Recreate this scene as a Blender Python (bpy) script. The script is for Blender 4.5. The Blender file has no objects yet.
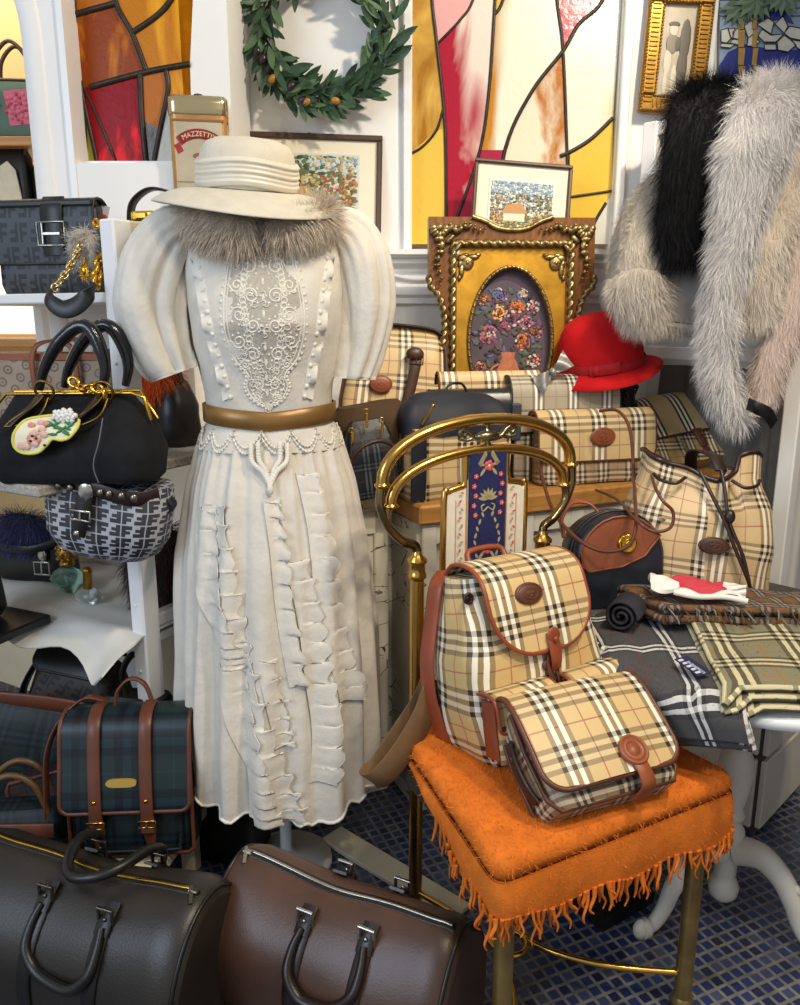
import bpy, math, random
import numpy as np
from mathutils import Vector, Matrix, Euler, noise
random.seed(7); NR = np.random.default_rng(11)
S = bpy.context.scene; COL = S.collection
PI = math.pi; R = math.radians
V3 = lambda *a: np.array(a, float)
# ------------------------------------------------------------------ camera (a phone at chest height, looking a little down)
CAM_H, PITCH, FPX = 1.30, R(13.2), 800.0
def ray(u, v):
    a, b = (u-400)/FPX, (502.5-v)/FPX
    return V3(a, math.cos(PITCH)+b*math.sin(PITCH), -math.sin(PITCH)+b*math.cos(PITCH))
def atY(u, v, Y):
    d = ray(u, v); return V3(0, 0, CAM_H)+d*(Y/d[1])
def atZ(u, v, z):
    d = ray(u, v); return V3(0, 0, CAM_H)+d*((z-CAM_H)/d[2])
cam = bpy.data.cameras.new('camera'); co = bpy.data.objects.new('camera', cam); COL.objects.link(co)
co.location = (0, 0, CAM_H); co.rotation_euler = (PI/2-PITCH, 0, 0)
cam.sensor_fit = 'HORIZONTAL'; cam.sensor_width = 36; cam.lens = 36*FPX/800; cam.clip_start = .02
S.camera = co
# ------------------------------------------------------------------ node expressions
class NT:
    def __init__(s, name):
        s.m = bpy.data.materials.new(name); s.m.use_nodes = True; s.t = s.m.node_tree; s.t.nodes.clear()
        s.out = s.t.nodes.new('ShaderNodeOutputMaterial'); s.b = s.t.nodes.new('ShaderNodeBsdfPrincipled')
        s.t.links.new(s.b.outputs[0], s.out.inputs[0])
    def n(s, typ, **k):
        o = s.t.nodes.new(typ)
        for a, v in k.items(): setattr(o, a, v)
        return o
    def put(s, sock, val):
        if isinstance(val, E): s.t.links.new(val.s, sock)
        elif hasattr(val, 'is_linked'): s.t.links.new(val, sock)
        elif isinstance(val, (tuple, list)): sock.default_value = (*val, 1) if len(val) == 3 and sock.type == 'RGBA' else val
        else: sock.default_value = val
    def math(s, op, *a):
        o = s.n('ShaderNodeMath', operation=op)
        for i, x in enumerate(a): s.put(o.inputs[i], x)
        return E(s, o.outputs[0])
    def mix(s, f, a, b):
        o = s.n('ShaderNodeMix', data_type='RGBA')
        s.put(o.inputs[0], f); s.put(o.inputs[6], a); s.put(o.inputs[7], b)
        return E(s, o.outputs[2])
    def uv(s, rot=0):
        c = s.n('ShaderNodeUVMap'); o = c.outputs[0]
        if rot:
            r = s.n('ShaderNodeMapping'); r.inputs['Rotation'].default_value = (0, 0, rot); s.t.links.new(o, r.inputs[0]); o = r.outputs[0]
        x = s.n('ShaderNodeSeparateXYZ'); s.t.links.new(o, x.inputs[0])
        return E(s, x.outputs[0]), E(s, x.outputs[1])
    def obj(s):
        return s.n('ShaderNodeTexCoord').outputs['Object']
    def noise(s, scale, detail=3, rough=.5, vec=None, dist=0, stretch=None):
        o = s.n('ShaderNodeTexNoise'); o.inputs['Scale'].default_value = scale; o.inputs['Detail'].default_value = detail
        o.inputs['Roughness'].default_value = rough; o.inputs['Distortion'].default_value = dist
        v = vec or s.obj()
        if stretch:
            r = s.n('ShaderNodeMapping'); r.inputs['Scale'].default_value = stretch; s.t.links.new(v, r.inputs[0]); v = r.outputs[0]
        s.t.links.new(v, o.inputs['Vector'])
        return E(s, o.outputs[0])
    def ramp(s, f, *st):
        o = s.n('ShaderNodeValToRGB'); cr = o.color_ramp
        while len(cr.elements) < len(st): cr.elements.new(.5)
        for e, (p, c) in zip(cr.elements, st): e.position = p; e.color = (*c, 1)
        s.put(o.inputs[0], f); return E(s, o.outputs[0])
    def bump(s, h, strength=.3, dist=.002):
        o = s.n('ShaderNodeBump'); o.inputs['Strength'].default_value = strength; o.inputs['Distance'].default_value = dist
        s.put(o.inputs['Height'], h); s.t.links.new(o.outputs[0], s.b.inputs['Normal'])
    def set(s, col=None, rough=None, metal=None, spec=None, **k):
        B = s.b.inputs
        if col is not None: s.put(B['Base Color'], col)
        if rough is not None: s.put(B['Roughness'], rough)
        if metal is not None: s.put(B['Metallic'], metal)
        if spec is not None: s.put(B['Specular IOR Level'], spec)
        for a, v in k.items(): s.put(B[a.replace('_', ' ')], v)
        return s.m
class E:
    def __init__(s, t, sock): s.t = t; s.s = sock
    def __add__(s, o): return s.t.math('ADD', s, o)
    def __radd__(s, o): return s.t.math('ADD', o, s)
    def __sub__(s, o): return s.t.math('SUBTRACT', s, o)
    def __rsub__(s, o): return s.t.math('SUBTRACT', o, s)
    def __mul__(s, o): return s.t.math('MULTIPLY', s, o)
    __rmul__ = __mul__
    def __truediv__(s, o): return s.t.math('DIVIDE', s, o)
    def fr(s): return s.t.math('FRACT', s)
    def fl(s): return s.t.math('FLOOR', s)
    def gt(s, o): return s.t.math('GREATER_THAN', s, o)
    def lt(s, o): return s.t.math('LESS_THAN', s, o)
    def max(s, o): return s.t.math('MAXIMUM', s, o)
    def min(s, o): return s.t.math('MINIMUM', s, o)
    def abs(s): return s.t.math('ABSOLUTE', s)
    def sin(s): return s.t.math('SINE', s)
    def pp(s, o): return s.t.math('PINGPONG', s, o)
    def within(s, a, b): return s.gt(a)*s.lt(b)
def srgb(h):
    h = h.lstrip('#'); c = [int(h[i:i+2], 16)/255 for i in (0, 2, 4)]
    return tuple(x/12.92 if x <= .04045 else ((x+.055)/1.055)**2.4 for x in c)
_mc = {}
def mat(name, col, rough=.5, metal=0, spec=.5, var=0, vs=20, bump=0, bs=200, bd=.001, stretch=None, **k):
    """plain procedural surface: colour with some mottling and a fine bump"""
    if name in _mc: return _mc[name]
    t = NT(name); c = srgb(col) if isinstance(col, str) else col
    if var:
        n = t.noise(vs, 4, .6, stretch=stretch)
        cc = t.ramp(n, (.3, tuple(x*(1-var) for x in c)), (.7, tuple(min(1, x*(1+var)) for x in c)))
    else: cc = c
    if bump: t.bump(t.noise(bs, 3, .6, stretch=stretch), bump, bd)
    _mc[name] = t.set(cc, rough, metal, spec, **k); return _mc[name]
def leather(name, col, rough=.42, var=.25, bump=.25, bs=350): return mat(name, col, rough, 0, .5, var, 9, bump, bs, .001)
def plaid(name, base, dark, white, line, P=.11, w=.075, rot=0, dv=.5, wv=.85, wh=.35, rough=.45, lineamt=.7, off=(0, 0), weave=0, n=3, metal=0, ony=1):
    """woven check in UV metres: bands of dark-white-dark-white-dark plus fine coloured lines half way"""
    if name in _mc: return _mc[name]
    t = NT(name); x, y = t.uv(rot)
    base, dark, white, line = [srgb(c) for c in (base, dark, white, line)]
    if weave:
        wn = t.noise(40, 2); x = x+(wn-.5)*.004*weave; y = y+(wn-.5)*.004*weave
    def band(q, o):
        f = (q/P+o).fr(); i = (f/w)
        if n == 3: dk = i.within(0, 1).max(i.within(2, 3)).max(i.within(4, 5)); wh_ = i.within(1, 2).max(i.within(3, 4))
        else: dk = i.within(0, .8).max(i.within(1.8, 2.6)).max(i.within(3.6, 4.4)); wh_ = i.within(.8, 1.8).max(i.within(2.6, 3.6))
        mid = (w*2.5+.5); ln = f.within(mid-.013, mid+.013)
        return dk, wh_, ln
    dx, wx, lx = band(x, off[0]); dy, wy, ly = band(y, off[1])
    g = t.noise(600, 2); m = t.noise(7, 3)
    c = t.mix(m*.35, base, tuple(b*.78 for b in base))
    c = t.mix((lx.max(ly))*lineamt, c, line)
    c = t.mix(wy*wh, c, white); c = t.mix(wx*wv, c, white)
    d = (dx*dv+dy*(dv*ony))
    c = t.mix(d.min(.97), c, dark)
    t.bump(g, .25 if not weave else .6, .0006)
    _mc[name] = t.set(c, rough, metal, .4); return _mc[name]
# ------------------------------------------------------------------ mesh builder
def basis(d, up=(0, 0, 1)):
    d = V3(*d); d /= np.linalg.norm(d)+1e-12; u = V3(*up)
    s = np.cross(d, u)
    if np.linalg.norm(s) < 1e-4: s = np.cross(d, V3(0, 1, 0))
    s /= np.linalg.norm(s); return d, s, np.cross(s, d)
def spline(pts, n=8, closed=False):
    """Catmull-Rom through the points"""
    P = [V3(*p) for p in pts]; out = []; m = len(P)
    for i in range(m if closed else m-1):
        if closed: a, b, c, d = P[(i-1) % m], P[i], P[(i+1) % m], P[(i+2) % m]
        else: a, b, c, d = P[max(i-1, 0)], P[i], P[i+1], P[min(i+2, m-1)]
        for k in range(n):
            t = k/n; out.append(.5*((2*b)+(c-a)*t+(2*a-5*b+4*c-d)*t*t+(3*b-a-3*c+d)*t**3))
    if not closed: out.append(P[-1])
    return np.array(out)
def rr(w, d, r, n=5, cx=0, cy=0):
    """rounded rectangle outline, counter-clockwise, starting at the middle of the front (-y) side"""
    r = min(r, w/2-1e-5, d/2-1e-5); pts = [(0, -d/2)]
    for (sx, sy, a0) in ((1, -1, -90), (1, 1, 0), (-1, 1, 90), (-1, -1, 180)):
        for k in range(n+1):
            a = R(a0+90*k/n); pts.append((sx*(w/2-r)+r*math.cos(a), sy*(d/2-r)+r*math.sin(a)))
    # insert extra points along straight runs
    out = []; m = len(pts)
    for i in range(m):
        p, q = pts[i], pts[(i+1) % m]; L = math.dist(p, q); k = max(1, int(L/.02))
        for j in range(k): out.append((p[0]+(q[0]-p[0])*j/k+cx, p[1]+(q[1]-p[1])*j/k+cy))
    return out
class MB:
    def __init__(s): s.v = []; s.f = []; s.u = []; s.m = []; s.s = []; s.n = 0
    def add(s, v, f, uv=None, m=0, smooth=True):
        v = np.asarray(v, float).reshape(-1, 3); b = s.n; s.v.append(v); s.n += len(v)
        for k, q in enumerate(f):
            q = list(q); s.f.append([b+i for i in q]); s.m.append(m); s.s.append(smooth)
            if uv is None:
                p = v[q]; nn = np.zeros(3)
                for a in range(1, len(q)-1): nn += np.cross(p[a]-p[0], p[a+1]-p[0])
                ax = int(np.argmax(np.abs(nn)))
                s.u.extend([(p[a][1], p[a][2]) if ax == 0 else (p[a][0], p[a][2]) if ax == 1 else (p[a][0], p[a][1]) for a in range(len(q))])
            elif np.isscalar(uv[0][0]): s.u.extend([tuple(uv[i]) for i in q])
            else: s.u.extend(uv[k])
        return s
    def grid(s, P, closed_u=False, closed_v=False, uv=None, m=0, smooth=True, flip=False):
        P = np.asarray(P, float); a, b = P.shape[:2]; f = []; U = []
        if uv is None:
            du = np.linalg.norm(np.diff(P, axis=0), axis=2); dv = np.linalg.norm(np.diff(P, axis=1), axis=2)
            uu = np.vstack([np.zeros((1, b)), np.cumsum(du, 0)]); vv = np.hstack([np.zeros((a, 1)), np.cumsum(dv, 1)])
            uu = np.repeat(uu.mean(1, keepdims=True), b, 1); vv = np.repeat(vv.mean(0, keepdims=True), a, 0)
        else: uu, vv = uv
        eu = np.linalg.norm(P[0]-P[-1], axis=1).mean(); ev = np.linalg.norm(P[:, 0]-P[:, -1], axis=1).mean()
        for i in range(a if closed_u else a-1):
            for j in range(b if closed_v else b-1):
                i2, j2 = (i+1) % a, (j+1) % b
                c4 = [(i, j, 0, 0), (i2, j, 1, 0), (i2, j2, 1, 1), (i, j2, 0, 1)]
                q = [p*b+r for p, r, _, _ in c4]; w = [(uu[p, r] if p or not m_ else uu[i, r]+eu, vv[p, r] if r or not n_ else vv[p, j]+ev) for p, r, m_, n_ in c4]
                if flip: q.reverse(); w.reverse()
                f.append(q); U.append(w)
        return s.add(P.reshape(-1, 3), f, U, m, smooth)
    def loft(s, secs, cap=(True, True), m=0, smooth=True, capm=None):
        """closed sections (each list of points, same count), walls + flat caps"""
        P = np.array([[(*p, 0) if len(p) == 2 else p for p in q] for q in secs], float)
        s.grid(P.transpose(1, 0, 2), closed_u=True, m=m, smooth=smooth)
        n = P.shape[1]; cm = m if capm is None else capm
        if cap[0]: s.add(P[0], [list(range(n))[::-1]], m=cm, smooth=False)
        if cap[1]: s.add(P[-1], [list(range(n))], m=cm, smooth=False)
        return s
    def box(s, c, d, bev=0, rot=None, m=0):
        h = V3(*d)/2; b = min(bev, h.min()*.98); vs = []; ix = {}
        if b <= 0:
            vs = [(sx*h[0], sy*h[1], sz*h[2]) for sx in (-1, 1) for sy in (-1, 1) for sz in (-1, 1)]
            f = [(0, 1, 3, 2), (4, 6, 7, 5), (0, 4, 5, 1), (2, 3, 7, 6), (0, 2, 6, 4), (1, 5, 7, 3)]
        else:
            for sx in (-1, 1):
                for sy in (-1, 1):
                    for sz in (-1, 1):
                        for ax in range(3):
                            p = [sx*(h[0]-b), sy*(h[1]-b), sz*(h[2]-b)]; p[ax] = (sx, sy, sz)[ax]*h[ax]
                            ix[(sx, sy, sz, ax)] = len(vs); vs.append(p)
            f = []
            for ax in range(3):
                o = [i for i in range(3) if i != ax]
                for sg in (-1, 1):
                    q = []
                    for a, c2 in ((-1, -1), (1, -1), (1, 1), (-1, 1)):
                        k = [0, 0, 0]; k[ax] = sg; k[o[0]] = a; k[o[1]] = c2; q.append(ix[(*k, ax)])
                    f.append(q)
                for a in (-1, 1):
                    for c2 in (-1, 1):
                        k0 = [0, 0, 0]; k0[ax] = -1; k0[o[0]] = a; k0[o[1]] = c2; k1 = list(k0); k1[ax] = 1
                        f.append([ix[(*k0, o[0])], ix[(*k1, o[0])], ix[(*k1, o[1])], ix[(*k0, o[1])]])
            for sx in (-1, 1):
                for sy in (-1, 1):
                    for sz in (-1, 1): f.append([ix[(sx, sy, sz, a)] for a in range(3)])
        vs = np.array(vs, float); g = []
        for q in f:
            q = list(q); p = vs[q]; nn = np.cross(p[1]-p[0], p[2]-p[0]); g.append(q if nn @ p.mean(0) > 0 else q[::-1])
        if rot is not None: vs = vs @ np.array(Euler(rot).to_matrix()).T
        return s.add(vs+V3(*c), g, m=m, smooth=False)
    def tube(s, path, r, n=8, closed=False, cap=True, m=0, sq=1):
        P = np.asarray([V3(*p) for p in path], float); k = len(P); rad = np.full(k, r, float) if np.isscalar(r) else np.asarray(r, float)
        T = np.roll(P, -1, 0)-np.roll(P, 1, 0)
        if not closed: T[0] = P[1]-P[0]; T[-1] = P[-1]-P[-2]
        T /= np.linalg.norm(T, axis=1, keepdims=True)+1e-12
        _, a, b = basis(T[0]); rings = []
        for i in range(k):
            a = a-T[i]*(a @ T[i]); a /= np.linalg.norm(a)+1e-12; b = np.cross(T[i], a)
            rings.append([P[i]+rad[i]*(a*math.cos(2*PI*j/n)+sq*b*math.sin(2*PI*j/n)) for j in range(n)])
        G = np.array(rings)
        s.grid(G.transpose(1, 0, 2), closed_u=True, closed_v=closed, m=m)
        if cap and not closed:
            s.add(G[0], [list(range(n))[::-1]], m=m, smooth=False); s.add(G[-1], [list(range(n))], m=m, smooth=False)
        return s
    def ribbon(s, path, w, th, side, m=0, closed=False):
        """flat strap: width along 'side' (one vector or one per point), thickness across"""
        P = np.asarray([V3(*p) for p in path], float); k = len(P)
        sd = np.asarray(side, float); sd = np.repeat(sd[None], k, 0) if sd.ndim == 1 else sd
        T = np.gradient(P, axis=0); T /= np.linalg.norm(T, axis=1, keepdims=True)+1e-12
        sd = sd-T*(sd*T).sum(1, keepdims=True); sd /= np.linalg.norm(sd, axis=1, keepdims=True)+1e-12
        nn = np.cross(T, sd); ww = np.full(k, w, float) if np.isscalar(w) else np.asarray(w, float)
        hw = ww[:, None]/2; e = th*.35
        G = np.stack([P-sd*hw-nn*(th/2-e), P-sd*(hw-e)-nn*th/2, P+sd*(hw-e)-nn*th/2, P+sd*hw-nn*(th/2-e),
                      P+sd*hw+nn*(th/2-e), P+sd*(hw-e)+nn*th/2, P-sd*(hw-e)+nn*th/2, P-sd*hw+nn*(th/2-e)], 0)
        s.grid(G, closed_u=True, closed_v=closed, m=m)
        if not closed:
            s.add(G[:, 0], [list(range(8))[::-1]], m=m, smooth=False); s.add(G[:, -1], [list(range(8))], m=m, smooth=False)
        return s
    def lathe(s, prof, n=24, c=(0, 0, 0), m=0, sx=1, sy=1, arc=2*PI):
        P = np.array([[(r*math.cos(arc*j/n)*sx+c[0], r*math.sin(arc*j/n)*sy+c[1], z+c[2]) for (r, z) in prof] for j in range(n)])
        return s.grid(P, closed_u=True, m=m)
    def ell(s, c, r, n=14, rot=None, m=0, pw=1):
        r = (r, r, r) if np.isscalar(r) else r; P = np.zeros((n, n//2+1, 3))
        sp = lambda x: math.copysign(abs(x)**pw, x)
        for i in range(n):
            for j in range(n//2+1):
                a, b = 2*PI*i/n, -PI/2+PI*j/(n//2)
                P[i, j] = (r[0]*sp(math.cos(a))*sp(math.cos(b)), r[1]*sp(math.sin(a))*sp(math.cos(b)), r[2]*sp(math.sin(b)))
        if rot is not None: P = P @ np.array(Euler(rot).to_matrix()).T
        return s.grid(P+V3(*c), closed_u=True, m=m)
    def sheet(s, P, th, uv=None, m=0, mb=None):
        """a grid with thickness along its normals"""
        P = np.asarray(P, float); a, b = P.shape[:2]
        N = np.cross(np.gradient(P, axis=0), np.gradient(P, axis=1)); N /= np.linalg.norm(N, axis=2, keepdims=True)+1e-12
        A = P+N*th/2; B = P-N*th/2
        s.grid(A, uv=uv, m=m); s.grid(B, uv=uv, m=m if mb is None else mb, flip=True)
        for e in ((A[0], B[0], 1), (A[-1], B[-1], 0), (A[:, 0], B[:, 0], 0), (A[:, -1], B[:, -1], 1)):
            s.grid(np.stack([e[0], e[1]]), m=m, flip=bool(e[2]))
        return s
    def poly(s, pts, th, n=(0, -1, 0), m=0):
        """flat outline with real thickness along n"""
        P = np.array([V3(*p) for p in pts]); k = len(P); nv = V3(*n)*th
        ar = np.zeros(3)
        for i in range(k): ar += np.cross(P[i], P[(i+1) % k])
        if ar @ nv < 0: P = P[::-1]
        s.add(np.vstack([P, P+nv]), [list(range(k))[::-1], list(range(k, 2*k))]+[[i, (i+1) % k, k+(i+1) % k, k+i] for i in range(k)], m=m, smooth=False)
        return s
    def fn(s, f):
        for a in s.v: a[:] = np.array([f(p) for p in a])
        return s
    def xf(s, M):
        M = np.array(M); s.v = [a @ M[:3, :3].T+M[:3, 3] for a in s.v]; return s
    def join(s, o, M=None):
        if M is not None: o.xf(M)
        b = s.n; s.v += o.v; s.n += o.n; s.f += [[b+i for i in q] for q in o.f]; s.u += o.u; s.m += o.m; s.s += o.s; return s
    def fur(s, n, L, w, lay=(0, 0, -1), lift=.6, m=0, curl=.25, src=None, jit=.35):
        """thin tapering hairs rooted at random on the faces built so far, combed along 'lay'"""
        V = np.vstack(s.v); F = s.f if src is None else s.f[src:]
        tri = np.array([(q[0], q[i], q[i+1]) for q in F for i in range(1, len(q)-1)])
        A, B, C = V[tri[:, 0]], V[tri[:, 1]], V[tri[:, 2]]; cr = np.cross(B-A, C-A); ar = np.linalg.norm(cr, axis=1)
        k = NR.choice(len(tri), n, p=ar/ar.sum()); a, b = NR.random(n), NR.random(n); fl = a+b > 1; a[fl] = 1-a[fl]; b[fl] = 1-b[fl]
        P = A[k]+(B-A)[k]*a[:, None]+(C-A)[k]*b[:, None]; N = cr[k]/(ar[k][:, None]+1e-12)
        ly = np.asarray([lay(p) for p in P]) if callable(lay) else np.repeat(V3(*lay)[None], n, 0)
        cl = np.array([noise.noise_vector(Vector(p*14)) for p in P])
        dt = (ly*N).sum(1, keepdims=True); ly = ly-N*np.minimum(dt, 0)
        D = N*lift+ly+NR.normal(0, jit, (n, 3))+cl*.6; D /= np.linalg.norm(D, axis=1, keepdims=True)
        Ls = (L*(.55+.7*NR.random(n)))[:, None]; D2 = D*(1-curl)+ly*curl*1.5+cl*.5; D2 /= np.linalg.norm(D2, axis=1, keepdims=True)
        sd = np.cross(D, N+NR.normal(0, .6, (n, 3))); sd /= np.linalg.norm(sd, axis=1, keepdims=True)+1e-9; sd *= w/2
        M1 = P+D*Ls*.5; T = M1+D2*Ls*.5
        pts = np.stack([P-sd, P+sd, M1+sd*.8, M1-sd*.8, T], 1).reshape(-1, 3)
        f = []; base = np.arange(n)*5
        for i in base: f.append((i, i+1, i+2, i+3)); f.append((i+3, i+2, i+4))
        uv1 = [(0, 0), (0, 0), (0, .5), (0, .5), (0, 1)]
        return s.add(pts, f, uv1*n, m)
    def build(s, name, mats, parent=None, loc=None, rot=None, flat=False, kind=None):
        me = bpy.data.meshes.new(name); V = np.vstack(s.v)
        me.from_pydata(V.tolist(), [], s.f)
        for mm in (mats if isinstance(mats, (list, tuple)) else [mats]): me.materials.append(mm)
        me.polygons.foreach_set('material_index', s.m); me.polygons.foreach_set('use_smooth', [False]*len(s.f) if flat else s.s)
        u = me.uv_layers.new(name='UVMap'); u.data.foreach_set('uv', np.array(s.u, float).ravel())
        me.update()
        o = bpy.data.objects.new(name, me); COL.objects.link(o)
        if parent is not None: o.parent = parent
        if loc is not None: o.location = loc
        if rot is not None: o.rotation_euler = rot
        if kind: o['kind'] = kind
        return o
def thing(name, label, cat, loc=(0, 0, 0), rot=(0, 0, 0), group=None, order='XYZ'):
    o = bpy.data.objects.new(name, None); COL.objects.link(o); o.empty_display_size = .05
    o.location = tuple(loc); o.rotation_mode = order; o.rotation_euler = rot; o['label'] = label; o['category'] = cat
    if group: o['group'] = group
    return o
def tag(o, label, cat, group=None):
    o['label'] = label; o['category'] = cat
    if group: o['group'] = group
    return o
def text_mb(txt, size, ext=.0006, m=0, arc=None):
    """lettering as flat mesh in the XZ plane facing -Y"""
    c = bpy.data.curves.new('t', 'FONT'); c.body = txt; c.size = size; c.extrude = ext; c.align_x = 'CENTER'; c.align_y = 'CENTER'; c.resolution_u = 3
    o = bpy.data.objects.new('t', c); COL.objects.link(o); dg = bpy.context.evaluated_depsgraph_get()
    me = bpy.data.meshes.new_from_object(o.evaluated_get(dg)); b = MB()
    v = np.array([(q.co.x, -q.co.z, q.co.y) for q in me.vertices])
    if arc:
        a = v[:, 0]/arc; v = np.stack([(arc+v[:, 2])*np.sin(a), v[:, 1], (arc+v[:, 2])*np.cos(a)-arc], 1)
    b.add(v, [list(p.vertices) for p in me.polygons], m=m, smooth=False)
    bpy.data.objects.remove(o); bpy.data.curves.remove(c); bpy.data.meshes.remove(me); return b
def TR(loc=(0, 0, 0), rot=(0, 0, 0), sc=1):
    return Matrix.Translation(tuple(loc)) @ Euler(rot).to_matrix().to_4x4() @ Matrix.Scale(sc, 4)
# ------------------------------------------------------------------ light
W = bpy.data.worlds.new('world'); S.world = W; W.use_nodes = True
W.node_tree.nodes['Background'].inputs[0].default_value = (.95, .97, 1, 1); W.node_tree.nodes['Background'].inputs[1].default_value = .43
def area(name, loc, tgt, size, power, col, sy=None):
    l = bpy.data.lights.new(name, 'AREA'); l.energy = power; l.color = col; l.size = size
    if sy: l.shape = 'RECTANGLE'; l.size_y = sy
    o = bpy.data.objects.new(name, l); COL.objects.link(o); o.location = loc
    o.rotation_euler = (Vector(tgt)-Vector(loc)).to_track_quat('-Z', 'Y').to_euler()
def spot(name, loc, tgt, power, col, ang=70, blend=.6, size=.06):
    l = bpy.data.lights.new(name, 'SPOT'); l.energy = power; l.color = col; l.spot_size = R(ang); l.spot_blend = blend; l.shadow_soft_size = size
    o = bpy.data.objects.new(name, l); COL.objects.link(o); o.location = loc
    o.rotation_euler = (Vector(tgt)-Vector(loc)).to_track_quat('-Z', 'Y').to_euler()
area('shop_window', (-2.3, -.9, 2.2), (-.3, 1.9, 1.2), 1.6, 50, (.64, .79, 1), 1.6)
spot('overhead_spot', (.95, 1.35, 2.75), (-.08, 2.65, 1.9), 105, (1, .87, .68), 78)
spot('overhead_spot', (.85, .8, 2.75), (.38, 1.95, .95), 70, (1, .86, .66), 72)
spot('overhead_spot', (.6, .15, 2.75), (.4, 1.3, .45), 52, (1, .87, .68), 80)
spot('overhead_spot', (.35, .1, 2.75), (-.25, 1.7, 1.1), 24, (1, .93, .82), 52)
spot('overhead_spot', (1.45, .35, 2.75), (.85, 1.6, .25), 50, (1, .87, .68), 62)  # extra spot added to brighten the floor, chest and table legs at right
lp = bpy.data.lights.new('alcove_lamp', 'AREA'); lp.energy = 6; lp.color = (1, .86, .6); lp.size = .5
o = bpy.data.objects.new('alcove_lamp', lp); COL.objects.link(o); o.location = (-1.45, 2.95, 2.6)
vs_ = S.view_settings; S.display_settings.display_device = 'sRGB'; vs_.view_transform = 'Standard'; vs_.look = 'None'; vs_.exposure = .12; vs_.gamma = 1; vs_.use_curve_mapping = False
# ------------------------------------------------------------------ room
WHITE = mat('white_wall_paint', '#efece6', .6, var=.03, vs=3, bump=.1, bs=60)
GLOSSW = mat('white_gloss_paint', '#ecebe8', .35, var=.03, vs=6)
CREAMP = mat('cream_paint', '#dccfae', .5, var=.06, vs=5)
BLACKP = mat('black_plastic', '#101010', .4)
STEEL = mat('polished_steel', '#c9c6bf', .22, 1)
BRASSY = mat('gold_tone_metal', '#d9a441', .25, 1)
def st(o): o['kind'] = 'structure'; return o
YB, YL = 2.65, 2.25
# floor: small blue mosaic tiles in grey grout
t = NT('mosaic_floor'); ob = t.n('ShaderNodeTexCoord').outputs['Object']
mp = t.n('ShaderNodeMapping'); mp.inputs['Rotation'].default_value = (0, 0, R(-24)); t.t.links.new(ob, mp.inputs[0])
xs = t.n('ShaderNodeSeparateXYZ'); t.t.links.new(mp.outputs[0], xs.inputs[0]); X_, Y_ = E(t, xs.outputs[0]), E(t, xs.outputs[1])
TP = .0265
fx, fy = (X_/TP).fr(), (Y_/TP).fr()
tile = fx.within(.13, .87)*fy.within(.13, .87)
wn = t.n('ShaderNodeTexWhiteNoise'); cb = t.n('ShaderNodeCombineXYZ')
t.put(cb.inputs[0], (X_/TP).fl()); t.put(cb.inputs[1], (Y_/TP).fl()); t.t.links.new(cb.outputs[0], wn.inputs['Vector'])
tc = t.ramp(E(t, wn.outputs['Value']), (0, srgb('#1d2542')), (.45, srgb('#263463')), (.75, srgb('#2f3e6e')), (1, srgb('#4a5268')))
gc = t.ramp(t.noise(30, 3), (.3, srgb('#5f5d58')), (.7, srgb('#87827a')))
t.bump(tile*1.0, .5, .0015)
FLOORM = t.set(t.mix(tile, gc, tc), t.math('MULTIPLY_ADD', tile, -.45, .75))
f = MB(); f.box((.4, 1.6, -.05), (5, 5, .1)); st(f.build('floor', FLOORM))
# back wall above and beside the middle stained window
xl, xr = atY(411, 240, YB)[0], atY(611, 240, YB)[0]
wl = atY(236, 100, 2.42)[0]
ZM = 1.495                                                   # mantel top
w = MB()
w.box(((wl+xl)/2, YB+.06, 2.2), (xl-wl, .12, 1.6)); w.box(((xr+2.2)/2, YB+.06, 2.2), (2.2-xr, .12, 1.6))
w.box(((wl+2.2)/2, YB+.06, .75), (2.2-wl, .12, 1.5)); w.box(((xl+xr)/2, YB+.06, 2.95), (xr-xl, .12, .1))
w.box(((xl+xr)/2, YB+.115, 2.2), (xr-xl, .01, 1.6))
st(w.build('wall_back', WHITE))
# the wainscot and its carved ledge
LEDGE = [(.0, 0), (.0, 1.335), (-.02, 1.335), (-.02, 1.352), (-.032, 1.362), (-.032, 1.385), (-.02, 1.395), (-.02, 1.44), (-.03, 1.447), (-.045, 1.456), (-.045, 1.468), (-.06, 1.476), (-.075, 1.48), (-.075, ZM), (.1, ZM)]
w = MB(); x0, x1 = -.95, 2.2; PR = np.array(LEDGE)
G = np.array([[(x, YB-.03+p[0], p[1]) for p in LEDGE] for x in (x0, x1)]); w.grid(G, smooth=False)
st(w.build('trim_1', GLOSSW))
sw = MB()                                                    # plaster swags on the frieze
for k in range(5):
    cx = .06+k*.33
    if k in (2,): continue
    pts = [(cx-.13+.26*j/12, YB-.055, 1.436-.028*math.sin(PI*j/12)) for j in range(13)]
    sw.tube(pts, [.003+.005*math.sin(PI*j/12) for j in range(13)], 6)
    for j in range(13):
        sw.ell((pts[j][0], YB-.055, pts[j][2]+.004*math.sin(j*2)), (.006, .006, .006), 6)
    for dx in (-.15, .15):
        sw.ell((cx+dx, YB-.056, 1.43), (.009, .006, .009), 8)
        sw.ell((cx+dx, YB-.055, 1.412), (.005, .005, .013), 8); sw.ell((cx+dx, YB-.055, 1.398), (.006, .005, .005), 8)
        for q in (-1, 1): sw.ell((cx+dx+q*.014, YB-.055, 1.436), (.009, .005, .005), 6, (0, q*.5, 0))
st(sw.build('trim_2', GLOSSW))
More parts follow.
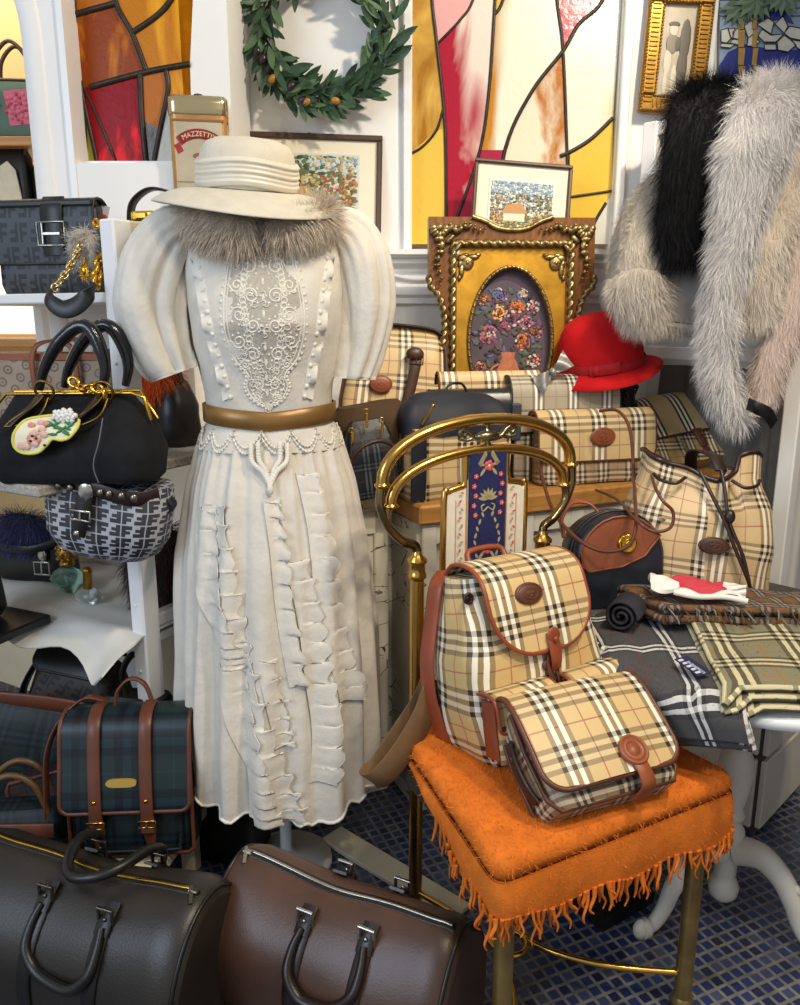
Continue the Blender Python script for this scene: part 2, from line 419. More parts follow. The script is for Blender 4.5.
# stained glass
def glass(name, c1, c2, d=(1, 0, 0), off=0, sc=3, ns=2.5, em=.1, rough=.2, sp=.4):
    t = NT(name); v = t.n('ShaderNodeVectorMath', operation='DOT_PRODUCT'); t.t.links.new(t.obj(), v.inputs[0]); v.inputs[1].default_value = d
    g = E(t, v.outputs['Value'])*sc+off; n = t.noise(ns, 4, .55, dist=1.2, stretch=(2.2, 2.2, .8))
    f = g+(n-.5)*2.4+.5
    c = t.ramp(f, (.25, srgb(c1)), (.75, srgb(c2)))
    t.bump(t.noise(60, 3, .6), .25, .004)
    return t.set(c, rough, 0, sp, Emission_Color=c, Emission_Strength=em)  # weak emission in the pane colour stands in for light from behind
def panes(name, Y, items, leads, parent, lead_m, pr=lambda p: p):
    b = MB(); mats = []
    for m, pts in items:
        if m not in mats: mats.append(m)
        b.poly([atY(u, v, Y) for u, v in pts], .008, (0, 1, 0), mats.index(m))
    b.build('glass', mats, parent)
    l = MB()
    for pts, wd in leads:
        P = spline([atY(u, v, Y-.002) for u, v in pts], 6) if len(pts) > 2 else [atY(u, v, Y-.002) for u, v in pts]
        l.tube(P, wd, 8)
    l.build('lead_came', lead_m, parent)
LEAD = mat('lead', '#3a332c', .45, .6, var=.3, vs=40)
gw = dict(
    amber=glass('amber_glass', '#a06a12', '#d9b055', (1, 0, 0), 0, 1), ylw=glass('yellow_glass', '#b98712', '#d9b648', (.5, 0, .5), -.9),
    pink=glass('pink_glass', '#a8475a', '#d8a09a', (0, 0, 1), -1, 1), red=glass('red_streaked_glass', '#a3162f', '#e2cdbd', (7, 0, 1.2), -3.75, 1.0),
    cream=glass('cream_glass', '#b87a1d', '#e2dcc4', (8, 0, 0), -2.35, 1.0), brown=glass('brown_streaked_glass', '#b0691c', '#ddd3b8', (-7, 0, 0), 3.25, 1.0),
    crim=glass('crimson_glass', '#9c1a2e', '#b8505a', (1, 0, 0), 0, 1), pale=glass('pale_yellow_glass', '#cdae3e', '#dfdac6', (-5, 0, 1), 1.5, 1.0),
    dred=glass('dark_red_glass', '#6e0f22', '#a02440', (1, 0, 0), 0, 1), grey=glass('grey_glass', '#a9aaa2', '#cfcdc0'))
W2 = thing('window_2', '', ''); del W2['label'], W2['category']; st(W2)
T = -60
panes('window_2', YB+.03, [
    (gw['amber'], [(408, T), (430, T), (432, 0), (437, 45), (445, 128), (436, 131), (410, 154)]),
    (gw['ylw'], [(410, 154), (436, 131), (445, 128), (446, 244), (410, 244)]),
    (gw['pink'], [(430, T), (490, T), (473, 0), (460, 20), (445, 36), (438, 43), (432, 0)]),
    (gw['red'], [(490, T), (498, T), (495, 0), (489, 90), (480, 150), (460, 210), (446, 244), (445, 128), (438, 43), (445, 36), (460, 20), (473, 0)]),
    (gw['amber'], [(498, T), (520, T), (503, 0), (495, 14)]),
    (gw['cream'], [(520, T), (553, T), (557, 0), (563, 51), (531, 93), (505, 150), (480, 150), (489, 90), (495, 14), (503, 0)]),
    (gw['brown'], [(563, 51), (567, 152), (569, 244), (490, 244), (505, 150), (531, 93)]),
    (gw['crim'], [(553, T), (625, T), (603, 0), (579, 24), (563, 51), (557, 0)]),
    (gw['pale'], [(625, T), (622, T+50), (613, 120), (591, 139), (570, 152), (567, 152), (563, 51), (579, 24), (603, 0)]),
    (gw['ylw'], [(570, 152), (591, 139), (613, 120), (612, 191), (570, 197)]),
    (gw['ylw'], [(570, 197), (612, 191), (606, 203), (595, 222), (588, 244), (569, 244)]),
    (gw['grey'], [(606, 203), (613, 191), (612, 244), (588, 244), (595, 222)]),
    (gw['dred'], [(460, 210), (480, 150), (505, 150), (490, 244), (446, 244)])],
    [([(430, T), (432, 0), (437, 45), (445, 128), (446, 244)], .005), ([(490, T), (473, 0), (460, 20), (445, 36), (438, 43)], .004),
     ([(498, T), (495, 0), (489, 90), (480, 150), (460, 210), (446, 244)], .005), ([(520, T), (503, 0), (495, 14)], .005),
     ([(553, T), (557, 0), (563, 51), (567, 152), (569, 244)], .005), ([(625, T), (603, 0), (579, 24), (563, 51), (531, 93), (505, 150), (490, 244)], .006),
     ([(613, 118), (591, 139), (570, 152), (560, 156)], .006), ([(570, 197), (612, 191)], .004), ([(606, 203), (595, 222), (588, 244)], .005),
     ([(410, 154), (422, 147), (436, 131), (443, 110)], .004)], W2, LEAD)
jb = MB()
for x in (xl-.012, xr+.014): jb.box((x, YB-.008, 2.2), (.028, .03, 1.42), .004)
jb.build('window_frame', GLOSSW, W2)
# left block: arch, pillar, sill and recessed window
lw = MB()
xa = atY(31, 140, YL)[0]; xw0, xw1 = atY(64, 100, YL)[0], atY(182, 160, YL)[0]; zs = atY(130, 163, YL)[2]; zsp = atY(22, 36, YL)[2]; zb = 1.0
def pillar(y0, y1, x0, x1, z0, z1): lw.box(((x0+x1)/2, (y0+y1)/2, (z0+z1)/2), (x1-x0, y1-y0, z1-z0))
pillar(YL, 2.75, xa+.045, xw0, 0, 2.9)                       # pillar left of the window
pillar(YL+.0, 2.42, xw0, xw1, 0, zs)                         # low wall under the window
pillar(2.345, 2.77, xw1-.01, wl, 0, 2.9)                     # panel right of the window
pillar(YL, 2.42, xw0, xw1, 2.62, 2.9)
arc = .34                                                    # arch over the alcove opening
ring = []
for k in range(17):
    a = R(90*k/16); ring.append((xa-arc+arc*math.cos(a), zsp+arc*math.sin(a)))
outl = ring+[(xa-arc, 2.9), (xa+.05, 2.9), (xa+.05, 0), (xa, 0)]
lw.poly([(x, YL+.012, z) for x, z in outl], .5, (0, 1, 0))
mould = [(xa+.028, YL+.004, 0)]+[(xa+.028, YL+.004, z) for z in np.linspace(.2, zsp, 6)]+[(xa-arc+(arc+.028)*math.cos(R(a)), YL+.004, zsp+(arc+.028)*math.sin(R(a))) for a in range(8, 91, 8)]
lw.ribbon(mould, .055, .02, np.array([(1, 0, 0)]*7+[(math.cos(R(a)), 0, math.sin(R(a))) for a in range(8, 91, 8)]))
lw.box((-2.0, 2.9, 1.45), (.1, 1.4, 2.9))                    # alcove far side
st(lw.build('wall_left', WHITE))
sh = MB(); sh.box(((xw1+wl)/2+.02, 2.35, 1.50), (wl-xw1+.1, .32, .05), .004); st(sh.build('trim_3', GLOSSW))
W1 = thing('window_1', '', ''); del W1['label'], W1['category']; st(W1)
lg = dict(a=glass('orange_amber_glass', '#7a3408', '#cf8418', (1.5, 0, .8), -1, 1.6, 3, .3, .3, .15), b=glass('gold_glass', '#a8660c', '#d99a22', (1, 0, 0), .5, 1, 3, .3, .3, .15),
    r=glass('ruby_glass', '#6d050c', '#d0141a', (.5, 0, -4), 7.2, 1.0, 5, .6, .3, .12), o=glass('rust_glass', '#6a250c', '#a8601a', (1, 0, 1), 0, 1, 3, .15, .3, .15), d=glass('smoky_glass', '#4a3c2c', '#6b5a3f'),
    w=glass('opal_glass', '#b6b5a6', '#d6d3c2'), y=glass('lime_yellow_glass', '#9a8a1e', '#c3b23a'))
YW = 2.345
panes('window_1', YW, [
    (lg['o'], [(50, -70), (100, -70), (115, 0), (116, 3), (70, 15), (55,15)]), (lg['b'], [(100, -70), (190, -70), (171, 0), (132, 33), (115, 0)]),
    (lg['a'], [(72, 15), (116, 3), (132, 33), (146, 70), (90, 87), (81, 93)]), (lg['b'], [(190, -70), (196, -70), (190, 64), (146, 70), (132, 33), (171, 0)]),
    (lg['r'], [(90, 87), (140, 75), (142, 120), (147, 172), (120, 172), (103, 130), (84, 88)]), (lg['o'], [(140, 75), (146, 72), (166, 71), (168, 90), (160, 130), (142, 120)]),
    (lg['d'], [(142, 120), (160, 130), (152, 172), (147, 172)]), (lg['b'], [(166, 71), (190, 64), (192, 130), (176, 130), (168, 90)]), (lg['w'], [(168, 100), (180, 172), (152, 172), (160, 130)]),
    (lg['b'], [(168, 90), (176, 130), (192, 130), (192, 172), (180, 172), (168, 100)]), (lg['r'], [(84, 88), (103, 130), (120, 172), (99, 172), (81, 93)]), (lg['y'], [(55, 15), (72, 15), (81, 93), (99, 172), (70, 174)])],
    [([(72, 15), (116, 3)], .008), ([(100, -70), (115, 0), (132, 33), (146, 70)], .007), ([(190, -70), (171, 0), (132, 33)], .008), ([(190, 64), (146, 72), (90, 87)], .008), ([(140, 75), (142, 120), (147, 172)], .008),
     ([(166, 71), (168, 90), (160, 130), (152, 172)], .007), ([(84, 88), (103, 130), (120, 172)], .004), ([(81, 90), (90, 130), (99, 172)], .006), ([(72, -60), (76, 60), (82, 95), (86, 172)], .007), ([(168, 90), (180, 172)], .004)], W1, LEAD)
wf = MB(); wf.box((xw0+.008, 2.3, 2.2), (.016, .11, 1.3)); wf.box(((xw0+xw1)/2, 2.32, zs+.006), (xw1-xw0, .06, .012)); wf.build('window_sill', GLOSSW, W1)
# alcove behind the arch: lit back wall
al = MB(); al.box((-1.5, 3.3, 1.45), (1.6, .06, 2.9)); st(al.build('wall_rear', mat('warm_wall_paint', '#dcbc84', .7)))
# right side wall and far side behind the rack
rw = MB(); rw.box((2.15, 1.4, 1.45), (.1, 3.2, 2.9)); st(rw.build('wall_right', mat('brown_wall_paint', '#6e6153', .7, var=.15, vs=4)))
# ------------------------------------------------------------------ materials shared by the furniture
BRASS = mat('brass_tube', '#cfa254', .24, 1, var=.22, vs=7)
DBRASS = mat('aged_brass', '#a08653', .36, .8, var=.35, vs=12)
BRONZE = mat('bronze_tube', '#8d7853', .24, 1, var=.2, vs=9)
OAK = mat('oak_plank', '#b07c3c', .45, var=.28, vs=9, bump=.3, bs=60, stretch=(.25, 5, 5))
t = NT('crackled_white_paint')
vo = t.n('ShaderNodeTexVoronoi', feature='DISTANCE_TO_EDGE'); vo.inputs['Scale'].default_value = 7
mp = t.n('ShaderNodeMapping'); mp.inputs['Scale'].default_value = (1.3, 1.3, 2.4)
t.t.links.new(t.obj(), mp.inputs[0]); t.t.links.new(mp.outputs[0], vo.inputs['Vector'])
cr = E(t, vo.outputs[0]); pn = t.noise(6, 4); worn = cr.lt(.012)*pn.gt(.5); patch = t.noise(9, 5, .65, stretch=(1, 1, 2.2)).gt(.66)
CRACK = t.set(t.mix(worn.max(patch*.85), t.ramp(t.noise(4, 3), (.3, srgb('#c9c2b0')), (.7, srgb('#e2dccd'))), srgb('#4d4234')), .5)
# ------------------------------------------------------------------ brass chair
CH = thing('brass_chair', 'brass tube chair with double arched back under the orange blanket', 'chair', (.25, 1.375, 0), (0, 0, R(28.4)))
BC = .028
for sx in (-1, 1):
    b = MB(); b.tube([(sx*.155+BC, .22, 0), (sx*.155+BC, .22, .80)], .0145, 14)
    b.lathe([(.0145, .79), (.019, .795), (.019, .802), (.0165, .806), (.0165, .822), (.02, .826), (.02, .832), (.011, .84), (.009, .85)], 16, (sx*.155+BC, .22, 0))
    b.lathe([(0, 0), (.019, .0), (.019, .02), (.0145, .026)], 14, (sx*.155+BC, .22, 0)); b.build('leg', BRASS, CH)
    b = MB(); b.tube([(sx*.215, -.22, 0), (sx*.215, -.22, .44)], .0165, 14); b.lathe([(0, 0), (.021, 0), (.021, .018), (.0165, .026)], 14, (sx*.215, -.22, 0)); b.build('leg', DBRASS, CH)
b = MB(); b.loft([[(x, y, z) for x, y in [(-.235, -.235), (.235, -.235), (.205, .2), (-.205, .2)]] for z in (.425, .455)], smooth=False); b.build('seat', mat('dark_seat_fabric', '#2b2118', .8), CH)
fr = [(-.225, -.23, .42), (.225, -.23, .42), (.16+BC, .22, .42), (-.16+BC, .22, .42)]
b = MB(); b.tube(fr, .011, 8, closed=True); b.build('seat_frame', BRASS, CH)
def scroll(sx, o):   # bronze curl from the post top out to the hoop ends
    p = spline([(sx*.155, .22, .845), (sx*.16, .222, .86), (sx*.185, .225, .872), (sx*.212, .226, .90), (sx*(.232-o*.3), .226, .945-o*.6), (sx*(.23-o*.35), .226, .985-o)], 8)
    return p+V3(BC, 0, 0)
for o in (0, .042):
    hw = .228-o*.42; zt = 1.098-o*1.45; zb_ = .985-o
    for sx in (-1, 1): b = MB(); b.tube(scroll(sx, o), .0095, 10); b.build('scroll', BRONZE, CH)
    arc_ = [(BC-hw*math.cos(PI*k/28), .226, zb_+(zt-zb_)*math.sin(PI*k/28)**.85) for k in range(29)]
    b = MB(); b.tube(arc_, .0118 if o == 0 else .0105, 12)
    for sx in (0, -1): 
        p, q = arc_[sx], arc_[1 if sx == 0 else -2]; d = V3(*q)-V3(*p)
        for k2, rr_ in ((0, .0145), (.006, .0165), (.014, .014)):
            c0 = V3(*p)+d*(k2/.02)*.3; b.ell(c0, (rr_, rr_, .006), 10)
    b.build('back_hoop', BRASS, CH)
b = MB()                                                     # crest between the hoops: urn and leafy scrolls
cx = BC+.01
b.lathe([(0, 0), (.009, .002), (.006, .007), (.024, .013), (.029, .022), (.018, .027), (.008, .03), (.004, .036), (.006, .04), (0, .046)], 14, (cx, .226, 1.045), sy=.5)
for sx in (-1, 1):
    p = spline([(cx+sx*.012, .226, 1.058), (cx+sx*.032, .226, 1.062), (cx+sx*.046, .226, 1.076), (cx+sx*.06, .226, 1.082), (cx+sx*.066, .226, 1.073), (cx+sx*.057, .226, 1.067), (cx+sx*.052, .226, 1.073)], 6)
    b.tube(p, [.0065-.0035*i/len(p) for i in range(len(p))], 8)
    p = spline([(cx+sx*.03, .226, 1.064), (cx+sx*.05, .226, 1.058), (cx+sx*.068, .226, 1.062)], 6); b.tube(p, [.005-.003*i/len(p) for i in range(len(p))], 8)
b.tube([(cx, .226, 1.052), (cx, .226, 1.028)], .005, 8)
b.build('crest', mat('antique_silver_brass', '#8a8468', .3, 1), CH)
# padded back panel
pc = BC+.008
out = [(-.05, .965), (-.05, 1.03), (.05, 1.03), (.05, .965), (.085, .962), (.096, .95), (.096, .70), (.085, .685), (-.085, .685), (-.096, .70), (-.096, .95), (-.085, .962)]
b = MB(); b.poly([(x+pc, .222, z) for x, z in out if True], .02, (0, 1, 0)); pad = b.build('back_pad', mat('cream_brocade', '#e0d8c4', .75, var=.05, vs=60, bump=.3, bs=500), CH)
b = MB(); b.tube([(x+pc, .226, z) for x, z in spline([(*p, 0) for p in [(-.05, 1.03), (-.05, .985), (-.053, .968), (-.07, .964), (-.09, .958), (-.099, .94), (-.099, .71), (-.085, .683), (.085, .683), (.099, .71), (.099, .94), (.09, .958), (.07, .964), (.053, .968), (.05, .985), (.05, 1.03)]], 4)[:, :2]], .0068, 8); b.build('pad_frame', BRASS, CH)
b = MB(); b.box((pc, .2195, .86), (.088, .005, .345)); navy = b.build('navy_band', mat('navy_brocade', '#1b2152', .7, var=.3, vs=120, bump=.4, bs=600), pad)
b = MB(); y = .216
def leaf(c, a, L, w, m):
    ca, sa = math.cos(a), math.sin(a); pts = [(-L/2, 0), (-L/5, w/2), (L/5, w/2), (L/2, 0), (L/5, -w/2), (-L/5, -w/2)]
    b.poly([(c[0]+p*ca-q*sa, y, c[1]+p*sa+q*ca) for p, q in pts], .0015, (0, 1, 0), m)
def flower(c, r, m):
    for k in range(5): a = 2*PI*k/5; b.ell((c[0]+r*.6*math.cos(a), y, c[1]+r*.6*math.sin(a)), (r*.5, .0015, r*.5), 8, m=m)
    b.ell((c[0], y-.001, c[1]), (r*.3, .0015, r*.3), 6, m=2)
for zc in (1.005, .83):
    flower((pc, zc), .011, 1)
    for sx in (-1, 1): leaf((pc+sx*.014, zc-.012), sx*-.9, .022, .006, 0); leaf((pc+sx*.018, zc+.004), sx*.3, .018, .006, 0)
for sx in (-1, 1):
    for k in range(9):
        a = k/8; leaf((pc+sx*(.012+.018*math.sin(PI*a)), .905-.115*a+.0), sx*(1.9 if k % 2 else 1.2), .013, .005, 0)
    for k in range(8):
        a = k/7; leaf((pc+sx*(.008+.013*(1-a)), 1.03-.02*(1-a)), sx*1.2, .012, .005, 0)
    for k in range(5): flower((pc+sx*(.030+.004*(k % 2)), .985-.02*k), .0055, 1)
for k in range(7): a = R(90+(k-3)*26); leaf((pc+.013*math.cos(a), .935+.013*math.sin(a)), a, .024, .006, 0)
for sx in (-1, 1): b.tube(spline([(pc, y, .92), (pc+sx*.012, y, .912), (pc+sx*.016, y, .922), (pc+sx*.009, y, .926)], 5), .0016, 6)
for sx in (-1, 1):
    for k in range(16):
        leaf((pc+sx*(.062+.004*(k % 2)), 0.955-.017*k), k*1.1, .009, .004, 1 if k % 2 else 3)
    b.box((pc+sx*.0485, .2205, .84), (.002, .003, .28), m=3); b.box((pc+sx*.074, .2215, .81), (.0012, .002, .26), m=3)
b.build('embroidery', [mat('gold_thread', '#a89a72', .6), mat('coral_thread', '#d0555a', .7), mat('pale_yellow_thread', '#e5cf7a', .7), mat('tan_thread', '#b98a62', .7)], navy)
b = MB()
for sx, ctl in ((1, [(.215, -.22), (.08, -.12), (.0, .0), (.04, .13), (.155+BC, .22)]), (-1, [(-.215, -.22), (-.11, -.12), (-.068, .0), (-.09, .12), (-.155+BC, .22)])):
    b.tube(spline([(x, y, .075) for x, y in ctl], 8), .0065, 8)
rg = [(-.034+.033*math.cos(2*PI*k/20), .033*math.sin(2*PI*k/20), .075) for k in range(20)]; b.tube(rg, .0065, 8, closed=True)
b.build('stretcher', BRASS, CH)
# ------------------------------------------------------------------ orange mohair blanket folded over the seat
OR = mat('orange_mohair', '#da7426', .9, 0, .2, .14, 30, .5, 300, .003)
ORH = mat('orange_mohair_hair', '#e07e2e', .9, 0, .15, .18, 60)
BL = thing('blanket', 'folded orange mohair blanket with fringed edge on the brass chair seat', 'blanket', CH.location, CH.rotation_euler)
def outline(o=0, n=10):
    c = [(-.185-o, .16), (-.252-o, -.25-o), (.247+o, -.25-o), (.205+o, .19)]; r = [.03, .035, .03, .03]; pts = []
    for i in range(4):
        p, q, s_ = V3(*c[i-1], 0), V3(*c[i], 0), V3(*c[(i+1) % 4], 0); a = (p-q)/np.linalg.norm(p-q); d = (s_-q)/np.linalg.norm(s_-q)
        for k in range(n+1):
            t_ = k/n; pts.append((q+a*r[i]*(1-t_)**2+d*r[i]*t_**2)[:2])
    out = []
    for i in range(len(pts)):
        p, q = pts[i], pts[(i+1) % len(pts)]; L = np.linalg.norm(q-p); k = max(1, int(L/.015))
        for j in range(k): out.append(p+(q-p)*j/k)
    return out
def slab(b, o, z0, z1, e=.012):
    O = outline(o); c = np.mean(O, 0); secs = []
    for k, (s_, z) in enumerate([(e, z0), (e*.3, z0+e*.3), (0, z0+e), (0, z1-e), (e*.3, z1-e*.3), (e, z1), (.05, z1+.003), (.12, z1+.002)]):
        secs.append([(*(p+(c-p)/np.linalg.norm(c-p)*s_), z+.004*noise.noise(Vector((p[0]*9, p[1]*9, z*9)))) for p in O])
    b.loft(secs); return b
b = MB(); slab(b, .010, .470, .512, .018); b.fur(9000, .013, .0009, (0, 0, .0), .8, 1, .2, jit=.6); b.build('top_fold', [OR, ORH], BL)
b = MB(); O = outline(.004); k0 = int(len(O)*.0)
# lower layer: flat part then a drop that hangs over front and sides
slab(b, .0, .457, .479, .008)
O2 = outline(.012, 6); M_ = len(O2)
def drop(p):
    fr_ = 1/(1+math.exp((p[1]+.19)*60)); lf = 1/(1+math.exp((p[0]+.17)*50))*max(0, min(1, (.2-p[1])/.38))
    d = max((.066+.022*(p[0]+.25)/.5)*fr_, .055*lf, .05*(p[0] > .19)*max(0, min(1, (.1-p[1])/.3))); return max(d, .012)
rows = []
for k in range(8):
    a = k/7; row = []
    for i, p in enumerate(O2):
        d = drop(p)*(1+.10*math.sin(p[0]*38+p[1]*22)); c = np.array([0, -.03]); dr = (p-c)/np.linalg.norm(p-c)
        w_ = .006*math.sin(a*PI*.8)+.004*math.sin(i*.55)*a; row.append((*(p+dr*w_), .474-d*a))
    rows.append(row)
G = np.array(rows); b.grid(G.transpose(1, 0, 2), closed_u=True); b.grid(G.transpose(1, 0, 2)*V3(.985, .985, 1), closed_u=True, flip=True)
b.fur(7000, .012, .0009, (0, 0, -.4), .6, 1, .3, jit=.5); b.build('hanging_layer', [OR, ORH], BL)
b = MB(); rnd = random.Random(3)
for i, p in enumerate(rows[-1]):
    if drop(O2[i]) < .03 : continue
    for q in range(2):
        if rnd.random() < .12: continue
        L = rnd.uniform(.028, .06); sx, sy = rnd.uniform(-.014, .014), rnd.uniform(-.01, .01); pp = V3(*p)+V3(rnd.uniform(-.007, .007), rnd.uniform(-.002, .002), .004)
        P = spline([pp, pp+V3(sx*.2, sy*.5, -L*.4), pp+V3(sx*1.1, sy, -L*.75), pp+V3(sx*.7+rnd.uniform(-.006, .006), sy, -L)], 4)
        b.tube(P, np.linspace(.0038, .0012, len(P))*rnd.uniform(.7, 1.3), 6)
b.build('fringe', OR, BL, kind='stuff')
# ------------------------------------------------------------------ painted bench with an oak top
BX, BYW = (.012, 1.86), R(24)
def onb(x, y, z=.85): return (BX[0]+x*math.cos(BYW)-y*math.sin(BYW), BX[1]+x*math.sin(BYW)+y*math.cos(BYW), z)
BN = thing('display_bench', 'old white crackle painted cabinet bench with a thick oak top holding plaid bags', 'bench', (*BX, 0), (0, 0, BYW))
b = MB(); b.box((.55, .135, .825), (1.02, .27, .05), .006)
for k in range(6): b.ell((.044, .03+.045*k, .825), (.006, .02, .012), 6)
b.build('top', OAK, BN)
b = MB(); b.box((.54, .15, .42), (.96, .23, .76)); b.box((.54, .15, .02), (.98, .25, .04)); b.build('body', CRACK, BN)
b = MB()
for z in (.77, .62, .1): b.box((.54, .028, z), (.96, .018, .055 if z != .1 else .09), .003)
for x in (.075, .2, .36, .52, .68, .84, 1.0): b.box((x, .026, .42), (.04, .022, .74), .003)
for y in (.05, .24): b.box((.058, y, .42), (.022, .035, .76), .003)
for z in (.77, .08): b.box((.058, .15, z), (.02, .2, .05), .003)
b.build('panel_frame', CRACK, BN)
# ------------------------------------------------------------------ left white shelf unit
SHO, SHW = (-.585, 1.73), R(-29.4)
def onsh(x, y, z): return (SHO[0]+x*math.cos(SHW)-y*math.sin(SHW), SHO[1]+x*math.sin(SHW)+y*math.cos(SHW), z)
SU = thing('shelf_unit', 'white wooden shelf unit at the left, stacked with designer bags', 'shelf', (*SHO, 0), (0, 0, SHW))
SU['label'] = 'white wooden shelf unit at the left, stacked with handbags'
for x, y in ((0, 0), (0, .36), (-.72, 0), (-.72, .36)):
    b = MB(); b.box((x, y, .745), (.042, .05, 1.49), .004)
    if (x, y) == (0, 0):
        for z in (1.2, .66, .5): b.ell((.0, -.027, z), (.004, .003, .004), 8)
    b.build('post', GLOSSW, SU)
SPK = mat('speckled_board', '#a39d92', .6, var=.35, vs=160)
for z, m in ((1.335, GLOSSW), (.965, SPK), (.565, GLOSSW)):
    b = MB(); b.box((-.36, .18, z), (.74, .40, .022), .003); b.build('shelf_board', m, SU)
b = MB(); b.box((0, .18, 1.47), (.038, .32, .04), .003); b.box((-.36, .36, 1.47), (.7, .03, .04), .003); b.build('top_rail', CREAMP, SU)
b = MB(); b.box((-.60, .392, .29), (1.22, .015, .54)); b.build('back_panel', CREAMP, SU)
b = MB(); b.box((0, .18, .61), (.03, .32, .03), .003); b.build('side_rail', GLOSSW, SU)
# low plinth that carries the tartan bags
PL = thing('plinth', 'low pale wooden plinth under the tartan backpacks', 'bench', (-.73, 1.63, 0), (0, 0, R(-12)))
b = MB(); b.box((-.06, 0, .145), (.62, .24, .025), .004); b.build('top', CREAMP, PL)
for x in (-.33, .215):
    for y in (-.09, .09): b = MB(); b.box((x, y, .066), (.035, .035, .132), .003); b.build('leg', CREAMP, PL)
# ------------------------------------------------------------------ right white rack the furs hang on
RKO = V3(1.06, 2.15, 0); RKW = math.atan2(.73, -.68)
RK = thing('garment_rack', 'tall white wooden rack behind the fur coat at the right', 'rack', RKO, (0, 0, RKW))
for x, y in ((0, 0), (.478, 0), (0, -.36), (.478, -.36)):
    b = MB(); b.box((x, y, .92), (.045, .045, 1.84), .004); b.build('post', GLOSSW, RK)
for z in (1.82, 1.19, .3):
    b = MB()
    for y in (0, -.36): b.box((.239, y, z), (.434, .03, .036), .003)
    for x in (0, .478): b.box((x, -.18, z), (.03, .316, .036), .003)
    b.build('rail', GLOSSW, RK)
# ------------------------------------------------------------------ round white pedestal table
TC = V3(.72, 1.54, 0)
RT = thing('pedestal_table', 'round white table on a turned pedestal with curved carved feet, under the scarves', 'table', TC)
TW = mat('white_table_paint', '#ddd7c8', .4, var=.06, vs=8)
b = MB(); b.lathe([(0, .607), (.24, .607), (.315, .612), (.33, .62), (.333, .630), (.33, .638), (.32, .64), (0, .64)], 48); b.build('top', GLOSSW, RT)
b = MB(); b.lathe([(.0, .03), (.018, .032), (.03, .046), (.033, .065), (.027, .082), (.021, .09), (.024, .098), (.024, .17), (.03, .178), (.034, .195), (.031, .21), (.024, .222), (.022, .235), (.028, .24), (.03, .247), (.024, .255), (.023, .262), (.030, .29), (.036, .33), (.037, .355), (.033, .385), (.025, .402), (.027, .408), (.034, .415), (.034, .424), (.026, .432), (.0225, .445), (.024, .52), (.04, .58), (.06, .607)], 28); b.build('pedestal', TW, RT)
for ang in (203, -46, 80):
    b = MB(); P = spline([(.02, 0, .165), (.07, 0, .175), (.115, 0, .15), (.145, 0, .105), (.165, 0, .06), (.19, 0, .03), (.222, 0, .024)], 6); k = len(P)
    rad = [.034-.017*math.sin(PI*.5*i/k)+.006*(i > k-5) for i in range(k)]
    b.tube(P, rad, 12, sq=1.0); b.ell((.224, 0, .026), (.02, .019, .024), 10)
    P2 = P*V3(1, 1, 1)+V3(0, 0, 0)
    for sy in (-1, 1): b.tube([(p[0]-.002, sy*rad[i]*.78, p[2]+rad[i]*.35) for i, p in enumerate(P)][4:-6], .0045, 6)
    b.ell((.15, 0, .138), (.013, .012, .008), 8, (0, .9, 0))
    b.fn(lambda p: V3(p[0], p[1]*.78, p[2])); b.build('leg', TW, RT, rot=(0, 0, R(ang)))
# ------------------------------------------------------------------ white drawer chest behind the table
CT = thing('drawer_chest', 'plain white drawer cabinet on the tiled floor behind the round table', 'cabinet', (.91, 1.80, 0), (0, 0, R(45)))
DW = mat('white_laminate', '#dcd7ca', .45)
b = MB(); b.box((.15, .15, .29), (.294, .294, .58), .003); b.build('body', mat('grey_carcass', '#4a463f', .6), CT)
for k, (z0, z1) in enumerate(((.02, .21), (.225, .40), (.415, .575))):
    b = MB(); b.box((.15, .0, (z0+z1)/2), (.296, .016, z1-z0), .003); b.build('drawer_front', DW, CT)
    b = MB(); b.box((.0, .15, (z0+z1)/2), (.016, .27, z1-z0), .002); b.build('side_panel', DW, CT)
# black tapered box under the chair
b = MB(); secs = []
for z, h in ((0, .082), (.03, .084), (.032, .077), (.2, .1), (.205, .106), (.23, .106), (.231, .095)): secs.append([(x*h, y*h, z) for x, y in ((-1, -1), (1, -1), (1, 1), (-1, 1))])
b.loft(secs, smooth=False); o = b.build('planter_box', mat('black_painted_wood', '#15130f', .5, var=.3, vs=20), None, (.462, 1.585, 0), (0, 0, R(33)))
tag(o, 'small black tapered box on the tiled floor under the chair', 'box')
# ------------------------------------------------------------------ bag helpers
HAY = plaid('tan_check_canvas', '#cfb077', '#241a14', '#efe7d2', '#a8503f', P=.1, w=.088, dv=.5, wv=.9, wh=.3)
HAYF = plaid('tan_check_flap', '#d6b780', '#241a14', '#f2ead6', '#9c4c3e', P=.102, w=.085, dv=.5, wv=.9, wh=.12, off=(.05, .3))
HAYG = plaid('faded_check_side', '#a88f6b', '#41342a', '#d8cbb4', '#8a5648', P=.085, w=.085, dv=.5, wv=.7, wh=.4)
HAYR = plaid('tan_check_slant', '#cfaf7c', '#241a14', '#ece3d0', '#90503f', P=.12, w=.07, rot=R(12), dv=.5, wv=.85, wh=.3)
HAYW = plaid('tan_check_wide', '#d2b480', '#2a2019', '#efe6d2', '#9b6555', P=.12, w=.075, dv=.5, wv=.85, wh=.15)
GREYP = plaid('grey_check_canvas', '#a89d88', '#2c2722', '#ece7da', '#8c7668', P=.1, w=.07, dv=.45, wv=.95, wh=.15)
TAN = leather('tan_leather', '#8a4a2a', .4); DTAN = leather('dark_tan_leather', '#5f3422', .42); BRN = leather('brown_leather', '#44281b', .42)
RUST = leather('rust_leather', '#8e4326', .38); DKBR = leather('dark_brown_leather', '#2c1a13', .35)
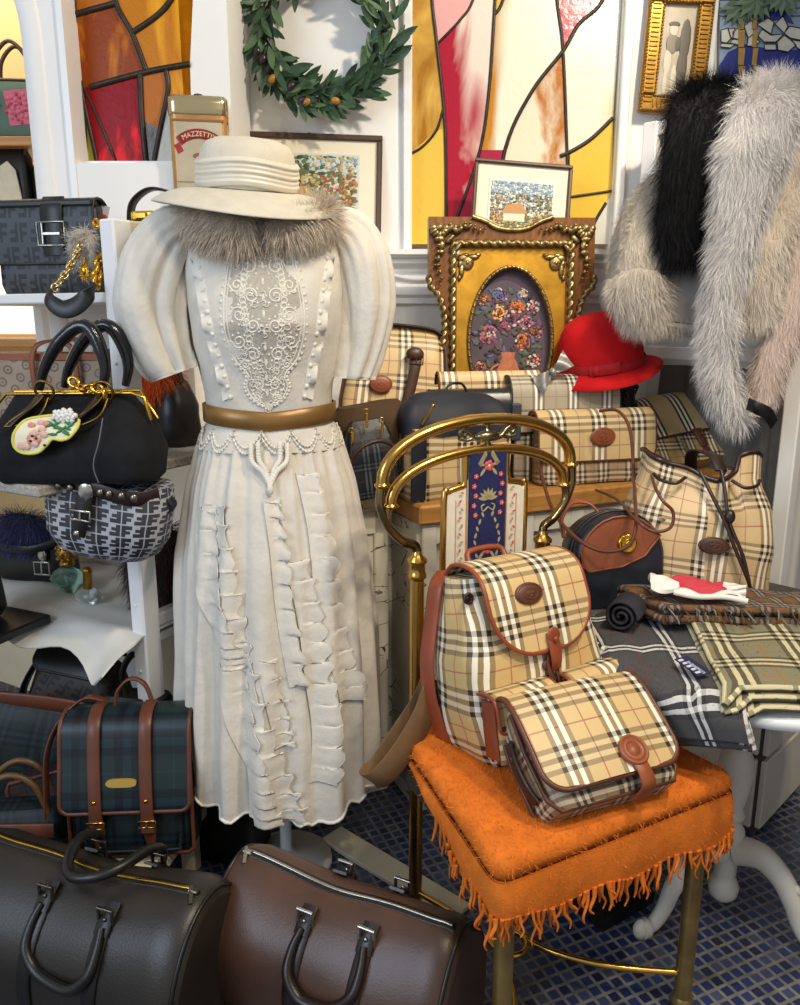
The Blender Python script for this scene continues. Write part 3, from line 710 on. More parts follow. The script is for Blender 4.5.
BLK = leather('black_leather', '#15130f', .4); GOLD = mat('gold_fitting', '#d3a13c', .22, 1, var=.1, vs=30); SILV = mat('silver_fitting', '#bdb8ae', .25, 1, var=.1, vs=30)
OLDB = mat('dark_brass_fitting', '#7c6335', .35, 1)
def body(prof, r=.03, n=5, m=0, b=None, capm=None):
    """soft box: profile rows (z, width, depth, y shift)"""
    b = b or MB(); P = np.array(prof, float); zz = []
    for i in range(len(P)-1): zz += list(np.linspace(P[i, 0], P[i+1, 0], 4)[:-1])
    zz.append(P[-1, 0]); secs = []; cnt = None
    big = rr(P[:, 1].max(), P[:, 2].max(), r, n); cnt = len(big); wm, dm = P[:, 1].max(), P[:, 2].max()
    for z in zz:
        w, d, y = (np.interp(z, P[:, 0], P[:, k]) for k in (1, 2, 3))
        secs.append([(x*w/wm, yy*d/dm+y, z) for x, yy in big])
    b.loft(secs, m=m, capm=capm); return b
def soften(amp, sc, seed=0):
    return lambda p: p+np.array(noise.noise_vector(Vector((p[0]*sc+seed, p[1]*sc, p[2]*sc))))*amp
def flap(w, path, rc, th=.005, nx=14, ny=26, taper=0):
    """sheet following 'path' (y, z) with rounded end corners; returns (mesh builder, border points)"""
    P = spline([(0, y, z) for y, z in path], 8); ds = np.r_[0, np.cumsum(np.linalg.norm(np.diff(P, axis=0), axis=1))]; L = ds[-1]
    ss = np.r_[np.linspace(0, L-rc, ny-9), L-rc+rc*np.sin(np.linspace(.1, PI/2, 9))]
    rows = []; lft = []; rgt = []
    for s_ in ss:
        c = np.array([np.interp(s_, ds, P[:, k]) for k in range(3)]); hw = w/2*(1-taper*s_/L)
        if s_ > L-rc: hw = hw-rc+math.sqrt(max(0, rc*rc-(s_-(L-rc))**2))
        xs_ = np.linspace(-hw, hw, nx); rows.append([c+V3(x, 0, 0) for x in xs_]); lft.append(c+V3(-hw, 0, 0)); rgt.append(c+V3(hw, 0, 0))
    G = np.array(rows).transpose(1, 0, 2); uu = G[:, :, 0]+.5; vv = np.repeat(-ss[None], nx, 0)
    b = MB(); b.sheet(G, th, uv=(uu, vv)); return b, np.array(lft+rgt[::-1])
def child_local(root, p):
    M = Matrix.Translation(root.location) @ Euler(root.rotation_euler, root.rotation_mode).to_matrix().to_4x4()
    return np.array(M.inverted() @ Vector(p))
def oval(b, c, rx, rz, th=.006, m=0):
    b.ell(c, (rx, th, rz), 22, m=m); b.tube([(c[0]+rx*.86*math.cos(2*PI*k/28), c[1]-th*.55, c[2]+rz*.86*math.sin(2*PI*k/28)) for k in range(28)], .0009, 5, closed=True, m=m)
    b.tube([(c[0]+rx*.5*math.cos(2*PI*k/20), c[1]-th*.85, c[2]+rz*.5*math.sin(2*PI*k/20)) for k in range(20)], .0008, 5, closed=True, m=m)
    for k in range(4): b.ell((c[0]+(-.2+.13*k)*rx, c[1]-th*.95, c[2]+rz*.15*math.sin(k*2.2)), (rx*.08, .0012, rz*.22), 6, (0, k*.7, 0), m=m)
def buckle(b, c, w, h, r=.002, m=0):
    x, y, z = c; b.tube([(x-w/2, y, z-h/2), (x+w/2, y, z-h/2), (x+w/2, y, z+h/2), (x-w/2, y, z+h/2)], r, 6, closed=True, m=m); b.tube([(x, y, z+h/2), (x, y-.002, z-h/2)], r*.8, 6, m=m)
# ------------------------------------------------------------------ check backpack on the chair
BP = thing('backpack', 'tan check backpack with rust leather trim sitting on the orange blanket', 'backpack', (.243, 1.392, .505), (R(-12), 0, R(30)))
b = body([(0, .25, .13, 0), (.02, .275, .15, 0), (.1, .30, .165, 0), (.18, .295, .155, 0), (.25, .27, .13, .005), (.295, .25, .10, .01), (.325, .245, .085, .012)], .045)
b.fn(soften(.007, 14)); 
def gath(p):   # gathered folds toward the drawn top
    a = max(0, (p[2]-.17)/.15); return p+V3(0, .006*a*math.sin(p[0]*95), 0)+V3(.006*a*math.sin(p[1]*120)*(1 if p[0] > 0 else -1), 0, 0)
b.fn(gath); b.build('body', HAY, BP)
b = MB()
for sx in (-1, 1):
    b.ribbon(spline([(sx*.1, .062, .33), (sx*.128, .05, .31), (sx*.142, .055, .25), (sx*.158, .06, .17), (sx*.158, .06, .1), (sx*.143, .055, .03), (sx*.13, .05, .0)], 6), .034, .005, (.25*sx, 1, 0))
b.build('side_trim', RUST, BP)
fb, ed = flap(.215, [(.05, .322), (.02, .345), (-.03, .342), (-.063, .318), (-.078, .27), (-.088, .22), (-.093, .185)], .085, .005)
fl = fb.build('top_flap', HAYF, BP)
b = MB(); b.tube(ed, .0042, 7); b.build('piping', RUST, fl)
b = MB(); oval(b, (-.022, -.078, .288), .03, .019); b.fn(lambda p: V3(p[0], p[1]-(.288-p[2])*.25, p[2])); b.build('leather_patch', DTAN, fl)
b = MB(); b.ribbon(spline([(.005, -.092, .215), (.005, -.099, .2), (.006, -.101, .17), (.008, -.094, .15)], 6), np.r_[np.linspace(.022, .026, 8), np.linspace(.026, .018, 11)], .005, (1, 0, 0)); b.ell((.005, -.1, .212), (.014, .003, .014), 14); b.ell((.005, -.105, .205), (.005, .003, .005), 10)
b.build('closing_tab', RUST, BP)
b = MB(); b.ribbon(spline([(.0, -.09, .178), (-.006, -.094, .15), (.0, -.098, .12), (.012, -.099, .07)], 6), .009, .003, (1, 0, 0)); b.ribbon(spline([(.012, -.088, .165), (.014, -.096, .12), (.022, -.1, .08)], 6), .008, .003, (1, 0, 0)); b.ell((.006, -.086, .158), (.022, .006, .013), 12); b.build('drawstring', DTAN, BP)
for x in (-.12, .128, -.085):
    b = MB(); b.tube([(x+.008*math.cos(2*PI*k/14), -.052+abs(x)*.12, .292+.008*math.sin(2*PI*k/14)) for k in range(14)], .003, 6, closed=True); b.ell((x, -.05+abs(x)*.12, .292), (.006, .003, .006), 8); b.build('eyelet', DKBR, BP)
for px in (-.078, .08):
    b = body([(0, .118, .04, 0), (.02, .124, .046, 0), (.09, .122, .044, 0), (.108, .118, .034, .004)], .012); b.xf(TR((px, -.095, .022))); pk = b.build('front_pocket', HAY, BP)
    for sx in (-1, 1): b = MB(); b.ribbon([(px+sx*.0625, -.095, .03), (px+sx*.0635, -.095, .07), (px+sx*.062, -.095, .128)], .036, .004, (0, 1, 0)); b.build('gusset', RUST, pk)
    fb, ed = flap(.128, [(-.07, .136), (-.098, .138), (-.119, .128), (-.124, .095), (-.124, .078)], .012, .004); fb.xf(TR((px, 0, 0))); pf = fb.build('pocket_flap', HAYF, pk)
    b = MB(); b.tube(ed+V3(px, 0, 0), .0035, 6); b.ribbon([(px+.01, -.127, .098), (px+.01, -.13, .08), (px+.01, -.128, .055)], .02, .004, (1, 0, 0)); b.build('pocket_trim', RUST, pk)
WEB = mat('brown_webbing', '#6e5232', .8, var=.12, vs=60, bump=.5, bs=700)
BP.scale = (1.05, 1.05, 1.03)
w0 = [atY(436, 680, 1.47), atY(426, 704, 1.45), atY(404, 738, 1.42), atY(386, 766, 1.40), atY(377, 778, 1.37), atY(388, 776, 1.35), atY(408, 752, 1.36), atY(428, 718, 1.38), atY(438, 690, 1.40)]
b = MB(); P = spline([child_local(BP, p) for p in w0], 6); sd = child_local(BP, V3(*BP.location)+V3(.62, .25, -.62)); dn = np.array([sd]*len(P))
b.ribbon(P, .05, .003, dn); b.build('shoulder_strap', WEB, BP)
b = MB(); b.tube(spline([(-.04, .06, .325), (-.035, .075, .355), (.035, .075, .355), (.04, .06, .325)], 6), .006, 8); b.build('grab_handle', RUST, BP)
# ------------------------------------------------------------------ check satchel lying against the backpack
SA = thing('satchel', 'small tan check satchel with round leather clasp lying on the orange blanket', 'bag', (.345, 1.155, .527), (R(-55), 0, R(23)), order='XYZ')
SA.rotation_mode = 'XYZ'
b = body([(0, .235, .07, 0), (.012, .25, .085, 0), (.1, .252, .09, 0), (.17, .245, .08, 0), (.19, .235, .06, 0)], .03); b.fn(soften(.004, 18)); b.build('body', HAYG, SA)
b = MB()
for y in (-.03, .03):
    b.tube([(x*1.0, y, z) for x, z in [(-.122, .17), (-.128, .1), (-.126, .02), (-.11, .0), (.11, .0), (.126, .02), (.128, .1), (.122, .17)]], .004, 7)
b.build('piping', DTAN, SA)
fb, ed = flap(.262, [(.035, .192), (.0, .205), (-.04, .196), (-.055, .16), (-.057, .1), (-.055, .045), (-.052, .02)], .04, .005, 16, 30); fb.fn(lambda p: p+V3(0, -.012*math.cos(p[0]*11)*(1 if p[1] < 0 else 0), 0)); fl = fb.build('flap', HAYF, SA)
b = MB(); e2 = np.array([p+V3(0, -.012*math.cos(p[0]*11)*(1 if p[1] < 0 else 0), 0) for p in ed]); b.tube(e2, .0048, 8); b.build('flap_piping', DTAN, fl)
b = MB(); b.lathe([(.026, 0), (.026, .005), (.0245, .0072), (.0215, .0072), (.0205, .005), (.0195, .005), (.0185, .0072), (.0125, .0072), (.0115, .0052), (.0105, .0052), (.0098, .0072), (.0005, .0075), (0, .0075)], 30); b.xf(TR((.035, -.07, .05), (R(90), 0, 0))); 
b.ribbon(spline([(.035, -.070, .06), (.036, -.071, .03), (.038, -.068, .01), (.04, -.055, -.006), (.04, -.02, -.008)], 6), np.r_[np.linspace(.03, .026, 10), np.linspace(.026, .03, 15)], .006, (1, 0, 0)); b.build('clasp_tab', TAN, SA)
for sx in (-1, 1):
    b = MB(); b.ribbon(spline([(sx*.128, 0, .03), (sx*.136, 0, .06), (sx*.137, 0, .1), (sx*.13, 0, .135)], 5), .022, .006, (0, 1, 0)); buckle(b, (sx*.137, 0, .11), .004, .02, .002); b.build('strap_end', DKBR, SA)
# ------------------------------------------------------------------ mannequin, dress, belt, fur collar, hat
MO, MYAW = V3(-.276, 1.70, 0), R(7)
MN = thing('mannequin', 'headless dress form with black neck knob and white pole under the cream dress', 'mannequin', MO, (0, 0, MYAW))
b = MB(); b.lathe([(0, .0), (.11, .0), (.11, .012), (.03, .022), (.014, .04), (.014, .95)], 28); b.build('pole', GLOSSW, MN)
SEC = [(1.09, .128, .095, 0), (1.15, .134, .102, 0), (1.22, .146, .113, -.004), (1.28, .153, .126, -.010), (1.34, .158, .121, -.008), (1.40, .163, .106, 0), (1.435, .158, .092, .004), (1.465, .128, .076, .008), (1.488, .085, .062, .012), (1.505, .062, .055, .012), (1.518, .055, .05, .012)]
SK = [(.20, .225, .185, -.015), (.4, .222, .18, -.012), (.6, .212, .17, -.008), (.8, .2, .16, -.004), (.95, .175, .135, 0), (1.03, .152, .115, 0)]
BQ = [(1.03, .152, .115, 0), (1.06, .142, .106, 0), (1.09, .128, .095, 0)]
ALL = np.array(SK+BQ[1:]+SEC[1:])
def secat(z): return [float(np.interp(z, ALL[:, 0], ALL[:, k])) for k in (1, 2, 3)]
def ring(z, n=72, da=0, fold=None):
    a, bb, y = secat(z); out = []
    for k in range(n):
        t_ = 2*PI*k/n; s_ = 1+(fold(t_, z) if fold else 0); c, s2 = math.cos(t_), math.sin(t_)
        out.append(((a+da)*math.copysign(abs(c)**.92, c)*s_, (bb+da)*math.copysign(abs(s2)**.92, s2)*s_+y, z))
    return out
b = MB(); b.loft([ring(z, 40, -.012) for z in np.linspace(1.0, 1.518, 24)]); b.build('torso', mat('cream_jersey', '#d9cfba', .8), MN)
b = MB(); b.lathe([(0, 1.505), (.05, 1.508), (.05, 1.52), (.03, 1.526), (.012, 1.53), (.012, 1.545), (.017, 1.552), (.012, 1.565), (0, 1.57)], 18, (0, .012, 0)); b.build('neck_knob', BLACKP, MN)
DR = thing('dress', 'vintage cream cotton dress with lace bodice and puff sleeves on a dress form', 'dress', MO, (0, 0, MYAW))
COT = mat('cream_cotton', '#d6cfc2', .85, 0, .2, .06, 14, .55, 26, .006)
LACE = mat('ivory_lace', '#e2dccf', .85, 0, .2, .06, 40, .5, 400)
SHEER = mat('ivory_organza', '#dad3c6', .75, 0, .25, .05, 30, .5, 40, .004)
b = MB(); b.loft([ring(z, 72) for z in np.linspace(1.028, 1.505, 34)], cap=(False, False)); b.fn(soften(.003, 22)); b.build('bodice', COT, DR)
def fold(t_, z):
    q = (1.03-z)/.83; q = max(0, q)
    hi = .03*math.sin(37*t_+2*math.sin(5*t_))*math.exp(-q*3.2)
    lo = (.13*(abs(math.sin(5.5*t_+1.1*math.sin(3*t_)+q*.7))**.75-.6)+.05*math.sin(19*t_+1.7+q*1.4))*min(1, .25+q*1.1)
    nz = .05*noise.noise(Vector((t_*2.2, z*4, 3)))*min(1, q*2)
    return hi+lo+nz+.012*min(1, q*8)
def hemz(t_): return .262+.018*math.sin(t_*2+.9)+.010*math.sin(t_*7+1)+.003*math.sin(t_*41)
rows = []
for k in range(46):
    row = []
    for i in range(180):
        t_ = 2*PI*i/180; z = 1.035+(hemz(t_)-1.035)*k/45; a, bb, y = secat(z); s_ = 1+fold(t_, z); row.append((a*math.cos(t_)*s_, bb*math.sin(t_)*s_+y, z))
    rows.append(row)
G = np.array(rows)[::-1].transpose(1, 0, 2)
b = MB(); b.grid(G, closed_u=True); b.grid(G*V3(.985, .985, 1), closed_u=True, flip=True); b.build('skirt', COT, DR)
b = MB(); hem = G[:, 0]; hp = [V3(p[0]*1.004, p[1]*1.004, p[2]-.003+.004*abs(math.sin(i*.9))) for i, p in enumerate(hem)]; b.tube(hp, .0035, 6, closed=True); b.build('hem_trim', LACE, DR)
def skp(x, z, off=0):
    """front of the skirt at x (as a share of the half width), height z"""
    t_ = -math.acos(max(-1, min(1, x))); a, bb, y = secat(z); s_ = 1+fold(t_, z); return V3((a*s_+off)*math.cos(t_), (bb*s_+off)*math.sin(t_)+y, z)
RUF = [([(-.62, .93), (-.5, .82), (-.42, .68), (-.25, .52), (-.05, .36), (.1, .26)], .055), ([(-.72, .92), (-.66, .8), (-.5, .66), (-.35, .60)], .05), ([(.0, .94), (.06, .84), (.1, .7), (.2, .55)], .035),
       ([(.42, .99), (.48, .88), (.5, .75), (.58, .6), (.66, .5)], .045), ([(.22, .82), (.32, .7), (.36, .58), (.42, .45), (.38, .33)], .045), ([(-.45, .60), (-.3, .45), (-.18, .32), (-.12, .25)], .05), ([(-.1, .62), (.0, .5), (.05, .42)], .035)]
for pts, wd in RUF:
    P = spline([(x, z, 0) for x, z in pts], 22); k = len(P); g = []
    for j in range(k):
        x, z = P[j, 0], P[j, 1]; row = []
        for q in range(6):
            t_ = q/5; fr_ = t_*(.004*math.sin(j*.8+len(pts)*2)+.004*math.sin(j*1.73+1)+.006*noise.noise(Vector((j*.25, t_, wd*90))))
            p = skp(x+(t_-.5)*wd*4.6+fr_*5, z-.012*t_*math.cos(j*.8), .003+t_*.005+fr_*.45); row.append(p)
        g.append(row)
    b = MB(); b.sheet(np.array(g), .0014); b.tube(np.array(g)[:, -1], .0013, 5); b.build('ruffle', SHEER, DR)
def fy(x, z, off=.002):
    a, bb, y = secat(z); q = max(-.98, min(.98, x/a)); return V3(x, y-bb*math.sqrt(1-q*q)-off, z)
def lace(b, pts, r, n=6, closed=False): b.tube([fy(p[0], p[1]) for p in spline([(x, z, 0) for x, z in pts], n, closed)], r, 6, closed=closed)
edge = [(0, 1.118), (.026, 1.135), (.040, 1.16), (.036, 1.185), (.06, 1.215), (.074, 1.26), (.077, 1.31), (.070, 1.36), (.06, 1.41), (.05, 1.43)]
b = MB(); eg = spline([(x, z, 0) for x, z in edge], 5)
b.sheet(np.array([[fy(p[0]*q_, p[1], .0015) for q_ in np.linspace(-1, 1, 17)] for p in eg])[::-1], .0016); b.build('lace_ground', mat('lace_net', '#b7b0a2', .9, 0, .15, .12, 160, .9, 420, .002), DR)
b = MB(); rnd = random.Random(12)
for k in range(100):
    p = eg[rnd.randrange(len(eg))]; x = p[0]*rnd.uniform(-.95, .95); z = p[1]+rnd.uniform(-.006, .006); r_ = rnd.uniform(.003, .006); a0 = rnd.random()*6
    b.tube([fy(x+r_*math.cos(a0+j*PI/4), z+r_*math.sin(a0+j*PI/4), .0035) for j in range(7)], .0011, 5)
for sx in (-1, 1):
    for o in (0, .006): lace(b, [((x-o)*sx if x > .01 else 0, z+o*.5) for x, z in edge], .0022 if o == 0 else .0014)
    pr = spline([(x, z, 0) for x, z in edge], 7)
    for p in pr[4::2]: b.ell(fy((p[0]+.004)*sx, p[1]), (.0042, .0025, .0042), 7)
    for (cx_, cz, r0, tw) in ((.022, 1.39, .017, 1), (.042, 1.355, .014, -1), (.02, 1.335, .016, 1), (.04, 1.30, .016, 1), (.018, 1.28, .014, -1), (.042, 1.25, .014, -1), (.02, 1.225, .015, 1), (.034, 1.205, .009, 1), (.014, 1.165, .013, 1), (.018, 1.14, .008, -1), (.03, 1.425, .012, 1), (.012, 1.415, .01, -1)):
        lace(b, [(sx*(cx_*1.18+r0*(1-k/16)*math.cos(tw*k*.75)), cz+r0*(1-k/16)*math.sin(tw*k*.75)) for k in range(14)], .0019, 3)
        for k in range(8): a = 2*PI*k/8; b.ell(fy(sx*(cx_*1.18+r0*1.15*math.cos(a)), cz+r0*1.15*math.sin(a)), (.003, .002, .003), 6)
    for k in range(26):
        a = k/25; x, z = np.interp(a, [0, .35, .7, 1], [.012, .028, .04, .03]), 1.15+.26*a; lace(b, [(sx*(x-.006), z), (sx*x, z+.008), (sx*(x+.006), z), (sx*x, z-.006)], .0013, 3, True)
    zz = []
    for k in range(30):                                       # frilled lace edge running from shoulder to waist
        a = k/29; x = np.interp(a, [0, .5, 1], [.122, .10, .068]); z = 1.44-.30*a; zz.append((x, z))
    g = [[fy(sx*(x+t_*.022), z+.008*math.sin(j*1.9)*t_, .003+.013*t_*(.5+.5*math.sin(j*1.3))) for t_ in (0, .35, .7, 1)] for j, (x, z) in enumerate(zz)]
    b.sheet(np.array(g) if sx < 0 else np.array(g)[::-1], .0018)
    for j, (x, z) in enumerate(zz):
        if j % 2: b.ell(fy(sx*(x+.006), z, .006), (.005, .003, .005), 7)
    for k in range(5):
        x, z = .135-.003*k, 1.41-.035*k; lace(b, [(sx*(x+.008*math.cos(q*1.26)), z+.008*math.sin(q*1.26)) for q in range(5)], .0016, 3, True)
for k in range(9): b.ell(fy(0, 1.15+.03*k), (.0035, .0025, .009), 8)
b.build('lace_panel', LACE, DR)
b = MB()                                                      # lace scallops under the belt and the pointed drop
for (a0, a1, n_) in ((-150, -30, 6),):
    for s_ in range(-1, 7):
        t0, t1 = R(-168+s_*24+0), R(-168+s_*24+24)
        for o in (0, .011):
            pts = []
            for k in range(13):
                q = k/12; t_ = t0+(t1-t0)*q; z = 1.072-o-.032*math.sin(PI*q); a, bb, y = secat(z); pts.append(((a+.004)*math.cos(t_), (bb+.004)*math.sin(t_)+y, z))
            b.tube(pts, .0016, 5)
            for p in pts[::1]: b.ell(p, .0032, 6)
for sx in (-1, 1):
    for p in spline([(sx*.036, 1.045, 0), (sx*.034, 1.015, 0), (sx*.014, .995, 0), (0, .968, 0)], 6):
        b.ell(fy(p[0], p[1], .012), (.006, .004, .006), 7); b.ell(fy(p[0]*.6, p[1]+.004, .011), (.006, .004, .005), 7)
b.ell(fy(0, .962, .016), (.007, .004, .012), 8)
b.build('lace_scallops', LACE, DR)
for sx, pth, rad in ((-1, [(-.125, .0, 1.468), (-.175, .0, 1.455), (-.21, -.008, 1.40), (-.228, -.014, 1.32), (-.214, -.014, 1.24), (-.193, -.012, 1.195), (-.188, -.012, 1.182)], [.04, .056, .066, .068, .06, .054, .053]),
                     (1, [(.125, .0, 1.468), (.17, .0, 1.455), (.196, -.008, 1.40), (.204, -.012, 1.32), (.194, -.012, 1.24), (.18, -.012, 1.185), (.178, -.012, 1.17)], [.04, .053, .058, .056, .05, .044, .043])):
    P = spline(pth, 7); k = len(P); rd = np.interp(np.linspace(0, 1, k), np.linspace(0, 1, len(rad)), rad); rings = []
    for j in range(k):
        d = P[min(j+1, k-1)]-P[max(j-1, 0)]; d, s1, s2 = basis(d, (0, 1, 0)); q = j/(k-1); row = []
        for i in range(72):
            t_ = 2*PI*i/72; f_ = 1+(.34*(abs(math.sin(3.5*t_+1.2*math.sin(2*t_+q*2)+q*.8+sx))**.7-.6)*min(1, .45+q*1.1)+.05*math.sin(17*t_+2*q)*(1-q)**1.5+.07*noise.noise(Vector((t_*1.5, q*4, sx*5))))
            row.append(P[j]+(s1*math.cos(t_)+s2*math.sin(t_)*.92)*rd[j]*f_)
        rings.append(row)
    G = np.array(rings).transpose(1, 0, 2); b = MB(); b.grid(G, closed_u=True, flip=False)
    inner = G[:, -6:]; c_ = P[-6:][None]; b.grid(c_+(inner-c_)*.95, closed_u=True, flip=True); b.build('sleeve', COT, DR)
# belt
b = MB(); zb0, zb1 = 1.083, 1.122; rows = []
for (z, o) in ((zb0, .004), (zb0+.002, .009), (zb1-.002, .009), (zb1, .004)): rows.append([(p[0], p[1], p[2]-.012*(p[1] < 0)*(1-abs(p[0])/.14)) for p in ring(z, 60, o)])
b.grid(np.array(rows).transpose(1, 0, 2), closed_u=True); o = b.build('belt', mat('bronze_leather_belt', '#8a6636', .35, .35, .5, .15, 12), None, MO, (0, 0, MYAW)); tag(o, 'narrow bronze leather belt around the waist of the cream dress', 'belt')
# fur collar
FURB = mat('beige_fox_fur', '#a8957f', .9, 0, .2, .3, 30)
def furmat(name, c1, c2, c3, rough=.7, tip=None, spec=.2, sheen=.2):
    t = NT(name); n_ = t.noise(16, 3); u_, v_ = t.uv()
    i = t.n('ShaderNodeNewGeometry'); r_ = E(t, i.outputs['Random Per Island'])
    base = t.ramp(n_*.6+r_*.4, (.2, srgb(c1)), (.5, srgb(c2)), (.8, srgb(c3)))
    if tip: base = t.mix(v_*.8, base, srgb(tip))
    return t.set(base, rough, 0, spec, Sheen_Weight=sheen)
b = MB(); hs = spline([(-.012, -.108, 1.448), (-.05, -.112, 1.452), (-.095, -.088, 1.466), (-.122, -.03, 1.482), (-.1, .05, 1.5), (0, .085, 1.505), (.1, .05, 1.5), (.122, -.03, 1.482), (.095, -.088, 1.468), (.05, -.112, 1.454), (.012, -.108, 1.45)], 6)
k = len(hs); b.tube(hs, [.022+.016*math.sin(PI*min(1, max(0, i/(k-1)))**.6) for i in range(k)], 14, sq=1.15)
b.fur(16000, .032, .0008, (0, 0, -1.0), .7, 1, .35, jit=.22); o = b.build('fur_collar', [FURB, furmat('beige_fur_hair', '#94826f', '#bdac97', '#dccfbb', tip='#ddd0be')], None, MO, (0, 0, MYAW)); tag(o, 'fluffy beige grey fur collar laid around the neck of the cream dress', 'collar')
# hat
HT = thing('sun_hat', 'cream felt brimmed hat with pleated satin band on top of the dress form', 'hat', MO+V3(-.028, -.005, 1.543), (R(8), R(3), MYAW))
FELT = mat('cream_felt', '#cfc6b3', .9, 0, .2, .07, 26, .5, 150, .002)
prof = [(.094, .0), (.097, .02), (.095, .05), (.09, .075), (.079, .091), (.058, .1), (.03, .103), (0, .103)]
inn = [(.0, .097), (.055, .093), (.085, .07), (.09, .03), (.09, -.002)]
b = MB(); b.lathe([(r_, z*.92) for r_, z in prof], 44, sx=1, sy=1.05); b.lathe(inn[::-1], 40, sy=1.05); b.build('crown', FELT, HT)
br = [(.094, -.001), (.125, -.006), (.153, -.016), (.173, -.027), (.184, -.035), (.1855, -.038), (.183, -.039), (.17, -.031), (.151, -.021), (.125, -.011), (.092, -.006)]
b = MB(); b.lathe(br[::-1], 60, sy=1.06); b.fn(lambda p: p+V3(0, 0, .006*math.sin(2*math.atan2(p[1], p[0])+.7)*(math.hypot(p[0], p[1])-.09)/.09)); b.build('brim', FELT, HT)
b = MB(); b.lathe([(.097, .002), (.102, .006)]+[(.1015+.0012*math.sin(k*1.35)+.0008*math.sin(k*.7), .008+.042*k/22) for k in range(23)]+[(.098, .053), (.094, .054)], 48, sy=1.05); b.fn(lambda p: p+V3(0, 0, .004*math.sin(3*math.atan2(p[1], p[0])))); b.build('band', mat('cream_satin', '#d8cfbc', .35, 0, .5, .04, 30), HT)
# ------------------------------------------------------------------ bags on the bench
NAVY = mat('navy_canvas', '#191d29', .6, 0, .4, .25, 12, .3, 500); BROWNC = mat('brown_canvas', '#46311c', .75, 0, .3, .25, 10, .5, 500)
DKP = plaid('dark_navy_check', '#20242c', '#0e0f12', '#59626c', '#6b2e2a', P=.07, w=.07, dv=.5, wv=.7, wh=.5)
def flapbag(name, label, cat, loc, rot, w, h, d, m_body, m_flap, m_trim, fl=.6, rc=.03, group=None, rake=.0, pip=.0035, gus=None, ov=.008):
    t_ = thing(name, label, cat, loc, rot, group)
    b = body([(0, w*.97, d*.9, 0), (.012, w, d, 0), (h*.5, w*.99, d, 0), (h*.9, w*.97, d*.75, rake), (h, w*.96, d*.55, rake)], .018); b.fn(soften(.003, 16)); bd = b.build('body', m_body, t_)
    for sx in (-1, 1):
        b = MB(); b.tube([(sx*w*q, -d*.47, z) for q, z in ((.485, h*.88), (.495, h*.5), (.492, .02), (.47, .004))], pip, 6); b.tube([(sx*w*q, d*.47, z) for q, z in ((.485, h*.88), (.495, h*.5), (.492, .02), (.47, .004))], pip, 6)
        b.build('edge_piping', m_trim, bd)
    fb, ed = flap(w+ov*2, [(d*.35+rake, h*.93), (d*.2+rake, h*1.03), (-d*.2+rake*.6, h*1.04), (-d*.5, h*.93), (-d*.58, h*.75), (-d*.58, h*(1-fl)+.03), (-d*.57, h*(1-fl))], rc, .004)
    f_ = fb.build('flap', m_flap, t_); b = MB(); b.tube(ed, pip, 7); b.build('flap_piping', m_trim, f_); return t_, f_
# tan flap bag at the front edge
q = onb(.60, .075); t1, f1 = flapbag('shoulder_bag', 'tan check flap shoulder bag with oval brown patch at the oak bench front edge', 'bag', q, (R(-6), 0, R(15)), .335, .19, .07, HAYG, HAYW, DTAN, .68, .03)
b = MB(); oval(b, (.01, -.047, .125), .038, .026, .005); b.build('leather_patch', TAN, f1)
def worldstrap(root, pts, r, name, m, flat=None):
    P = spline([child_local(root, p) for p in pts], 7); b = MB()
    b.tube(P, r, 7) if flat is None else b.ribbon(P, flat, r, V3(0, .3, 1)); return b.build(name, m, root)
yf = q[1]
worldstrap(t1, [atY(600, 411, 2.08), atY(618, 411, 2.02), atY(630, 430, 1.97), atY(634, 478, 1.84), atY(635, 500, 1.67), atY(636, 525, 1.60), atY(628, 546, 1.59), atY(602, 551, 1.61), atY(574, 536, 1.66), atY(552, 508, 1.80), atY(540, 468, 1.955)], .0042, 'shoulder_strap', DTAN)
worldstrap(t1, [atY(650, 452, 2.07), atY(651, 468, 1.86), atY(654, 484, 1.64), atY(662, 500, 1.58), atY(673, 512, 1.575), atY(670, 528, 1.57), atY(652, 531, 1.575), atY(634, 518, 1.61), atY(618, 500, 1.82), atY(596, 490, 1.95)], .0035, 'loose_strap', DTAN)
q = onb(.55, .17); t2, f2 = flapbag('shoulder_bag', 'pale grey check flap bag with black edges standing behind the tan flap bag', 'bag', q, (0, 0, R(12)), .30, .275, .09, GREYP, GREYP, BLK, .5, .03)
b = MB(); b.ell((.02, -.056, .165), (.04, .006, .022), 20); b.build('clasp_leaf', NAVY, f2)
b = MB(); b.ribbon([(-.158, .0, .2), (-.163, 0, .1), (-.158, 0, .01)], .05, .006, (0, 1, 0)); buckle(b, (-.166, 0, .12), .004, .03); b.build('side_gusset', BLK, t2)
q = onb(.955, .10); t3, f3 = flapbag('messenger_bag', 'striped tan check messenger bag with brown buckle strap at the right bench end', 'bag', (q[0], q[1], .852), (R(-40), R(-6), R(22)), (.33), .24, .095, plaid('bold_check', '#b39766', '#17130f', '#e6dcc4', '#8c4a3a', P=.075, w=.085, rot=R(8), dv=.55, wv=.8, wh=.5), plaid('striped_check_flap', '#c9ae7e', '#1a1511', '#eee5cf', '#9b876a', P=.105, w=.075, dv=.9, wv=.9, wh=.0, lineamt=.1, ony=0), BRN, .62, .035)
b = MB(); b.ribbon(spline([(.06, -.049, .14), (.062, -.054, .1), (.066, -.055, .06), (.068, -.05, .04)], 5), .026, .005, (1, 0, 0)); buckle(b, (.065, -.057, .085), .03, .022, .0025); b.ell((.06, -.052, .125), (.012, .003, .006), 10); b.build('buckle_strap', [DTAN, OLDB], f3)
b = MB(); oval(b, (.07, -.046, .03), .013, .011, .004); b.build('leather_patch', DTAN, t3)
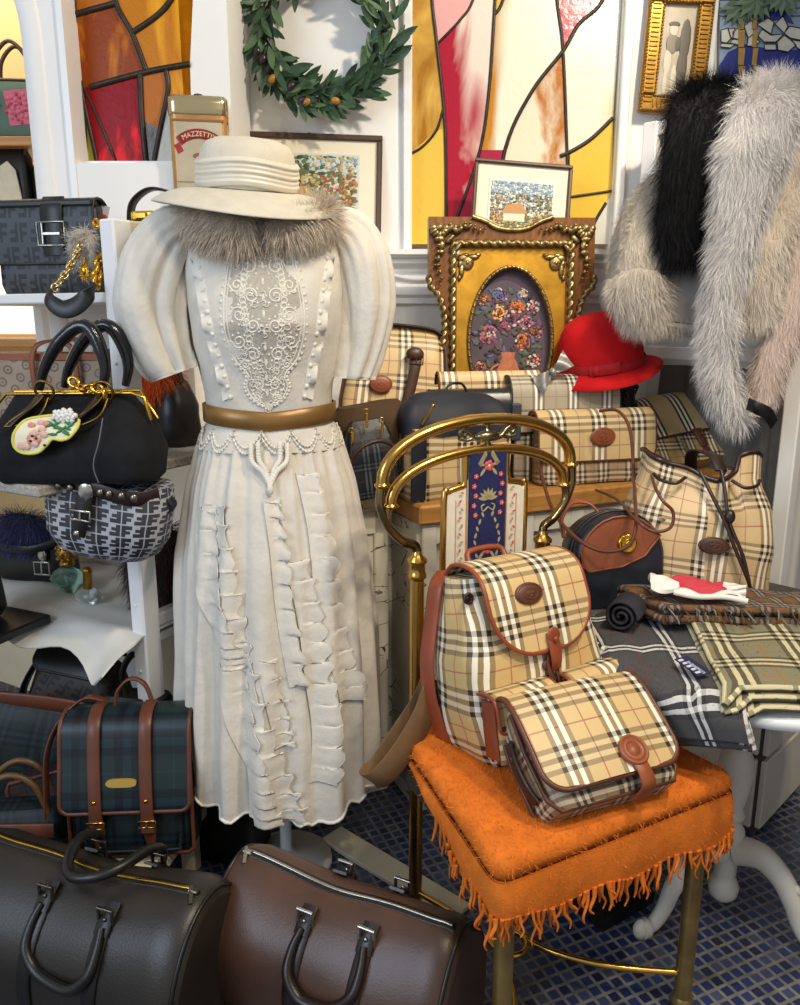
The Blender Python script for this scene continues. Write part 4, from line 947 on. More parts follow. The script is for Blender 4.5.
b = body([(0, .2, .08, 0), (.1, .2, .07, 0), (.17, .19, .06, 0)], .02); q = onb(.93, .232); o = b.build('dark_pouch', NAVY, None, (q[0], q[1], .85), (R(-8), 0, R(20))); tag(o, 'plain dark navy pouch standing behind the striped messenger bag', 'pouch')
# navy top bag with check front, far left of the bench
q = onb(.175, .085); t4 = thing('zip_bag', 'navy topped bag with tan check front standing at the left end of the oak bench', 'bag', q, (0, 0, R(20)))
b = body([(0, .28, .10, 0), (.02, .29, .115, 0), (.15, .285, .11, 0), (.18, .28, .1, 0)], .03); b.fn(soften(.005, 14)); b.build('body', HAYW, t4)
b = body([(.165, .292, .114, 0), (.2, .285, .108, .004), (.235, .255, .085, .012), (.255, .215, .05, .02), (.26, .18, .03, .022)], .03); b.fn(soften(.012, 11)); b.build('zip_top', NAVY, t4)
b = MB(); b.ribbon([(-.12, -.062, .175), (-.12, -.064, .09), (-.12, -.058, .005)], .04, .004, (1, 0, 0)); b.tube([(-.146, -.02, .18), (-.149, -.02, .02)], .004, 6); b.build('side_band', NAVY, t4)
b = MB(); b.box((-.1, -.066, .215), (.006, .003, .05), .001, (0, .6, 0)); b.ell((-.085, -.066, .238), (.005, .003, .005), 8); b.build('zip_pull', GOLD, t4)
# side cupboard that continues the bench to the left
SC = thing('side_cupboard', 'white distressed cupboard behind the dress, left of the oak bench', 'cupboard', onb(-.14, .305, 0), (0, 0, R(24)))
b = MB(); b.box((0, 0, .41), (.32, .30, .82), .004); b.build('body', CRACK, SC)
b = MB(); b.box((0, 0, .835), (.34, .32, .03), .005); b.build('top', CREAMP, SC)
b = MB()
for x in (-.14, .14): b.box((x, -.152, .43), (.04, .012, .76), .003)
for z in (.08, .78): b.box((0, -.152, z), (.3, .012, .06), .003)
b.build('panel_frame', CRACK, SC)
# brown canvas bag with pockets
t5 = thing('canvas_bag', 'brown canvas bag with dark check pocket between the dress and the navy bag', 'bag', (-.055, 2.035, .855), (0, R(-6), R(14)))
b = body([(0, .2, .14, 0), (.03, .225, .155, 0), (.15, .225, .15, 0), (.2, .2, .12, 0), (.228, .16, .06, 0)], .04); b.fn(soften(.01, 10)); b.build('body', BROWNC, t5)
b = body([(.0, .12, .04, 0), (.02, .13, .05, 0), (.12, .125, .045, 0), (.145, .11, .03, 0)], .015); b.xf(TR((-.03, -.095, .01))); pk = b.build('pocket', DKP, t5)
b = body([(.145, .115, .032, 0), (.17, .10, .026, .006), (.19, .08, .015, .012)], .01); b.xf(TR((-.03, -.095, .01))); b.build('pocket_top', BLK, pk)
for x, z in ((-.075, .165), (-.035, .205), (.0, .18)): b = MB(); b.box((x, -.128, z), (.006, .004, .035), .001, (0, .15, 0)); b.tube([(x+.006*math.cos(k*.7), -.128, z+.022+.006*math.sin(k*.7)) for k in range(9)], .0015, 5, closed=True); b.build('zip_pull', GOLD, pk)
worldstrap(t5, [atY(397, 448, 1.90), atY(380, 441, 1.87), atY(360, 449, 1.85), atY(349, 468, 1.85), atY(350, 490, 1.86), atY(362, 507, 1.88)], .0048, 'handle', BRN)
# upright check bag
t6 = thing('bucket_bag', 'upright tan check bag with brown leather edges standing against the wall beside the dress', 'bag', (-.035, 2.30, .85), (R(-9), R(5), R(6)))
b = body([(0, .29, .12, 0), (.03, .31, .14, 0), (.2, .30, .13, 0), (.37, .265, .10, 0), (.405, .25, .07, 0), (.42, .22, .05, 0)], .035); b.fn(soften(.004, 12)); b.build('body', HAYW, t6)
for sx in (-1, 1): b = MB(); b.ribbon([(sx*.15, -.045, .02), (sx*.152, -.045, .2), (sx*.135, -.035, .36), (sx*.118, -.028, .405)], .018, .008, (1, -1*sx, 0)); b.build('edge_binding', BRN, t6); b = MB(); b.ribbon(spline([(-.13, -.03, .40), (-.08, -.03, .42), (.08, -.03, .42), (.13, -.03, .40)], 6), .03, .008, (0, 1, 0)); b.build('top_binding', BRN, t6)
b = MB(); b.ribbon(spline([(.05, -.06, .345), (.05, -.078, .32), (.04, -.08, .25), (.03, -.08, .2)], 6), .03, .006, (1, 0, 0)); buckle(b, (.05, -.083, .325), .036, .026, .003); b.ell((.045, -.078, .34), (.026, .012, .02), 12); b.build('strap_buckle', [BRN, OLDB], t6)
b = MB(); oval(b, (-.045, -.075, .25), .033, .025, .007); b.build('leather_patch', TAN, t6)
# two bags whose tops show in front of the gilt frame
q = onb(.36, .238); t7, f7 = flapbag('shoulder_bag', 'tan check bag with only its top showing right in front of the gilt frame', 'bag', q, (0, 0, R(14)), .28, .285, .045, HAYW, HAYW, DTAN, .4, .03)
q = onb(.27, .185); t8, f8 = flapbag('flap_bag', 'black leather flap bag between the navy bag and the grey check bag', 'bag', q, (0, 0, R(8)), .2, .245, .06, BLK, mat('black_glazed_leather', '#14181e', .3, 0, .6, .2, 9), BLK, .45, .03)
worldstrap(t8, [atY(470, 400, 2.1), atY(462, 384, 2.1), atY(448, 386, 2.08), atY(445, 404, 2.06)], .0035, 'handle', BLK)
b = MB(); b.box((.125, -.0, .17), (.03, .05, .1), .004); b.build('side_panel', mat('grey_blue_leather', '#3a4048', .4), t8)
# black curly hat block with the red hat on it, and the bow
CUR = mat('black_glossy_curl', '#0b0b0c', .3, 0, .6)
q = onb(.70, .215); b = body([(0, .15, .12, 0), (.1, .2, .15, 0), (.2, .23, .16, 0), (.27, .2, .15, 0)], .05)
n0 = MB(); rnd = random.Random(5)
for k in range(230):
    a, z = rnd.uniform(0, 2*PI), rnd.uniform(.02, .27); w_ = np.interp(z, [0, .1, .2, .27], [.075, .1, .115, .1]); c = V3(w_*math.cos(a), w_*.75*math.sin(a), z)
    P = [c+V3(math.cos(a)*.012+.012*math.cos(j*1.1), .012*math.sin(a)-.002*j, .012*math.sin(j*1.1)-.002*j) for j in range(8)]; n0.tube(P, .0035, 5)
b.join(n0); RHS = 1.14
o = b.build('curly_hat_stand', CUR, None, q, (0, 0, R(20))); tag(o, 'glossy black curly bundle holding up the red hat', 'hat stand')
RED = mat('red_wool_felt', '#c4161b', .85, 0, .2, .1, 20, .3, 200)
RH = thing('cloche_hat', 'bright red felt hat with turned brim resting on the black curly stand', 'hat', (q[0]+.012, q[1]-.03, 1.152), (R(5), R(-9), R(10)))
b = MB(); b.lathe([(.112, 0), (.113, .02), (.109, .06), (.099, .095), (.082, .12), (.055, .136), (.025, .142), (0, .143)], 40, sy=1.05); b.fn(soften(.006, 9)); b.build('crown', RED, RH)
b = MB(); b.lathe([(.1, .002), (.113, .004), (.14, -.004), (.158, -.009), (.160, -.007), (.14, .0), (.113, .008), (.1, .006)][::-1], 48); b.fn(lambda p: p+V3(0, 0, (.012*p[0]/.16-.014*(p[1] < 0)*(p[1]/.16)**2)*max(0, (math.hypot(p[0], p[1])-.11)/.05))); b.build('brim', RED, RH)
b = MB(); b.lathe([(.1145, .006), (.1165, .01), (.1165, .024), (.1145, .028)], 40, sy=1.04); b.ribbon(spline([(-.075, -.095, .016), (-.05, -.112, .018), (-.01, -.122, .02), (.0, -.118, .024)], 5), .026, .006, (0, 0, 1)); b.ell((-.06, -.107, .018), (.012, .008, .014), 10); b.build('hat_band', mat('red_felt_band', '#a81016', .8), RH); RH.scale = (1.05, 1.05, 1.12)
b = MB(); c = V3(0, 0, 0)
for sx in (-1, 1):
    g = np.array([[(sx*(.006+.05*t_), .008*math.sin(t_*6+q_*3), (q_-.5)*(.015+.04*t_)+.01*t_*sx) for q_ in np.linspace(0, 1, 7)] for t_ in np.linspace(0, 1, 10)]); b.sheet(g, .004)
b.ell((0, 0, 0), (.01, .01, .012), 10); q2 = atY(553, 372, 2.18)
o = b.build('ribbon_bow', mat('silver_striped_ribbon', '#8d8a86', .4, .3, .5, .4, 70, stretch=(1, 1, 6)), None, q2, (R(-20), R(-30), R(10))); tag(o, 'small silver grey ribbon bow lying beside the red hat brim', 'bow')
# ------------------------------------------------------------------ bags and scarves on the round table
ZT = .642
t9 = thing('drawstring_bag', 'large tan check drawstring bag with oval brown patch standing on the round table', 'bag', (.665, 1.735, ZT+.028), (R(-13), R(3), R(-4)))
b = MB(); secs = []; N_ = 96
for k in range(20):
    z = .315*k/19; a_ = np.interp(z, [0, .02, .12, .2, .26, .315], [.148, .165, .172, .16, .135, .13]); d_ = np.interp(z, [0, .02, .12, .2, .26, .315], [.075, .085, .09, .08, .06, .055]); sec = []
    for i in range(N_):
        t_ = 2*PI*i/N_; f_ = max(0, (z-.14)/.175); rad = 1+f_*(.10*math.sin(7*t_+1)+.05*math.sin(13*t_)); c_, s_ = math.cos(t_-PI/2), math.sin(t_-PI/2)
        x = a_*math.copysign(abs(c_)**.75, c_); y = d_*math.copysign(abs(s_)**.75, s_)*rad
        sec.append((x*(1+.03*f_*math.sin(5*t_)), y, z+f_*(.018*math.cos(2*(t_-PI/2)+.5)-.03*max(0, math.sin(t_*1.0-.4))*f_)+.028*f_*f_*(c_ > .4)-.035*f_*f_*math.exp(-((x-.02)/.05)**2)*(y < .02)))
    secs.append(sec)
b.loft(secs, cap=(True, False)); P_ = np.array(secs); b.grid((P_[12:]*V3(.96, .93, 1)).transpose(1, 0, 2), closed_u=True, flip=True); b.fn(soften(.006, 11)); b.build('body', plaid('tan_check_bag', '#cdb082', '#241a14', '#ece2ce', '#92504a', P=.11, w=.068, rot=R(4), dv=.5, wv=.8, wh=.25), t9)
b = MB(); b.tube([V3(*p) for p in secs[-1]], .0055, 7, closed=True); b.fn(soften(.006, 11)); b.build('rim_binding', DKBR, t9)
b = MB(); oval(b, (.01, -.104, .125), .034, .019, .005); b.build('leather_patch', BRN, t9)
b = MB(); b.tube(spline([(-.02, -.074, .285), (.0, -.09, .24), (.03, -.102, .18), (.055, -.108, .12), (.085, -.105, .06), (.098, -.1, .03)], 6), .0042, 7); b.tube(spline([(.025, -.074, .29), (.03, -.088, .25), (.04, -.102, .18), (.07, -.109, .11), (.09, -.105, .05)], 6), .0042, 7); b.ell((.04, -.104, .19), (.012, .009, .016), 12); b.ell((.1, -.1, .025), (.006, .006, .012), 8); b.build('drawstring', DKBR, t9)
for sx in (-1, 1):
    b = MB(); b.tube(spline([(sx*.05, -.07, .27), (sx*.075, -.085, .255), (sx*.105, -.07, .262), (sx*.115, -.055, .275)], 6), .004, 7); b.build('cord_loop', DKBR, t9)
b = MB(); b.ribbon(spline([(.0, .06, .29), (-.01, .02, .335), (.02, -.03, .325), (.03, -.06, .29)], 6), .03, .005, (1, .2, 0)); b.build('closing_strap', DKBR, t9)
t10 = thing('mini_backpack', 'small round topped navy backpack with tan leather panel and gold emblem on the round table', 'backpack', (.475, 1.70, ZT+.022), (R(-9), 0, R(6)))
def dome(w, h, d, z0=0, n=30):
    out = [(-w/2+.01, z0), (w/2-.01, z0), (w/2, z0+.015)]; r_ = w/2
    for k in range(n+1): a = PI*k/n; out.append((r_*math.cos(a), z0+h-r_*.95+r_*.95*math.sin(a)))
    out.append((-w/2, z0+.015)); return out
D_ = dome(.205, .215, .1); b = MB(); secs = [[(x*s_, y, z*s_+.004*(1-s_)*20) for x, z in D_[::-1]] for y, s_ in ((-.062, .90), (-.058, .95), (-.05, .985), (-.03, 1), (.03, 1), (.05, .97))]
b.loft(secs[::-1]); b.fn(soften(.004, 12)); b.build('body', mat('navy_leather', '#171c26', .35, 0, .5, .25, 8, .3, 300), t10)
b = MB()
for y in (-.03, -.01): b.tube([(x*1.004, y, z*1.004) for x, z in D_], .003, 6, closed=True)
b.build('zip', BLK, t10)
pl = [(-.088, .10), (-.075, .088), (.0, .098), (.05, .12), (.085, .165)]+[(.094*math.cos(PI*k/14), .112+.095*math.sin(PI*k/14)) for k in range(3, 14)]
b = MB(); b.poly([(x, -.065, z) for x, z in pl], .008, (0, 1, 0)); b.tube([(x, -.067, z) for x, z in pl], .0025, 6, closed=True); b.build('leather_panel', TAN, t10)
b = MB(); b.lathe([(0, .007), (.008, .007), (.010, .005), (.014, .005), (.016, .007), (.02, .006), (.022, .0)], 24); b.ell((0, 0, .008), (.006, .009, .003), 10); b.xf(TR((.01, -.066, .148), (R(90), 0, 0))); b.build('emblem', GOLD, t10)
b = MB(); b.ribbon(spline([(-.03, .0, .21), (-.05, .01, .232), (-.085, .02, .232), (-.108, .02, .198), (-.106, .01, .155)], 6), .02, .006, (0, 1, .3)); b.build('handle', TAN, t10)
b = MB(); b.tube(spline([(.09, -.05, .2), (.112, -.03, .19), (.122, -.02, .14)], 5), .0035, 6); b.build('strap', mat('beige_cord', '#b9a078', .6), t10)
def drape(x, y, z0):
    v = V3(x, y, 0)-TC; r_ = math.hypot(v[0], v[1]); Rm = .337
    if r_ <= Rm: return V3(x, y, ZT+z0)
    ex = r_-Rm; k = min(ex, .02); s_ = (Rm+k*.8+z0*.6)/r_; return V3(TC[0]+v[0]*s_, TC[1]+v[1]*s_, ZT+z0*.6-max(0, ex-.008))
def scarf(name, label, corners, z0, m, layers, th=.010, fold=.006, seed=0, fr=None, frm=None, ns=26, nt=26, fl_=.05):
    t_ = thing(name, label, 'scarf', (*TC[:2], ZT)); c = [V3(*p, 0) for p in corners]
    for L in range(layers):
        g = []; zo = z0+L*th*1.15; sh_ = .010*L
        for i in range(ns):
            row = []
            for j in range(nt):
                a, e = i/(ns-1), j/(nt-1); p = (c[0]*(1-a)+c[1]*a)*(1-e)+(c[3]*(1-a)+c[2]*a)*e; p = p+V3(sh_*(1-2*a)*.4, sh_*(e-.2), 0)
                w_ = fold*noise.noise(Vector((a*3+seed, e*2.4, L*.2)))+fold*.6*math.sin(a*9+e*3+seed)
                row.append(drape(p[0], p[1], zo+th/2+abs(w_))-V3(*t_.location))
            g.append(row)
        b = MB(); G = np.array(g); uu = np.repeat(np.linspace(0, np.linalg.norm(c[1]-c[0]), ns)[:, None], nt, 1)+.03*seed; vv = np.repeat(np.linspace(0, np.linalg.norm(c[3]-c[0]), nt)[None], ns, 0)
        b.sheet(G, th, uv=(uu, vv)); 
        for e_ in (G[0], G[-1], G[:, -1]): b.tube(e_, th*.5, 8)
        b.fur(2500, .006, .0007, (0, 0, 0), .7, 0, .2, jit=.6)
        b.build('fold', m, t_)
    if fr:
        rnd = random.Random(seed+1); b = MB()
        E_ = {'l': G[0], 'r': G[-1], 'f': G[:, -1]}[fr]
        for i in range(len(E_)-1):
            for q_ in range(2):
                p = E_[i]+(E_[i+1]-E_[i])*rnd.random(); o_ = {'l': V3(-1, -.25, 0), 'r': V3(1, 0, 0), 'f': V3(.1, -1, 0)}[fr]; L_ = fl_*rnd.uniform(.7, 1.2)
                P = spline([p, p+o_*L_*.4+V3(rnd.uniform(-.006, .006), rnd.uniform(-.01, .01), .004), p+o_*L_*.8+V3(0, rnd.uniform(-.015, .015), -.006), p+o_*L_+V3(0, rnd.uniform(-.02, .02), -.012)], 4); b.tube(P, np.linspace(.0022, .0012, len(P)), 5, m=rnd.choice([0, 0, 0, 1, 2]))
        b.build('fringe', frm, t_, kind='stuff')
    return t_
GS = plaid('charcoal_check_wool', '#4a494a', '#1c1c1f', '#e0deda', '#6a3a3a', P=.155, w=.05, dv=.35, wv=.75, wh=.75, rough=.9, weave=1)
OS = plaid('olive_check_wool', '#858064', '#1d1913', '#e6d9ae', '#a8692e', P=.13, w=.075, dv=.55, wv=.7, wh=.55, rough=.9, weave=1)
BS = plaid('brown_check_wool', '#6e5136', '#1f1a17', '#9aa0a0', '#9a5a2a', P=.06, w=.1, dv=.45, wv=.45, wh=.35, rough=.95, weave=2)
FB = [mat('charcoal_yarn', '#26252a', .9), mat('white_yarn', '#d6d3cc', .9), mat('maroon_yarn', '#5c2226', .9)]
g1 = scarf('wool_scarf', 'charcoal grey check wool scarf with white lines hanging over the left table edge', [(.40, 1.62), (.62, 1.66), (.575, 1.17), (.385, 1.24)], .0, GS, 2, .012, .008, 1, 'l', FB, fl_=.085)
b = MB(); b.box((0, 0, 0), (.03, .062, .002), .0005, m=0); 
for k in range(5): b.box((-.008+.0, -.022+.011*k, .0015), (.010-.002*(k % 2), .0055, .001), m=1)
tx = text_mb('BURBERRYS', .0085, .0003, 1); tx.xf(TR((.007, 0, .0015), (R(-90), 0, R(0)))); tx.xf(TR((0, 0, 0), (0, 0, 0))); 
lb = MB(); lb.join(b); tx2 = text_mb('BURBERRYS', .0085, .0003, 1); tx2.xf(TR((.008, 0, .0016), (R(-90), 0, 0))); tx2.xf(Matrix.Rotation(R(-90), 4, 'Z')); tx2.xf(TR((0, 0, 0)))
lb.join(tx2); pz = drape(.525, 1.33, .045)-V3(*g1.location)
lb.build('label_tag', [mat('navy_label', '#191e48', .7), mat('label_thread', '#c9cbd6', .7)], g1, pz, (R(6), R(-4), R(22)))
g2 = scarf('wool_scarf', 'folded olive check wool scarf lying on the round white table front', [(.60, 1.60), (1.10, 1.60), (1.05, 1.225), (.545, 1.225)], .004, OS, 3, .013, .007, 4)
g3 = scarf('wool_scarf', 'fuzzy brown and grey check scarf behind the olive one, under the bandana', [(.47, 1.66), (1.05, 1.60), (1.03, 1.50), (.54, 1.53)], .042, BS, 2, .018, .012, 7, 'f', [mat('brown_yarn', '#54402d', .95), mat('black_yarn', '#1c1917', .95), mat('grey_yarn', '#7d7c78', .95)], fl_=.035)
# rolled scarf end and bandana
b = MB(); sp = [(.034*(1-k/60)*math.cos(k*.32), 0, .034*(1-k/60)*math.sin(k*.32)) for k in range(52)]; b.ribbon(sp, .07, .006, (0, 1, 0)); b.ribbon([(.0, .0, -.034), (-.05, .01, -.04), (-.09, -.01, -.05)], .06, .006, (0, 1, 0)); o = b.build('rolled_scarf', mat('charcoal_wool', '#34343a', .95, 0, .2, .2, 40), None, atZ(625, 612, ZT+.062), (0, 0, R(-30))); tag(o, 'rolled dark charcoal scarf end beside the navy backpack', 'scarf')
t = NT('red_bandana_print'); u_, v_ = t.uv(); vo = t.n('ShaderNodeTexVoronoi'); vo.inputs['Scale'].default_value = 110; n_ = t.noise(16, 2); zone = u_+(n_-.5)*.05
redz = zone.within(.05, .16); dots = E(t, vo.outputs['Distance']).lt(.28); c_ = t.mix(redz, srgb('#e9e4da'), t.mix(dots, srgb('#c11a30'), srgb('#e8a9ad'))); BANM = t.set(c_, .8)
b = MB(); g = []
for i in range(40):
    a = i/39; row = []
    for j in range(12):
        e = j/11-.5; wd = .07*(.35+.65*math.sin(PI*min(1, .15+a*.95))**.7); row.append((a*.19-.095, e*wd, .010*math.cos(e*2.6)+.006*math.sin(a*14+e*6)+.004*math.sin(e*22)+.004))
    g.append(row)
b.sheet(np.array(g), .008); o = b.build('bandana', BANM, None, V3(.615, 1.575, ZT+.100), (R(8), R(4), R(-8))); tag(o, 'red and white printed bandana folded on top of the brown scarf', 'bandana')
b = MB(); g2_ = [(x*.8+.02, -.036+.006*math.sin(x*40), .008) for x in np.linspace(-.09, .09, 20)]; b.tube(g2_, .006, 8); b.build('white_hem', mat('white_cotton', '#e9e4da', .85), o)
# ------------------------------------------------------------------ letter monogram cloth (interlocking F pairs)
def ffmat(name, bg, fg, cw, ch, rough=.5, sharp=0, rot=0):
    t = NT(name); u_, v_ = t.uv(rot); row = (v_/ch).fl(); uu = u_/cw+(row*(0 if sharp else .5)); cu = uu.fr()*2; flip = cu.gt(1); fu = cu.fr(); fv = (v_/ch).fr()
    x = fu+flip*(1-2*fu); y = fv+flip*(1-2*fv)
    e0 = .05 if sharp else .1
    stem = x.within(e0, .42 if sharp else .36)*y.within(e0, 1-e0); top = x.within(e0, 1-e0)*y.within(.64 if sharp else .70, 1-e0); mid = x.within(e0, .80)*y.within(.28 if sharp else .38, .54)
    f_ = stem.max(top).max(mid); n_ = t.noise(12, 3)
    t.bump(t.noise(600, 2), .3, .0005)
    return t.set(t.mix(f_*(.8+n_*.3).min(1), srgb(bg), srgb(fg)), rough)
FFD = ffmat('black_letter_canvas', '#3a3d42', '#101114', .052, .046); FFB = ffmat('brown_letter_canvas', '#3b332c', '#15110e', .05, .045, rot=.25)
FFZ = ffmat('small_letter_canvas', '#a9aab0', '#14151b', .046, .027, .55, 1)
TRT = plaid('dark_tartan', '#1a2426', '#0b0e12', '#1b2d3a', '#1f3329', P=.085, w=.1, dv=.5, wv=.5, wh=.5, rough=.5, lineamt=.5)
TRM = plaid('maroon_tartan', '#3c2523', '#1c1517', '#262c30', '#4d3028', P=.06, w=.09, dv=.5, wv=.4, wh=.4, rough=.5)
FURG = furmat('grey_wispy_hair', '#8b8782', '#b9b4ab', '#ddd8ce', tip='#e6e2da')
# black letter bag on the top shelf
q = onsh(-.335, .11, 1.3465); t1 = thing('baguette_bag', 'dark canvas letter monogram bag with silver square buckle at the left of the top shelf', 'bag', q, (0, 0, R(-10)))
t1.scale = (1, 1, 1.18)
b = body([(0, .25, .06, 0), (.02, .26, .075, 0), (.1, .26, .07, 0), (.165, .25, .05, 0), (.175, .24, .04, 0)], .02); b.build('body', FFD, t1)
fb, ed = flap(.262, [(.02, .172), (.0, .181), (-.03, .178), (-.041, .15), (-.042, .09), (-.04, .06)], .012, .004); f1 = fb.build('flap', FFD, t1)
b = MB(); b.tube(ed, .003, 6); b.box((0, -.03, .172), (.262, .03, .012), .003); b.build('flap_edge', BLK, f1)
b = MB(); b.ribbon(spline([(.03, -.03, .184), (.03, -.045, .165), (.03, -.048, .12), (.03, -.047, .075)], 5), .055, .005, (1, 0, 0)); b.build('front_tab', BLK, t1)
b = MB(); x, z = .03, .115; b.tube([(x-.034, -.053, z-.022), (x+.034, -.053, z-.022), (x+.034, -.053, z+.022), (x-.034, -.053, z+.022)], .0032, 6, closed=True, sq=.6); b.tube([(x-.022, -.053, z+.02), (x-.022, -.053, z-.02)], .0032, 6); b.box((x+.0, -.053, z), (.045, .004, .006), .001); b.build('buckle', SILV, t1)
b = MB(); b.ribbon(spline([(-.13, 0, .14), (-.15, -.02, .17), (-.165, -.03, .12), (-.15, -.04, .02)], 6), .03, .005, (0, 1, .2)); b.build('strap', DKBR, t1)
# chain bag with the hanging strap pad
q = onsh(-.115, .09, 1.3465); t2 = thing('chain_bag', 'small black bag with chunky gold chain strap hanging over the top shelf edge', 'bag', q, (0, 0, R(-20)))
b = body([(0, .15, .07, 0), (.02, .17, .08, 0), (.09, .165, .07, 0), (.12, .14, .05, 0)], .025); b.fn(soften(.004, 15)); b.build('body', BLK, t2)
def chain(b, pts, r, tr):
    P = spline(pts, 30); ds = np.r_[0, np.cumsum(np.linalg.norm(np.diff(P, axis=0), axis=1))]; n_ = int(ds[-1]/(r*1.25)); 
    for k in range(n_+1):
        s_ = ds[-1]*k/max(n_, 1); c = np.array([np.interp(s_, ds, P[:, i]) for i in range(3)]); c2 = np.array([np.interp(min(s_+.004, ds[-1]), ds, P[:, i]) for i in range(3)]); d = c2-c
        if np.linalg.norm(d) < 1e-6: d = V3(0, 0, -1)
        d, s1, s2 = basis(d, (0, 1, .2)); a = s1*math.cos(k*1.15+.4)+s2*math.sin(k*1.15+.4)
        b.tube([c+d*r*math.cos(j*PI/6)+a*r*.72*math.sin(j*PI/6) for j in range(12)], tr, 6, closed=True)
L_ = lambda u, v, Y: child_local(t2, atY(u, v, Y))
b = MB(); chain(b, [L_(84, 233, 1.80), L_(78, 250, 1.76), L_(68, 270, 1.73), L_(55, 288, 1.71)], .0085, .0032); b.build('chain', mat('pale_gold_chain', '#cdb684', .22, 1), t2)
b = MB(); chain(b, [L_(96, 224, 1.84), L_(106, 232, 1.80), L_(107, 250, 1.77), L_(98, 266, 1.74), L_(97, 282, 1.72)], .0125, .0046); b.build('chain', GOLD, t2)
b = MB(); P = spline([L_(50, 290, 1.70), L_(50, 300, 1.69), L_(62, 309, 1.685), L_(76, 306, 1.685), L_(88, 295, 1.69), L_(95, 284, 1.70)], 7); k = len(P); b.ribbon(P, [.014+.024*math.sin(PI*min(1, (i/(k-1))*.95)) for i in range(k)], .006, (.35, .3, .9)); b.build('strap_pad', BLK, t2)
b = MB(); c = L_(85, 272, 1.745); b.ell(c, (.013, .005, .017), 14); b.ell(c+V3(0, -.004, .003), (.008, .004, .01), 10)
for j in range(12): b.ell(c+V3(.012*math.cos(j*.52), -.002, .016*math.sin(j*.52)), .003, 6)
b.tube([c+V3(0, 0, .017), c+V3(.002, 0, .03)], .002, 5); b.build('medallion', GOLD, t2)
b = MB(); c = L_(84, 240, 1.79); 
for dx, L in ((-.022, .05), (.02, .05), (0, .075)): b.tube([c+V3(dx*.3, 0, .02), c+V3(dx, -.005, 0), c+V3(dx*1.3, -.006, -L)], [.006, .012, .004], 8)
b.fur(1500, .022, .0008, (0, 0, -.8), .5, 1, .3); b.build('fur_charm', [FURB, FURG], t2)
# flower card and the clasp of a bag behind the post
q = atY(90, 230, 1.98); t3 = thing('gift_card', 'white card with a red flower standing on the top shelf behind the gold chain', 'card', q+V3(0, 0, -.02), (R(-6), R(14), R(-6)))
b = MB(); b.box((0, 0, .035), (.062, .002, .095), .0005); b.build('paper', mat('pale_card', '#cfd3dc', .7), t3)
b = MB()
for k in range(8): a = 2*PI*k/8; b.ell((.012+.014*math.cos(a), -.003, .045+.012*math.sin(a)), (.011, .003, .009), 10)
b.ell((.012, -.004, .045), (.012, .003, .010), 10); b.build('flower', mat('brick_red_print', '#a03a26', .7), t3)
q = onsh(-.135, .265, 1.3465); t4 = thing('clasp_bag', 'black bag with curved handle and gold clasp standing behind the shelf post', 'bag', q, (0, 0, R(-14)))
b = body([(0, .18, .08, 0), (.02, .2, .09, 0), (.12, .19, .08, 0), (.17, .17, .05, 0)], .03); b.build('body', BLK, t4)
b = MB(); b.ribbon(spline([(-.085, 0, .165), (-.075, 0, .215), (-.03, 0, .245), (.02, 0, .24), (.06, 0, .215), (.075, 0, .165)], 6), .03, .006, (0, 1, 0)); b.build('handle', BLK, t4)
b = MB(); b.box((-.03, -.03, .182), (.06, .02, .022), .004); b.box((-.03, -.042, .182), (.03, .006, .014), .002); b.build('clasp', GOLD, t4)
# tan monogram tote on the middle shelf
t = NT('tan_monogram_canvas'); u_, v_ = t.uv(.5); cu, cv = (u_/.034).fr()-.5, (v_/.034).fr()-.5
rg_ = t.math('SQRT', cu*cu+cv*cv); rr_ = rg_.within(.2, .34); dots = rg_.lt(.09); MONO = t.set(t.mix(rr_.max(dots)*.8, t.ramp(t.noise(9, 3), (.3, srgb('#8c7660')), (.7, srgb('#a08a70'))), srgb('#5a4636')), .5)
q = onsh(-.37, .12, .977); t5 = thing('tote_bag', 'tan monogram canvas tote with orange brown leather trim on the middle shelf', 'bag', q, (0, 0, R(-6)))
b = body([(0, .30, .12, 0), (.02, .32, .13, 0), (.12, .335, .12, 0), (.215, .35, .10, 0)], .03); b.fn(soften(.005, 12)); b.build('body', MONO, t5)
OTR = leather('orange_brown_trim', '#8c4a22', .5)
b = body([(.216, .352, .104, 0), (.232, .356, .104, 0)], .03); b.build('top_trim', OTR, t5)
for y, hs_ in ((-.055, 1), (.055, 1.1)):
    b = MB(); b.ribbon(spline([(-.03, y*1.2, .15), (-.032, y*1.2, .21), (-.02, y*1.1, .25), (.02, y*.95, .262), (.065, y*1.1, .25), (.078, y*1.2, .21), (.08, y*1.2, .15)], 7), .013, .005, (1, 0, .1)); b.build('handle', OTR, t5)
b = MB(); b.box((.03, -.066, .10), (.05, .002, .05), .0005, (0, .1, 0), 0)
for k in range(5): b.ell((.012+.009*k, -.067, .118+.007*math.sin(k*2)), (.007, .002, .012), 7, (0, .2*k-.4, 0), 1)
for k in range(9): b.ell((-.035+.011*math.sin(k*2.1), -.067, .105-.012*k), (.007, .003, .008), 8, m=2)
b.ell((-.015, -.067, .04), (.007, .003, .007), 8, m=3); b.build('painted_motif', [mat('peach_paint', '#c98a5a', .6), mat('orange_paint', '#e06a1c', .6), mat('rose_paint', '#c04a58', .6), mat('pale_blue_paint', '#a9c6cf', .6)], t5)
